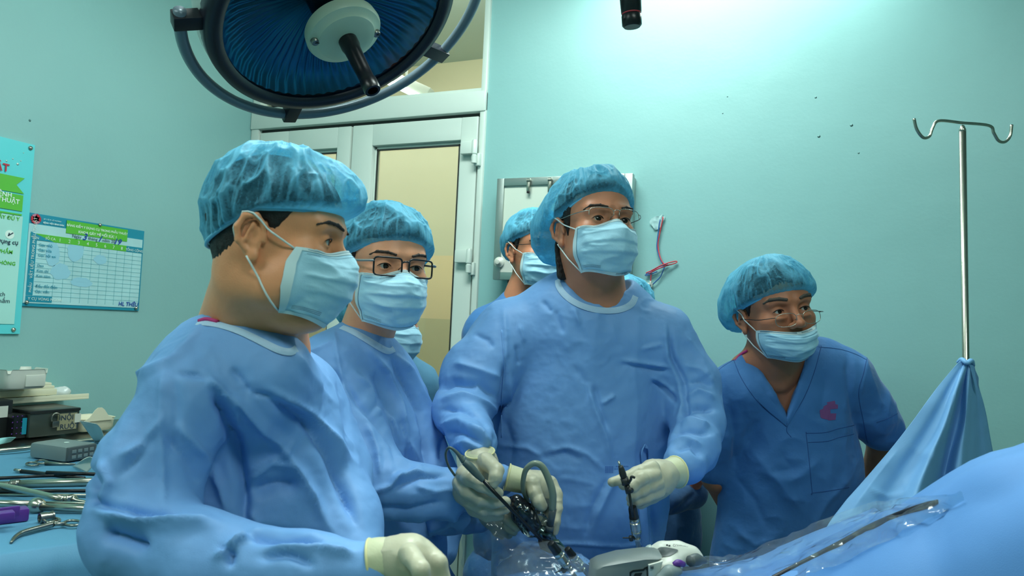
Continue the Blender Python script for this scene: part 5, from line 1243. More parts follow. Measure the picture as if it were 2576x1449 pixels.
# ---- three more people behind ---------------------------------------------------
p5 = Person('person in dark blue scrubs and thin glasses half hidden behind the tallest surgeon', (1348, 636, 2.3, 28, 2, 0, 1.04), skin('brown_skin', (196, 142, 104)), foot_of(1300, 1400, 2.32))
p5.mkhead(neck=P(1300, 780, 2.33), nr=.054, res=.003)
t5 = [(1310, 900, 2.34, 120), (1310, 1150, 2.34, 120), (1310, 1350, 2.34, 120)]; a5 = [(1225, 850, 2.34, 60), (1200, 1000, 2.34, 50), (1215, 1120, 2.28, 38)]; a5b = [(1400, 850, 2.34, 60), (1420, 1000, 2.34, 50), (1400, 1120, 2.28, 38)]
p5.body([(shrink(pr(t5), .8), .05, (FH, .5)), (shrink(pr(a5), .85), .02), (shrink(pr(a5b), .85), .02)]+legs(1310, 1450, 2.34), coarse=.01)
S = Sdf(.008); S.chain(pr(t5), .05, sq=gsq); S.chain(pr([(1235, 830, 2.34, 62), (1310, 790, 2.34, 58), (1390, 830, 2.34, 62)]), .04); S.chain(pr(a5), .02); S.chain(pr(a5b), .02)
cloth('scrub_top', S, M_SCRUB, p5.root, (), .006, 55)
p5.cap(bumps=((-150, 0, .012, 40),), front=.052, ear=.028, back=-.02, puff=.014, seed=21); p5.mask(seed=22); p5.hair(); p5.brows(); p5.eyes(.1, .05)
p5.glasses('soft', M_BLACK, z=.002, y=-.106, lw=.0255, lh=.016, thick=.0008)
p7 = Person('person in teal scrubs at the door, head hidden behind the person with black glasses', (962, 800, 1.9, 46, -5, 0, 1.02), skin('fair_skin', (228, 174, 134)), foot_of(985, 1400, 2.05))
p7.mkhead(neck=P(955, 930, 1.96), nr=.056, res=.003)
t7 = [(990, 1030, 2.02, 112), (990, 1200, 2.06, 120), (990, 1420, 2.08, 125)]; a7 = [(1060, 985, 2.08, 52), (1092, 1120, 2.05, 52), (1112, 1260, 1.95, 46), (1110, 1390, 1.86, 38)]; a7b = [(900, 990, 2.06, 55), (880, 1120, 2.0, 50), (930, 1260, 1.9, 40)]
p7.body([(shrink(pr(t7), .8), .05, (FH, .5)), (shrink(pr(a7), .8), .02), (shrink(pr(a7b), .8), .02)]+legs(990, 1560, 2.1), coarse=.01)
S = Sdf(.0075); S.chain(pr(t7), .05, sq=gsq); S.chain(pr([(915, 965, 2.0, 56), (985, 930, 2.0, 52), (1052, 965, 2.02, 54)]), .04); S.chain(pr(a7[:3]), .02); S.chain(pr(a7b), .02)
cloth('scrub_top', S, M_SCRUBT, p7.root, (([(1035, 890), (1045, 930), (1050, 990)], 5, 3, 1),), .006, 66)
S = Sdf(.006); S.chain(pr([(1105, 1235, 1.95, 50), (1115, 1310, 1.9, 50), (1108, 1385, 1.86, 40)]), .02); cloth('sleeve', S, M_GOWN, p7.root, (), .008, 67)
p7.cap(bumps=((-150, 0, .016, 40),), front=.052, ear=.028, back=-.04, puff=.014, seed=31); p7.mask(seed=32, chin=-.122); p7.hair(); p7.brows(); p7.eyes()
glove('glove', [([(1103, 1400, 1.86, 26), (1092, 1440, 1.84, 34), (1085, 1480, 1.82, 34)], .01), ([(1110, 1490, 1.82, 12), (1112, 1530, 1.82, 10)], .006), ([(1090, 1495, 1.82, 12), (1090, 1540, 1.82, 10)], .006), ([(1072, 1490, 1.82, 12), (1068, 1535, 1.82, 10)], .006), ([(1055, 1480, 1.82, 11), (1048, 1520, 1.82, 9)], .006), ([(1115, 1450, 1.82, 12), (1135, 1490, 1.82, 10)], .006)],
      .01, p7.root, [(1104, 1389, 1.86, 30), (1101, 1406, 1.855, 29), (1098, 1425, 1.85, 30)], res=.003)
p6 = Person('person in slate scrubs peeking from behind the shoulder of the tallest surgeon, bent low', (1556, 800, 2.12, 50, -12, 0, .96), skin('ruddy_skin', (178, 120, 92)), foot_of(1640, 1400, 2.15))
p6.mkhead(neck=P(1590, 900, 2.18), nr=.052, res=.003)
t6 = [(1610, 980, 2.2, 100), (1650, 1150, 2.2, 105), (1660, 1330, 2.2, 95), (1665, 1450, 2.2, 92)]; a6 = [(1680, 1010, 2.18, 52), (1735, 1120, 2.15, 45), (1735, 1235, 2.08, 42), (1680, 1260, 2.0, 36)]; a6b = [(1540, 1010, 2.2, 50), (1520, 1120, 2.15, 45), (1560, 1230, 2.1, 36)]
p6.body([(shrink(pr(t6), .8), .05, (FH, .5)), (shrink(pr(a6), .8), .02), (shrink(pr(a6b), .8), .02), (pr([(1762, 1196, 2.02, 15), (1770, 1186, 2.02, 13), (1768, 1206, 2.02, 12)]), .01), (pr([(1735, 1220, 2.06, 28), (1760, 1198, 2.02, 14)]), .01)]+legs(1665, 1560, 2.2), coarse=.007)
S = Sdf(.007); S.chain(pr(t6), .05, sq=gsq); S.chain(pr([(1560, 1000, 2.2, 52), (1610, 950, 2.19, 46), (1680, 1000, 2.19, 52)]), .04); S.chain(pr(a6), .016); S.chain(pr(a6b), .02)
cloth('scrub_top', S, M_SCRUBD, p6.root, (([(1680, 1300), (1720, 1270), (1750, 1240)], 8, -8), ([(1700, 1300), (1705, 1400)], 8, 6)), .007, 77)
p6.cap(bumps=(), front=.056, ear=.03, back=-.02, puff=.012, seed=41, crumple=.008); p6.mask(seed=42); p6.hair(); p6.brows(); p6.eyes(.2, .1)
p6.glasses('rect', M_BLACK, z=.002, y=-.106, lw=.0255, lh=.016, thick=.0014)
for p_, x_, y_, d_, m_ in ((p3, 1450, 1560, d3+.04, M_SCRUB), (p2, 960, 1560, d2_+.04, M_SCRUB), (p1, 570, 1700, 1.06, M_SCRUB), (p4, 1960, 1560, 1.8, M_SCRUB), (p5, 1310, 1450, 2.34, M_SCRUB), (p7, 990, 1560, 2.1, M_SCRUBT), (p6, 1665, 1560, 2.2, M_SCRUBD)):
    trousers(p_, x_, y_, d_, m_)
# ------------------------------------------------------------------ hands at work
def g5(name, par, palm, fingers, cuff, k=.008, res=.0017, seed=1):
    return glove(name, [(palm, .012)]+[(f, .004) for f in fingers], k, par, cuff, res, seed)
dh = 1.27
g5('glove', p3.root, [(1213, 1168, dh+.02, 42), (1196, 1195, dh+.01, 44), (1180, 1232, dh+.005, 42)],
   [[(1222, 1160, dh-.01, 22), (1249, 1184, dh-.04, 18), (1247, 1200, dh-.05, 16), (1240, 1216, dh-.052, 14)],
    [(1165, 1192, dh-.01, 19), (1178, 1202, dh-.035, 17), (1212, 1222, dh-.045, 15.5), (1240, 1235, dh-.045, 14), (1253, 1240, dh-.042, 13)],
    [(1156, 1216, dh-.01, 19), (1172, 1236, dh-.03, 17.5), (1205, 1256, dh-.035, 15.5), (1240, 1264, dh-.028, 14), (1272, 1262, dh-.02, 12.5)],
    [(1163, 1240, dh-.005, 19), (1180, 1262, dh-.018, 17), (1213, 1281, dh-.02, 15), (1250, 1285, dh-.012, 13), (1274, 1280, dh-.004, 12)],
    [(1176, 1258, dh+.004, 17), (1192, 1281, dh-.004, 15.5), (1225, 1298, dh-.002, 13.5), (1258, 1298, dh+.006, 11.5)]],
   [(1207, 1137, dh+.012, 37), (1209, 1152, dh+.014, 36), (1211, 1170, dh+.018, 37)], seed=2)
g5('glove', p3.root, [(1672, 1196, dh+.05, 37), (1650, 1205, dh+.04, 46), (1632, 1222, dh+.03, 42)],
   [[(1640, 1178, dh+.01, 20), (1600, 1190, dh-.01, 15), (1566, 1205, dh-.022, 12.5), (1540, 1213, dh-.03, 11)],
    [(1645, 1195, dh-.0, 19), (1612, 1205, dh-.025, 17), (1590, 1224, dh-.032, 14), (1585, 1236, dh-.02, 12)],
    [(1652, 1216, dh+.0, 19), (1618, 1230, dh-.02, 16.5), (1594, 1244, dh-.027, 13.5), (1588, 1254, dh-.015, 12)],
    [(1655, 1236, dh+.004, 18), (1624, 1250, dh-.012, 15.5), (1602, 1260, dh-.018, 13), (1594, 1266, dh-.01, 11.5)],
    [(1640, 1250, dh+.02, 17), (1612, 1264, dh+.012, 14), (1590, 1266, dh+.01, 12)],
    [(1650, 1200, dh+.04, 18), (1600, 1212, dh+.03, 15), (1568, 1220, dh+.018, 12)]],
   [(1702, 1187, dh+.075, 39), (1688, 1190, dh+.066, 37), (1672, 1196, dh+.055, 36)], seed=3)
dm = 1.31
g5('glove', p2.root, [(1328, 1212, dm, 30), (1355, 1222, dm+.005, 34), (1376, 1240, dm+.015, 32)],
   [[(1338, 1215, dm-.02, 20), (1346, 1240, dm-.035, 17), (1356, 1262, dm-.045, 15), (1364, 1273, dm-.045, 13.5)],
    [(1384, 1218, dm+.01, 20), (1400, 1245, dm-.005, 15), (1402, 1280, dm-.02, 12.5), (1398, 1312, dm-.03, 11.5), (1394, 1337, dm-.03, 10.5)],
    [(1378, 1240, dm+.03, 18), (1390, 1275, dm+.02, 14), (1382, 1305, dm+.008, 12), (1370, 1322, dm-.0, 11)],
    [(1365, 1250, dm+.035, 17), (1372, 1285, dm+.03, 13), (1360, 1310, dm+.015, 11.5)],
    [(1350, 1255, dm+.035, 16), (1350, 1285, dm+.03, 12), (1340, 1300, dm+.02, 10.5)]],
   [(1275, 1200, dm+.0, 33), (1290, 1204, dm, 32), (1330, 1214, dm, 29)], seed=4)
g5('glove', p2.root, [(1205, 1292, dm+.05, 26), (1232, 1294, dm+.04, 28), (1252, 1302, dm+.03, 26)],
   [[(1255, 1290, dm+.02, 14), (1282, 1310, dm+.0, 11.5), (1300, 1328, dm-.01, 10)], [(1250, 1305, dm+.02, 14), (1272, 1324, dm+.01, 12), (1292, 1338, dm+.0, 10)],
    [(1242, 1315, dm+.03, 13), (1262, 1334, dm+.02, 11), (1280, 1346, dm+.015, 9)], [(1235, 1320, dm+.04, 12), (1250, 1338, dm+.03, 10), (1262, 1348, dm+.03, 8.5)],
    [(1245, 1282, dm+.03, 14), (1270, 1284, dm+.02, 12), (1292, 1290, dm+.012, 10)]], None, seed=5)
dq = .80
g5('glove', p1.root, [(983, 1404, dq, 52), (1028, 1412, dq, 60), (1063, 1432, dq, 56)],
   [[(1073, 1392, dq, 26), (1103, 1417, dq-.01, 22), (1113, 1452, dq-.01, 20)], [(1078, 1422, dq, 26), (1108, 1462, dq-.01, 22), (1113, 1502, dq-.01, 20)],
    [(1068, 1447, dq, 26), (1090, 1492, dq-.01, 22), (1088, 1532, dq-.01, 20)], [(1043, 1457, dq, 25), (1058, 1507, dq-.01, 21), (1053, 1542, dq-.01, 18)],
    [(1028, 1392, dq-.03, 26), (1058, 1432, dq-.06, 22), (1068, 1482, dq-.06, 20)]],
   [(933, 1412, dq, 54), (953, 1408, dq, 54), (993, 1406, dq, 52)], seed=6)

# ------------------------------------------------------------------ instruments in the hands
def ptube(mb, L, sub=6, n=12, mi=0): mb.tube([P(x, y, d) for x, y, d, r in L], [r*d/FPX for x, y, d, r in L], n, sub, mi=mi)
M_CABLE = mat('grey_green_cable', (84, 100, 98), .4); M_LCABLE = mat('olive_light_cable', (128, 140, 124), .3); M_DKST = mat('dark_steel', (70, 72, 70), .3, .8)
de = dh-.06
t = thing('dissector', P(1230, 1230, de), 'thin black laparoscopic rod with grey grip held in the left gloved hand of the tallest person', 'instrument')
b = MB(); ptube(b, [(1167, 1162, de, 8), (1180, 1172, de, 10.5), (1200, 1193, de, 9.5), (1216, 1209, de, 6.5)]); b.build('grip', M_CABLE, t)
b = MB(); ptube(b, [(1214, 1207, de, 4.8), (1290, 1286, de+.005, 4.6), (1362, 1358, de+.02, 4.4)], 2); b.build('shaft', M_BLACK, t)
b = MB(); ptube(b, [(1144, 1196, de+.05, 3.2), (1127, 1170, de+.03, 3.2), (1121, 1142, de+.01, 3.2), (1130, 1126, de, 3.4), (1148, 1137, de, 4.5), (1167, 1162, de, 7)], 8); b.build('cable', M_CABLE, t)
t['label'] = 'thin black laparoscopic rod with grey grip and curled cable in the hand at the left'
dc = 1.28
t = thing('endoscope_camera', P(1330, 1290, dc), 'black endoscope camera head in clear wrap with olive cable looping above it', 'camera')
S = Sdf(.002); S.chain(pr([(1300, 1262, dc, 18), (1325, 1290, dc, 21), (1345, 1320, dc, 17)]), .008); S.chain(pr([(1288, 1258, dc+.02, 10), (1300, 1300, dc+.02, 12), (1322, 1332, dc+.015, 12)]), .008)
V, F = S.run(); mesh_obj('camera_head', V, F, mat('wrapped_black_housing', (26, 30, 40), .18, coat=.6, bump=[('ridge', 40, .001)]), t)
b = MB(); ptube(b, [(1302, 1276, dc-.02, 4), (1312, 1270, dc-.022, 4)], 1); ptube(b, [(1318, 1286, dc-.022, 3.4), (1330, 1277, dc-.022, 3.4)], 1); b.build('silver_button', M_STEEL, t)
b = MB(); ptube(b, [(1328, 1262, dc+.02, 6), (1318, 1238, dc, 6), (1316, 1212, dc-.02, 6.5), (1323, 1182, dc-.03, 7), (1342, 1166, dc-.035, 7.5), (1362, 1172, dc-.035, 8.5), (1378, 1200, dc-.035, 9), (1390, 1240, dc-.035, 9.5), (1390, 1282, dc-.03, 9)], 8, 16); b.build('light_cable', M_LCABLE, t)
b = MB(); ptube(b, [(1391, 1280, dc-.03, 9.5), (1388, 1300, dc-.028, 9), (1384, 1322, dc-.02, 8.5)], 1, 16); ptube(b, [(1384, 1322, dc-.02, 11), (1382, 1334, dc-.018, 10)], 1, 16); b.build('cable_plug', M_DGREYP, t)
b = MB(); ptube(b, [(1352, 1330, dc, 14), (1366, 1342, dc, 20), (1378, 1350, dc, 19), (1388, 1360, dc, 14), (1396, 1370, dc, 9)], 4, 24); b.build('lens_coupler', mat('polished_dark_steel', (120, 122, 118), .15, 1.0), t)
M_WRAP = glassy('clear_plastic_film', (226, 238, 242), .02, .16, bump=(70, .0008), fres=1.25)
S = Sdf(.003); S.chain(pr([(1318, 1292, dc-.006, 24), (1345, 1318, dc-.006, 26), (1372, 1332, dc-.006, 18)]), .01)
V, F = S.run(); N = vnormals(V, F); V = V+N*(ridge(V, 70, 3)**2*.005)[:, None]; mesh_obj('clear_wrap', V, F, M_WRAP, t)
def trocar(x, y, dx, dy, d, sc, label, shaft, cap_m=M_BLACK, valve=True):
    a = P(x, y, d); ax = nrm(P(x+dx, y+dy, d+.01)-a); k = sc*d/FPX
    t = thing('trocar', a, label, 'trocar', 'steel trocars with black valves')
    b = MB(); b.lathe([(0, -4), (11, -3), (14, 0), (15, 12), (15, 30), (13.5, 34), (13.5, 37), (15, 39), (15, 46), (12, 52), (8, 56), (7, 62)], a, ax, 32) if False else b.lathe([(r*k, h*k) for r, h in [(0, 0), (11, 0), (13, 3), (13, 10), (12, 12), (14, 14), (14, 34), (12.5, 36), (12.5, 39), (14, 41), (13, 48), (8, 54), (7, 60), (9, 61), (9, 66), (6, 67)]], a, ax, 32)
    b.build('body', M_STEEL, t, ang=35)
    b = MB(); b.lathe([(6*k, 64*k), (6*k, shaft*k), (5*k, shaft*k+4*k)], a, ax, 20); b.build('shaft', M_STEELD, t, ang=35)
    b = MB(); b.lathe([(r*k, h*k) for r, h in [(5, -34), (10, -32), (12, -26), (12, -6), (13, -4), (13, 1), (0, 1)]], a, ax, 28); b.build('seal_cap', cap_m, t, ang=35)
    if valve:
        X, Y_, _ = basis(ax, -RT); b = MB(); c = a+ax*k*58; o1 = c+X*k*16
        b.tube([c, o1], 4*k, 12, 1); b.lathe([(0, -6*k), (6*k, -5*k), (6*k, 7*k), (0, 8*k)], o1, ax, 14); b.tube([o1, o1+X*k*22-ax*k*4], [2.2*k, 1.6*k], 10, 1); b.build('stopcock', M_DKST, t, ang=40)
    return t
trocar(1595, 1302, 9, 60, 1.24, .95, 'steel trocar standing upright with a thin instrument through it, above the grey stapler', 150)
trocar(1401, 1388, 32, 44, 1.15, .95, 'steel trocar tilted to the right with black triangular valve, in front', 190)
trocar(1440, 1398, 28, 36, 1.19, .8, 'smaller steel trocar with green ring just behind another tilted trocar', 120, valve=False)
t = thing('grasper', P(1580, 1230, de), 'slim dark grasper with levers held in the hand at the right', 'instrument')
b = MB(); ptube(b, [(1556, 1160, de, 3), (1562, 1180, de, 3)], 1); b.build('steel_post', M_STEEL, t)
b = MB(); ptube(b, [(1561, 1172, de, 6), (1566, 1190, de, 9), (1570, 1202, de, 8)], 4); ptube(b, [(1570, 1202, de, 10), (1576, 1218, de, 11)], 2); ptube(b, [(1576, 1218, de, 7), (1582, 1240, de, 8)], 2)
ptube(b, [(1578, 1216, de, 4), (1586, 1208, de-.01, 3.5), (1589, 1199, de-.015, 3.5), (1597, 1202, de-.015, 3)], 4); ptube(b, [(1580, 1228, de, 4), (1588, 1234, de-.012, 7)], 3); b.build('handle', mat('dark_graphite', (44, 46, 44), .35), t)
b = MB(); ptube(b, [(1582, 1236, de, 3.6), (1593, 1300, de+.01, 3.6)], 1); b.build('shaft', M_DKST, t)
t = thing('towel_clip', P(1490, 1420, 1.2), 'small steel clip with raised prongs beside the grey stapler', 'clip')
b = MB(); dd = 1.2
ptube(b, [(1492, 1436, dd, 5), (1490, 1424, dd, 6), (1482, 1416, dd, 3), (1480, 1411, dd, 2.5)], 4); ptube(b, [(1490, 1424, dd, 5), (1499, 1418, dd, 3), (1500, 1410, dd, 2.5)], 4); ptube(b, [(1492, 1420, dd, 2.5), (1497, 1407, dd, 3)], 2); b.build('jaws', M_STEELD, t)
t = thing('scope_trigger', P(1390, 1372, 1.235), 'black and green plastic valve wings on the tilted trocar', 'valve')
b = MB(); fr = (P(1354, 1362, 1.235), RT, -UP, FW); k = 1.235/FPX
b.prism([(0, 4*k), (8*k, -2*k), (34*k, 4*k), (40*k, 14*k), (36*k, 32*k), (26*k, 30*k), (6*k, 20*k)], .016, fr, 0, .002); b.build('black_wing', M_BLACK, t, ang=35)
b = MB(); fr = (P(1392, 1362, 1.24), RT, -UP, FW); b.prism([(0, 0), (14*k, 0), (30*k, 18*k), (32*k, 28*k), (20*k, 26*k)], .012, fr, 0, .002); b.build('green_wing', mat('dark_green_plastic', (30, 66, 52), .35), t, ang=35)
# ---- powered stapler -------------------------------------------------------
dp_ = 1.10; k = dp_/FPX
t = thing('powered_stapler', P(1620, 1449, dp_), 'white and grey powered surgical stapler lying on the drape', 'stapler')
def pp(name, pts, d, h, M_, bev=.003, par=t):
    o_ = P(1600, 1400, d); kk = d/FPX; b = MB(); b.prism([((x-1600)*kk, (y-1400)*kk) for x, y in pts], h, (o_, RT, -UP, FW), 0, bev); return b.build(name, M_, par, ang=50)
pp('grey_barrel', [(1484, 1500), (1492, 1434), (1510, 1424), (1560, 1410), (1632, 1402), (1668, 1404), (1652, 1418), (1634, 1424), (1634, 1500)], dp_, .05, mat('stapler_grey', (106, 116, 116), .4), .006)
S = Sdf(.002)
S.chain(pr([(1645, 1398, dp_+.05, 22), (1668, 1390, dp_+.05, 24), (1705, 1388, dp_+.05, 23), (1740, 1398, dp_+.045, 20), (1755, 1408, dp_+.04, 15)]), .012)
S.chain(pr([(1720, 1400, dp_+.04, 18), (1690, 1420, dp_+.03, 18), (1655, 1436, dp_+.03, 22), (1650, 1470, dp_+.03, 24)]), .012)
S.chain(pr([(1655, 1440, dp_+.02, 20), (1690, 1432, dp_+.02, 16)]), .012)
V, F = S.run(); V = relax(V, F, 2); st = mesh_obj('white_handle', V, F, M_WHITEP, t)
_sv = BVHTree.FromPolygons(V.tolist(), F.tolist())
def onst(px, py, lift):
    d = nrm(P(px, py, 1)-CAM); h = _sv.ray_cast(CAM.tolist(), d.tolist()); return CAM+d*((h[3] if h[0] is not None else np.linalg.norm(P(px, py, dp_)-CAM))-lift)
def patch(name, poly, M_, lift=.0012, par=None):
    poly = np.array(poly, float); c = poly.mean(0); V = []; n = len(poly); R_ = 7
    for r_ in range(R_):
        for p in poly: q_ = c+(p-c)*(r_+.02)/(R_-1+.02); V.append(onst(q_[0], q_[1], lift))
    b = MB(); b.add(V, grid_faces(R_, n, False, True)); return b.build(name, M_, par or t)
patch('grip_recess', crom(np.array([(1651, 1400), (1650, 1388), (1656, 1379), (1668, 1376), (1690, 1379), (1706, 1384), (1694, 1393), (1680, 1399)], float), 4, True), M_DGREYP, .0015)
b = MB(); ptube(b, [(1627, 1398, dp_+.05, 12), (1634, 1386, dp_+.05, 14), (1640, 1384, dp_+.05, 14)], 4, 20); b.build('clear_end_cap', mat('pale_grey_plastic', (164, 178, 174), .3), t)
b = MB(); ptube(b, [(1736, 1412, dp_+.02, 14), (1752, 1408, dp_+.03, 16), (1776, 1411, dp_+.04, 5)], 4, 8); b.build('grey_nose', M_DGREYP, t)
b = MB(); ptube(b, [(1694, 1421, dp_, 6), (1706, 1416, dp_, 9), (1720, 1420, dp_+.005, 7)], 3, 14); b.build('purple_button', M_PURPLE, t)
S = Sdf(.002); S.chain(pr([(1664, 1458, dp_-.005, 18), (1684, 1440, dp_-.005, 16), (1706, 1436, dp_-.002, 11)]), .008); V, F = S.run(); mesh_obj('grey_trigger', V, F, M_GREYP, t)
pp('side_plate', [(1631, 1421), (1668, 1411), (1662, 1436), (1652, 1462), (1633, 1462)], dp_-.003, .01, M_WHITEP, .001)
pp('release_dot', [(1637, 1424), (1645, 1423), (1644, 1432), (1637, 1432)], dp_-.006, .004, M_DGREYP, .0005)
for pts in ([(1584, 1449), (1584, 1440), (1592, 1435), (1618, 1432), (1622, 1428), (1630, 1428), (1630, 1431), (1623, 1432), (1620, 1436), (1593, 1439), (1588, 1443), (1588, 1449)], [(1594, 1449), (1598, 1443), (1616, 1441), (1612, 1449)]): pp('barrel_slot', pts, dp_-.001, .002, M_BLACK, 0)
b = MB()
for i in range(2): fr = onst(1678+i*6, 1371+i*1.5, .0012); b.box(fr, (.0028, .0018, .0008), 0, ax=(RT, UP, FW))
p_ = onst(1692, 1374, .0012); text_mb(b, 'COVIDIEN', p_, nrm(RT-.16*UP), nrm(UP+.16*RT), -FW, .0052, 'LEFT', 0, .01, 0)
b.build('stapler_lettering', M_DGREYP, t, smooth=False)

# ------------------------------------------------------------------ drapes, table, film
def sheet(name, rows, Mt, label, cat, sub=8, amp=.004, sc=9, seed=1, thick=.0012, folds=(), fine=.0015, par=None, nu=None):
    """rows: list of polylines of (px,py,depth) or world points with equal counts; surface through them"""
    R_ = [np.array([P(*p) for p in r_]) for r_ in rows]
    R_ = [crom(r_, sub) for r_ in R_]; A_ = np.stack(R_, 0); cols = [crom(A_[:, j], sub) for j in range(A_.shape[1])]
    A_ = np.stack(cols, 0); nu_, nv_ = A_.shape[:2]; V = A_.reshape(-1, 3); F = grid_faces(nu_, nv_)
    N = vnormals(V, F)
    if (N @ FW).mean() > 0: F = F[:, ::-1]; N = -N
    w_ = V+.015*np.stack([noise3(V, 10, seed+5), noise3(V, 10, seed+6), noise3(V, 10, seed+7)], 1)
    d = (noise3(V, sc, seed)-.5)*amp*2+(ridge(w_, sc*1.6, seed+1)**2-.3)*amp+(ridge(w_, 36, seed+3)**3)*fine
    d = d+strokes(V, N, folds)
    V = V+N*d[:, None]; sheet.bvh = BVHTree.FromPolygons(V.tolist(), F.tolist()); o = mesh_obj(name, V, F, Mt, par)
    if thick: m_ = o.modifiers.new('thickness', 'SOLIDIFY'); m_.thickness = thick; m_.offset = -1
    if label: tag(o, label, cat)
    return o
M_DRAPE = mat('light_blue_drape', (128, 182, 232), .55, bump=[('noise', 800, .00015), ('ridge', 14, .004)], spec=.4)
M_DRAPE2 = mat('blue_drape', (92, 142, 202), .6, bump=[('noise', 800, .00015), ('ridge', 10, .005)], spec=.35)
M_COVER = mat('cyan_table_cover', (90, 150, 184), .65, bump=[('noise', 700, .0002), ('ridge', 12, .003)])
# hanging drape clipped to the stand
ap = 1.70; nA, nB = 90, 80; V = []
Lb = crom(np.array([(2412, 908, 1.69), (2350, 985, 1.67), (2280, 1080, 1.65), (2190, 1190, 1.62), (2120, 1270, 1.58), (2070, 1345, 1.54), (2030, 1470, 1.5)], float), 14)
Rb = crom(np.array([(2447, 912, 1.70), (2462, 975, 1.72), (2478, 1050, 1.74), (2492, 1120, 1.75), (2506, 1190, 1.76), (2524, 1290, 1.77), (2540, 1470, 1.78)], float), 14)
n_ = len(Lb); V = np.zeros((nA, n_, 3))
for i in range(nA):
    u = i/(nA-1)
    for j in range(n_):
        v = j/(n_-1); a_, c_ = Lb[j], Rb[j]; q_ = a_*(1-u)+c_*u
        # radial folds: two sharp ridges, a deep groove between them
        f = -.10*math.sin(math.pi*u)*v**.8
        f += -.055*v**.7*math.exp(-((u-.50)/.07)**2)+.060*v**.7*math.exp(-((u-.64)/.055)**2)-.050*v**.7*math.exp(-((u-.76)/.05)**2)+.03*v*math.exp(-((u-.9)/.04)**2)+.02*v*math.exp(-((u-.3)/.08)**2)
        V[i, j] = P(q_[0], q_[1], q_[2]+f)
V = V.reshape(-1, 3); F = grid_faces(nA, n_); N = vnormals(V, F)
if (N @ FW).mean() > 0: F = F[:, ::-1]; N = -N
V = V+N*((noise3(V, 8, 4)-.5)*.006+ridge(V, 14, 5)**3*.003)[:, None]+N*strokes(V, N, [([(2260, 1130), (2200, 1210), (2140, 1290)], 14, 6), ([(2180, 1230), (2230, 1250), (2290, 1240)], 9, 4), ([(2200, 1260), (2215, 1320)], 7, 5, 1)])[:, None]
o = mesh_obj('hanging_drape', V, F, M_DRAPE, None); m_ = o.modifiers.new('thickness', 'SOLIDIFY'); m_.thickness = .0012
tag(o, 'light blue drape gathered to a point and clipped high on the drip stand', 'drape')
b = MB(); b.tube([P(2408, 912, 1.70), P(2420, 905, 1.69), P(2432, 913, 1.675), P(2443, 908, 1.69), P(2450, 920, 1.70)], [.003, .006, .005, .006, .003], 10, 5)
b.add(np.array([P(2438, 915, 1.685), P(2449, 920, 1.69), P(2462, 950, 1.69), P(2462, 985, 1.70), P(2454, 975, 1.69), P(2446, 945, 1.685)]), [[0, 1, 2, 3, 4, 5]]); b.build('gathered_tip', M_DRAPE, o)
# patient drape over the table
tb_c = P(1750, 1500, 1.22); TZ = .93
rg_x = nrm(np.cross(FH, EZ))
b = MB(); cc = np.array([tb_c[0], tb_c[1], TZ-.05])+rg_x*.12-FH*.08
cc = cc+rg_x*.22; b.box(cc, (1.15, .36, .09), .02, ax=(rg_x, FH, EZ)); ot = thing('operating_table', (cc[0], cc[1], 0), 'padded operating table covered by blue drapes below the instruments', 'table'); b.build('table_top', M_BLACK, ot, ang=35)
b = MB(); b.box((cc[0], cc[1], .45), (.3, .25, .82), .02); b.box((cc[0], cc[1], .04), (.9, .4, .08), .02, ax=(rg_x, FH, EZ)); b.build('column', M_STEEL, ot, ang=35)
sheet('patient_drape', [[(1150, 1700, 1.36), (1400, 1640, 1.36), (1700, 1560, 1.40), (2000, 1500, 1.42), (2250, 1420, 1.40)],
   [(1175, 1490, 1.30), (1330, 1448, 1.32), (1600, 1452, 1.34), (1880, 1412, 1.36), (2200, 1292, 1.30)],
   [(1160, 1520, 1.12), (1350, 1480, 1.14), (1600, 1478, 1.16), (1900, 1440, 1.18), (2260, 1330, 1.14)],
   [(1130, 1640, 1.0), (1350, 1600, 1.0), (1650, 1600, 1.02), (1950, 1560, 1.02), (2330, 1450, 1.0)],
   [(1130, 1900, .98), (1350, 1850, .98), (1650, 1850, 1.0), (1950, 1800, 1.0), (2330, 1700, .98)]], M_DRAPE2, 'blue patient drape on the table under the grey stapler and plastic film', 'drape', 7, .006, 9, 3)
sheet('foreground_drape', [[(1900, 1900, 1.16), (2100, 1800, 1.14), (2350, 1700, 1.08), (2650, 1500, 1.0), (2950, 1400, .96)],
   [(1800, 1500, 1.16), (2020, 1405, 1.14), (2225, 1315, 1.08), (2620, 1135, .96), (2950, 980, .90)],
   [(1790, 1478, 1.12), (2030, 1380, 1.10), (2240, 1290, 1.03), (2585, 1134, .92), (2900, 1000, .86)],
   [(1800, 1545, 1.05), (2070, 1425, 1.04), (2300, 1325, .97), (2600, 1180, .87), (2900, 1050, .81)],
   [(1860, 1800, .96), (2100, 1640, .95), (2350, 1480, .89), (2650, 1340, .80), (2900, 1250, .74)],
   [(1900, 2100, .92), (2150, 1950, .90), (2400, 1800, .84), (2700, 1650, .75), (2950, 1550, .70)]], M_DRAPE2, 'large blue drape sloping across the lower right corner in the foreground', 'drape', 8, .012, 5, 6, fine=.001,
   folds=[([(2060, 1449), (2240, 1400), (2420, 1330), (2576, 1290)], 30, 9), ([(2150, 1449), (2350, 1440), (2576, 1390)], 26, -8), ([(2250, 1370), (2400, 1290), (2576, 1230)], 26, -6)])
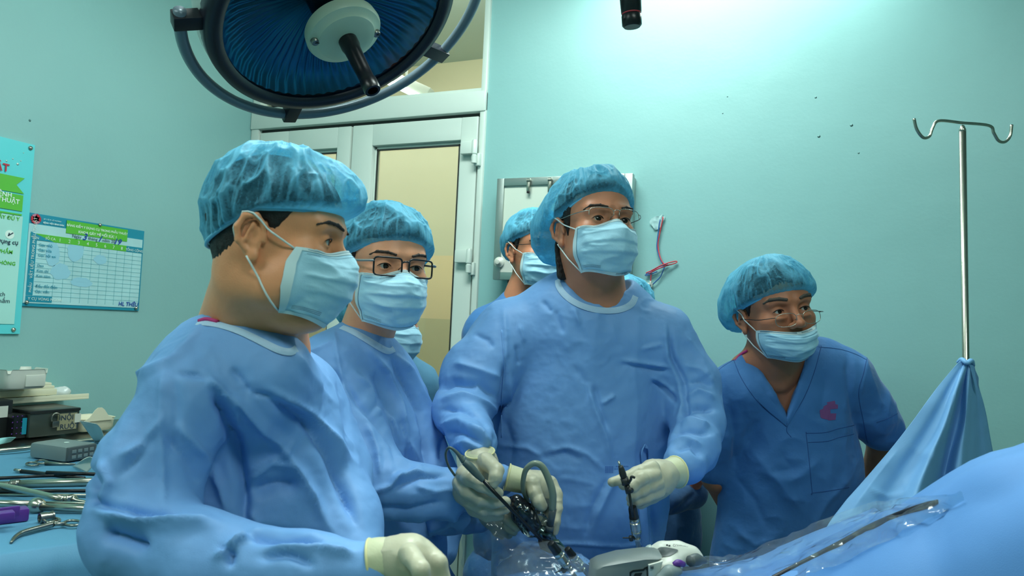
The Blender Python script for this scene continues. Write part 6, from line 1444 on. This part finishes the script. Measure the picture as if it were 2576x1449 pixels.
# camera sleeve film with the cable inside
M_FILM = glassy('thin_clear_film', (228, 240, 244), .03, .13, bump=(48, .0045), fres=1.22, haze=(.11, 34))
cb = thing('camera_cable', P(2100, 1370, 1.12), 'black cable running inside clear film along the drape edge', 'cable')
fg = sheet.bvh
def onfg(px, py, lift, dflt):
    d = nrm(P(px, py, 1)-CAM); h = fg.ray_cast(CAM.tolist(), d.tolist()); return CAM+d*(h[3]-lift) if h[0] is not None else P(px, py, dflt)
b = MB(); b.tube([onfg(x, y, .003, dd) for x, y, dd in ((1880, 1490, 1.09), (1960, 1446, 1.09), (2040, 1405, 1.08), (2120, 1364, 1.06), (2190, 1327, 1.04), (2260, 1297, 1.02), (2325, 1274, 1.0), (2360, 1262, 1.0))], [.0036, .0038, .004, .0044, .0050, .0052, .0048, .003], 14, 6); b.build('cable', M_BLACKR, cb)
def depth_of(w): return float((w-CAM) @ FW)
def frow(L, lift): return [(x, y, depth_of(onfg(x, y, lift, dd))) for x, y, dd in L]
f1 = sheet('plastic_film', [frow([(1490, 1446, 1.22), (1740, 1417, 1.24), (1905, 1388, 1.20), (2045, 1322, 1.15), (2210, 1266, 1.09), (2375, 1244, 1.0), (2420, 1232, .99)], .02),
   frow([(1500, 1452, 1.19), (1750, 1428, 1.19), (1920, 1402, 1.17), (2065, 1344, 1.12), (2222, 1284, 1.06), (2378, 1252, .99), (2425, 1238, .98)], .015),
   frow([(1560, 1475, 1.15), (1790, 1460, 1.13), (1960, 1425, 1.10), (2100, 1372, 1.06), (2240, 1312, 1.02), (2372, 1266, .98), (2425, 1245, .97)], .012),
   frow([(1600, 1530, 1.12), (1850, 1510, 1.09), (2010, 1465, 1.06), (2140, 1412, 1.03), (2265, 1348, .99), (2370, 1290, .97), (2425, 1255, .96)], .004)], M_FILM, 'crinkled clear plastic film sleeve over the black cable along the drape edge', 'plastic film', 9, .004, 16, 12, thick=0, fine=.007)
f2 = sheet('plastic_film', [[(1172, 1285, 1.36), (1200, 1292, 1.34), (1235, 1300, 1.33), (1275, 1318, 1.32)],
   [(1170, 1340, 1.34), (1205, 1350, 1.31), (1250, 1352, 1.30), (1300, 1362, 1.30)],
   [(1168, 1400, 1.30), (1215, 1402, 1.27), (1290, 1400, 1.25), (1370, 1392, 1.26)],
   [(1165, 1470, 1.26), (1240, 1470, 1.22), (1340, 1470, 1.19), (1500, 1470, 1.18)]], M_FILM, 'clear plastic camera sleeve hanging below the gloved hands at lower centre', 'plastic film', 9, .006, 20, 21, thick=0, fine=.007)
f3 = sheet('plastic_film', [[(1255, 1410, 1.24), (1330, 1375, 1.24), (1420, 1384, 1.23), (1510, 1430, 1.22)],
   [(1250, 1440, 1.20), (1340, 1405, 1.18), (1430, 1410, 1.17), (1515, 1445, 1.17)],
   [(1250, 1500, 1.16), (1345, 1480, 1.14), (1440, 1480, 1.13), (1520, 1500, 1.14)]], M_FILM, 'clear plastic film humped around the base of the tilted trocars', 'plastic film', 9, .006, 22, 31, thick=0, fine=.007)

# ------------------------------------------------------------------ instrument table at the left
ZT = 1.0
def T(px, py, h=0.0): return ray_plane(px, py, EZ, ZT+h)
def c2(x, y): return x/2.64, 900+y/2.64
def T2(x, y, h=0.0): return T(*c2(x, y), h)
b = MB()
fl, frr = T(-420, 1465), T(330, 1352); bl, brr = T(-300, 1160), T(300, 1104)
nU, nV_ = 70, 56; V = []
for i in range(nU):
    u = i/(nU-1)
    for j in range(nV_+22):
        v = j/(nV_-1)
        if v <= 1: p_ = (fl*(1-v)+bl*v)*(1-u)+(frr*(1-v)+brr*v)*u
        if v <= 1: V.append(p_)
V = np.array(V).reshape(nU, nV_, 3)
# drop the front edge down in folds
fdir = nrm((fl-bl)*[1, 1, 0]); sk = []
for j in range(22, 0, -1):
    h_ = j/22*.75; e_ = V[:, 0]; s_ = np.arange(nU)/nU
    sk.append(e_+fdir*(.012+.035*h_*(1+np.sin(s_*34)+.5*np.sin(s_*71)))[:, None]-EZ*(h_*.95+.0*s_)[:, None])
A_ = np.concatenate([np.stack(sk, 1), V], 1); nn = A_.shape[1]; V = A_.reshape(-1, 3)
top_m = V[:, 2] > ZT-.001
V[:, 2] += np.where(top_m, (ridge(V, 7, 3)**2)*.003+(noise3(V, 5, 2)-.5)*.003, 0)
F = grid_faces(nU, nn); N = vnormals(V, F)
if N[:, 2].mean() < 0: F = F[:, ::-1]
V[~top_m] += N[~top_m]*(((noise3(V[~top_m]*[1, 1, .4], 12, 7)-.5)*.03)[:, None])
o = mesh_obj('table_cover', V, F, M_COVER, None); m_ = o.modifiers.new('thickness', 'SOLIDIFY'); m_.thickness = .0015
tag(o, 'cyan cloth cover on the instrument table at the far left', 'table cover')
it = thing('instrument_table', ((fl+brr)/2*[1, 1, 0]), 'steel instrument table under the cyan cloth and containers, far left', 'table')
b = MB(); bl2, br2 = T(-300, 1085), T(300, 1050)
V = np.array([fl, frr, br2, bl2]); V = V-EZ*.006; b.add(np.vstack([V, V-EZ*.02]), [[3, 2, 1, 0][::-1], [4, 5, 6, 7][::-1], [0, 4, 5, 1], [1, 5, 6, 2], [2, 6, 7, 3], [3, 7, 4, 0]]); b.build('table_top', M_STEELD, it, smooth=False)
b = MB(); b.tube([T(-300, 1150, .008), T(0, 1134, .012), T(120, 1120, .012), T(300, 1098, .008)], .006, 12, 4); b.build('rail', M_STEEL, it)
for p_ in (fl, frr, br2, bl2):
    q_ = p_+((fl+br2)/2-p_)*.08; b = MB(); b.tube([(q_[0], q_[1], 0), (q_[0], q_[1], ZT-.02)], .012, 12, 1); b.build('leg', M_STEEL, it)
def th(name, base, label, cat, group=None): return thing(name, base, label, cat, group)
def rot(a): return (np.array([math.cos(a), math.sin(a), 0]), np.array([-math.sin(a), math.cos(a), 0]), EZ)
def dirax(p0, p1): x = nrm((p1-p0)*[1, 1, 0]); return x, np.cross(EZ, x), EZ
# rods and instruments
def rod(name, pts, label, cat, parts):
    t_ = th(name, T2(*pts[0]), label, cat)
    for nm, M_, L in parts:
        b = MB(); b.tube([T2(x, y, h) for x, y, h, r in L], [r for x, y, h, r in L], 14, 3); b.build(nm, M_, t_)
    return t_
rod('grasper', [(100, 745)], 'black rod instrument with steel tip lying rearmost on the cyan cloth', 'instrument', [('shaft', M_BLACK, [(138, 752, .006, .0042), (560, 802, .006, .0042)]), ('tip', M_STEEL, [(98, 745, .006, .0032), (140, 753, .006, .0045)])])
rod('rod', [(310, 760)], 'short black rod end crossing over another black rod beside the grey battery', 'instrument', [('shaft', M_BLACK, [(308, 762, .014, .004), (700, 776, .014, .004)])])
rod('rod', [(0, 800)], 'thin black rod reaching from the left edge under the rear black rod', 'instrument', [('shaft', M_BLACK, [(-260, 812, .005, .004), (450, 779, .005, .0035)])])
rod('suction_tube', [(0, 850)], 'thick bright steel tube with ribbed collar, rearmost of the steel tubes', 'instrument', [('tube', M_STEEL, [(120, 840, .010, .0088), (900, 815, .010, .0088)]), ('collar', M_STEELD, [(-200, 852, .010, .0075), (62, 843, .010, .0075), (64, 842, .010, .0098), (128, 839, .010, .0098)])])
rod('steel_rod', [(0, 850)], 'steel rod lying slantwise over the others, ending in a pointed holder', 'instrument', [('shaft', M_STEEL, [(-120, 826, .022, .006), (150, 878, .02, .006), (420, 942, .018, .0065)]), ('tip', M_STEEL, [(420, 942, .018, .008), (480, 936, .016, .009), (520, 950, .014, .004), (640, 966, .012, .003)])])
rod('rod', [(0, 885)], 'thin black rod passing beneath the slanted steel rod', 'instrument', [('shaft', M_BLACK, [(-200, 885, .0125, .0036), (800, 884, .0125, .0036)])])
rod('steel_rod', [(0, 910)], 'thinnest straight steel rod just in front of a thin black rod', 'instrument', [('shaft', M_STEEL, [(-200, 906, .006, .0032), (800, 916, .006, .0032)])])
rod('trocar', [(0, 968)], 'long steel trocar tube with a ball joint, frontmost of the steel tubes', 'trocar', [('tube', M_STEEL, [(-200, 962, .012, .0062), (215, 974, .012, .0068)]), ('shaft', M_STEEL, [(270, 990, .012, .0070), (800, 1010, .012, .0070)]), ('thin_tube', M_STEEL, [(270, 962, .016, .003), (800, 972, .016, .003)]), ('ball_joint', M_STEEL, [(212, 974, .013, .006), (228, 978, .013, .013), (246, 982, .013, .0145), (262, 986, .013, .0125), (274, 990, .013, .008)])])
t = th('purple_clip', T2(30, 1050), 'purple plastic clip at the left picture edge on the cyan cloth', 'clip')
b = MB(); a_ = dirax(T2(0, 1060), T2(80, 1050)); b.box(T2(14, 1052, .012), (.075, .03, .022), .004, ax=a_); b.box(T2(14, 1030, .028), (.05, .008, .018), .003, ax=a_); b.box(T2(40, 1048, .028), (.022, .024, .014), .003, ax=a_); b.build('body', M_PURPLE, t, ang=40)
t = th('steel_ferrule', T2(310, 1050), 'short hollow steel cylinder next to the curved clamp', 'fitting')
b = MB(); p0, p1 = T2(262, 1068, .009), T2(358, 1052, .009); ax_ = nrm(p1-p0); L_ = np.linalg.norm(p1-p0); b.lathe([(.006, .004), (.0065, 0), (.0092, 0), (.0095, .004), (.0095, L_*.5), (.0086, L_*.52), (.0086, L_*.8), (.0095, L_*.82), (.0095, L_*.95), (.007, L_), (0, L_)], p0, ax_, 24); b.build('body', M_STEELD, t, ang=40)
t = th('curved_clamp', T2(250, 1140), 'curved steel clamp with ring handles at the front of the cyan cloth', 'clamp')
b = MB(); b.tube([T2(74, 1228, .004), T2(92, 1200, .006), T2(128, 1172, .007), T2(180, 1152, .008), T2(270, 1128, .008), T2(350, 1106, .009)], [.002, .003, .004, .0045, .005, .005], 10, 6); b.build('jaw', M_STEELD, t)
def ringh(c, r1, r2, hh=.007): return [T2(c[0]+r1*math.cos(a), c[1]+r2*math.sin(a), hh) for a in np.linspace(0, 2*math.pi, 16, endpoint=False)]
for c_, s_ in (((485, 1098), (348, 1106)), ((345, 1080), (330, 1100))):
    b = MB(); b.tube(ringh(c_, 58 if c_[0] > 400 else 50, 17), .0026, 8, 2, closed=True); b.tube([T2(s_[0]-20, s_[1], .009), T2(c_[0]-(56 if c_[0] > 400 else -30), c_[1]+6, .008)], .0035, 8, 1); b.build('ring_handle', M_STEELD, t)
t = th('scissors', T2(250, 700), 'steel scissors with ring handles behind the rods, near the grey battery', 'scissors')
for c_ in ((215, 706), (275, 692)):
    b = MB(); b.tube(ringh(c_, 40, 11, .006), .0026, 8, 2, closed=True); b.build('ring_handle', M_STEELD, t)
b = MB(); b.tube([T2(300, 700, .006), T2(500, 708, .005)], [.005, .002], 8, 1); b.build('blade', M_STEELD, t)
# grey battery pack
t = th('battery_pack', T2(415, 690), 'grey plastic battery pack with a keypad end lying on the cyan cloth', 'battery')
p0, p1 = T2(280, 672), T2(470, 700); a_ = dirax(p0, p1); L_ = np.linalg.norm(p1-p0)
Lx = np.linalg.norm(T2(270, 672)-T2(560, 700)); cb_ = T2(415, 668, .0)
b = MB(); b.box(cb_+EZ*.021, (Lx*.98, .085, .038), .009, ax=a_); b.build('case', M_GREYP, t, ang=50)
b = MB(); b.box(cb_+EZ*.021+a_[0]*(Lx*.47), (Lx*.12, .078, .034), .004, ax=a_); b.build('end_block', M_DGREYP, t, ang=50)
b = MB()
for i in range(4):
    for j in range(2): b.box(cb_+EZ*(.014+j*.013)+a_[0]*(Lx*.532)+a_[1]*((i-1.5)*.016), (.002, .011, .008), .0005, ax=a_)
b.build('contact_grid', M_GREYP, t, ang=50)
b = MB(); b.lathe([(0, 0), (.006, 0), (.006, .0008), (.004, .0008), (0, .0008)], cb_+EZ*.0402+a_[0]*.01, EZ, 20); b.build('emblem', M_WHP, t)
def leafsheet(name, pts, h, M_, label, cat='paper', lift=.02):
    n = 12; P0, P1_, P2_, P3_ = [T2(x, y, hh) for (x, y), hh in zip(pts, h)]; V = []
    for i in range(n):
        for j in range(n): u, v = i/(n-1), j/(n-1); V.append((P0*(1-u)+P1_*u)*(1-v)+(P3_*(1-u)+P2_*u)*v+EZ*lift*math.sin(math.pi*u)*math.sin(math.pi*v*.8))
    b = MB(); b.add(V, grid_faces(n, n)); o = b.build(name, M_, None); m_ = o.modifiers.new('thickness', 'SOLIDIFY'); m_.thickness = .001; return tag(o, label, cat)
M_PAPER = mat('white_paper', (226, 228, 216), .7); M_GPAP = mat('aqua_paper', (150, 210, 212), .7)
leafsheet('folded_paper', [(480, 722), (576, 762), (640, 700), (575, 668)], (.004, .004, .03, .04), M_PAPER, 'white folded paper corner beside the grey battery pack', lift=.012)
leafsheet('paper_sheet', [(528, 418), (630, 560), (700, 560), (640, 440)], (.09, .002, .002, .08), M_PAPER, 'curled white paper leaning on the cream tray', lift=.015)
leafsheet('paper_sheet', [(-60, 590), (70, 560), (106, 530), (-60, 548)], (.004, .004, .02, .012), M_GPAP, 'aqua paper sheet at the left edge under the dark box', lift=.006)
# containers along the wall
M_SMOKE = mat('smoky_box_plastic', (58, 66, 60), .25, coat=.3); M_SMOKE2 = mat('dark_box_lid', (34, 38, 38), .3); M_LABEL = mat('ochre_label', (150, 146, 116), .5)
def onbase(x, y, h=0.0): return T2(x, y, h)
def hgt(x, y0, y1): d = proj(T2(x, y0))[2]; return (y0-y1)/2.64/FPX*d
p0, p1 = T2(188, 536), T2(520, 500); a_ = dirax(p0, p1); L_ = np.linalg.norm(p1-p0); hb_ = hgt(350, 520, 345)
t = th('instrument_box', (p0+p1)/2, 'smoky plastic instrument box with lettering and a small padlock latch', 'box')
cB = (p0+p1)/2-a_[0]*0+a_[1]*.07
b = MB(); b.box(cB-a_[0]*.0+EZ*(hb_*.46), (L_, .14, hb_*.9), .004, ax=a_); b.build('body', M_SMOKE, t, ang=40)
b = MB(); b.box(cB+EZ*(hb_*.94), (L_*1.02, .146, hb_*.12), .003, ax=a_); b.build('lid', M_SMOKE2, t, ang=40)
fo = cB-a_[1]*.0712; fr_ = (fo, a_[0], EZ, -a_[1])
b = MB(); b.box(fo+a_[0]*L_*.24+EZ*hb_*.50, (L_*.40, .0015, hb_*.62), 0, ax=a_); b.build('label_panel', M_LABEL, t, smooth=False)
b = MB(); text_mb(b, 'NỘI', fo+a_[0]*L_*.10+EZ*hb_*.56-a_[1]*.0014, a_[0], EZ, -a_[1], .021, 'LEFT', 0, .01, 0); text_mb(b, 'RUỘT', fo+a_[0]*L_*.09+EZ*hb_*.22-a_[1]*.0014, a_[0], EZ, -a_[1], .021, 'LEFT', 0, .01, 0); b.build('label_lettering', M_INK, t, smooth=False)
b = MB(); b.box(fo+a_[0]*L_*.455+EZ*hb_*.60-a_[1]*.001, (.018, .001, .026), 0, ax=a_); b.build('sticker', M_WHITEP, t, smooth=False)
b = MB(); c_ = fo-a_[0]*L_*.02+EZ*hb_*.66-a_[1]*.006; b.tube([c_+a_[0]*.012*math.cos(q_)+EZ*.016*math.sin(q_) for q_ in np.linspace(-.4, 3.6, 10)], .0022, 8, 2); b.box(c_-EZ*.016, (.02, .008, .018), .002, ax=a_); b.build('latch', M_STEELD, t, ang=40)
t = th('instrument_box', T2(20, 545), 'dark instrument box cut off by the left edge, white sticker on its front', 'box')
cB2 = T2(-70, 545)+a_[1]*.065; hb2 = hgt(30, 545, 290); Lb_ = 2*np.linalg.norm(T2(78, 545)-T2(-70, 545))
b = MB(); b.box(cB2+EZ*hb2*.5, (Lb_, .13, hb2), .004, ax=a_); b.build('body', M_SMOKE2, t, ang=40)
b = MB(); b.box(cB2-a_[1]*.0655+a_[0]*(Lb_*.5-.025)+EZ*hb2*.70, (.024, .001, .032), 0, ax=a_); b.build('sticker', M_WHITEP, t, smooth=False)
t = th('rack_insert', T2(150, 540), 'dark rack with rows of small holes between the two instrument boxes', 'rack')
wR = np.linalg.norm(T2(80, 540)-T2(185, 536)); cR = T2(132, 540)+a_[1]*.05
b = MB(); b.box(cR+EZ*(hb_*.45+.0), (wR*.92, .09, hb_*.86), .003, ax=a_); b.build('body', M_BLACK, t, ang=40)
b = MB()
for i in range(3):
    for j in range(4): b.lathe([(0, 0), (.0022, 0), (0, .001)], cR-a_[1]*.0455+a_[0]*((i-1)*.012-.008)+EZ*(hb_*.2+j*.016), -a_[1], 8)
b.build('hole_studs', M_PURPLE, t)
b = MB(); b.box(cR-a_[1]*.046+a_[0]*(wR*.30)+EZ*hb_*.45, (.012, .002, hb_*.6), .0005, ax=a_); b.build('blue_strip', M_DTEAL, t, smooth=False)
# boards and lids on the boxes
hz = hb_+.004
t = th('flat_tray', T2(300, 330, hz), 'wide flat cream tray lying across the boxes', 'tray')
q0, q1 = T2(-60, 372, 0), None
def seg(x0, x1, yb, h): # segment on boxes: pixel x-range at height h
    return T2(x0, yb, h), T2(x1, yb, h)
s0, s1 = T2(-60, 318, hz), T2(655, 322, hz); s1 = s0+a_[0]*np.linalg.norm(s1-s0)
cT = (s0+s1)/2+a_[1]*.06; LT = np.linalg.norm(s1-s0)
b = MB(); b.box(cT+EZ*.006, (LT, .15, .007), .002, ax=a_); b.box(cT+EZ*.013-a_[1]*.072, (LT, .005, .014), .002, ax=a_); b.box(cT+EZ*.013+a_[1]*.072, (LT, .005, .014), .002, ax=a_); b.build('tray', M_CREAMP, t, ang=40)
t = th('tray_lid', T2(200, 300, hz+.01), 'cream lid stacked on the flat tray', 'lid')
s2_, s3_ = T2(-40, 290, hz+.01), T2(430, 290, hz+.01); L2 = np.linalg.norm(s3_-s2_); cL = s2_+a_[0]*L2*.5+a_[1]*.06
b = MB(); b.box(cL+EZ*.018, (L2, .12, .020), .005, ax=a_); b.box(cL+EZ*.032, (L2*.94, .11, .012), .005, ax=a_); b.box(cL+EZ*.042, (L2*.86, .10, .010), .004, ax=a_); b.build('lid', M_CREAMP, t, ang=40)
t = th('wrapped_roll', T2(390, 290, hz+.01), 'small roll in clear crumpled plastic on the flat tray', 'wrapped roll')
S = Sdf(.003); r0_ = cT+a_[0]*LT*.16-a_[1]*.03+EZ*.022; r1_ = cT+a_[0]*LT*.30-a_[1]*.03+EZ*.024; S.cone(r0_, r1_, .011, .014, .01); V, F = S.run(); N = vnormals(V, F); V = V+N*(ridge(V, 60, 4)**2*.006)[:, None]; mesh_obj('roll', V, F, mat('crumpled_white_plastic', (208, 216, 214), .25), t)
# moulded tray on top: notched rim
hz2 = hz+.052; e0, e1 = T2(28, 214, hz2), T2(350, 214, hz2); L3 = np.linalg.norm(e1-e0); cM = e0+a_[0]*L3*.5+a_[1]*.05; hM = .056
t = th('moulded_tray', cM, 'white moulded plastic tray with notched rim, topmost of the stack', 'tray')
b = MB(); n = 96; V = []
def outl(u, k, z):
    a = u*2*math.pi; c_, s_ = math.cos(a), math.sin(a); e = .35
    x = (L3*.5*k)*np.sign(c_)*abs(c_)**e; y = (.055*k)*np.sign(s_)*abs(s_)**e
    return cM+a_[0]*x+a_[1]*y+EZ*z
for k_, z_, nt_ in ((.92, 0, 0), (.97, .004, 0), (1.0, hM*.5, 0), (1.03, hM, 1), (1.06, hM+.001, 1), (1.0, hM-.003, 1), (.97, hM*.4, 0), (.90, .006, 0)):
    for i in range(n):
        u = i/n; dz = -.012*sstep(.55, .8, np.array(math.sin(u*2*math.pi*5)))*nt_; V.append(outl(u, k_, z_+float(dz)))
F = grid_faces(8, n, False, True); b.add(V, F); b.f.append([7*n+i for i in range(n)]); b.mi.append(0); b.f.append([i for i in range(n)][::-1]); b.mi.append(0)
b.box(cM-a_[1]*.056+EZ*hM*.42+a_[0]*.02, (.055, .006, hM*.6), .002, ax=a_); b.build('tray', M_WHITEP, t, ang=50)
# cream tray at the right end
t = th('kidney_tray', T2(620, 480), 'cream tray with a rounded tab standing at the end of the boxes', 'tray')
k0, k1 = T2(530, 500, .0), T2(760, 470, .0); LK = np.linalg.norm(k1-k0); cK = (k0+k1)/2+a_[1]*.05; hK = hgt(600, 500, 420)
b = MB(); V = []; n = 64
for k_, z_ in ((.85, 0), (.97, .01), (1.0, hK), (1.06, hK+.002), (.98, hK-.002), (.92, .01)):
    for i in range(n):
        a = 2*math.pi*i/n; c_, s_ = math.cos(a), math.sin(a); V.append(cK+a_[0]*(LK*.5*k_*np.sign(c_)*abs(c_)**.5)+a_[1]*(.06*k_*np.sign(s_)*abs(s_)**.5)+EZ*z_)
b.add(V, grid_faces(6, n, False, True)); b.f.append([5*n+i for i in range(n)]); b.mi.append(0); b.f.append([i for i in range(n)][::-1]); b.mi.append(0); b.build('tray', M_CREAMP, t, ang=50)
b = MB(); o_ = cK-a_[1]*.062+EZ*(hK*.9)-a_[0]*LK*.05; w0 = .05
b.prism([(-w0, 0), (-w0*.6, hK*.3), (-w0*.3, hK*.9), (-w0*.12, hK*1.1), (w0*.12, hK*1.1), (w0*.3, hK*.9), (w0*.6, hK*.3), (w0, 0)], .0025, (o_, a_[0], EZ, -a_[1]), 0, 0); b.build('tab', M_CREAMP, t, ang=50)
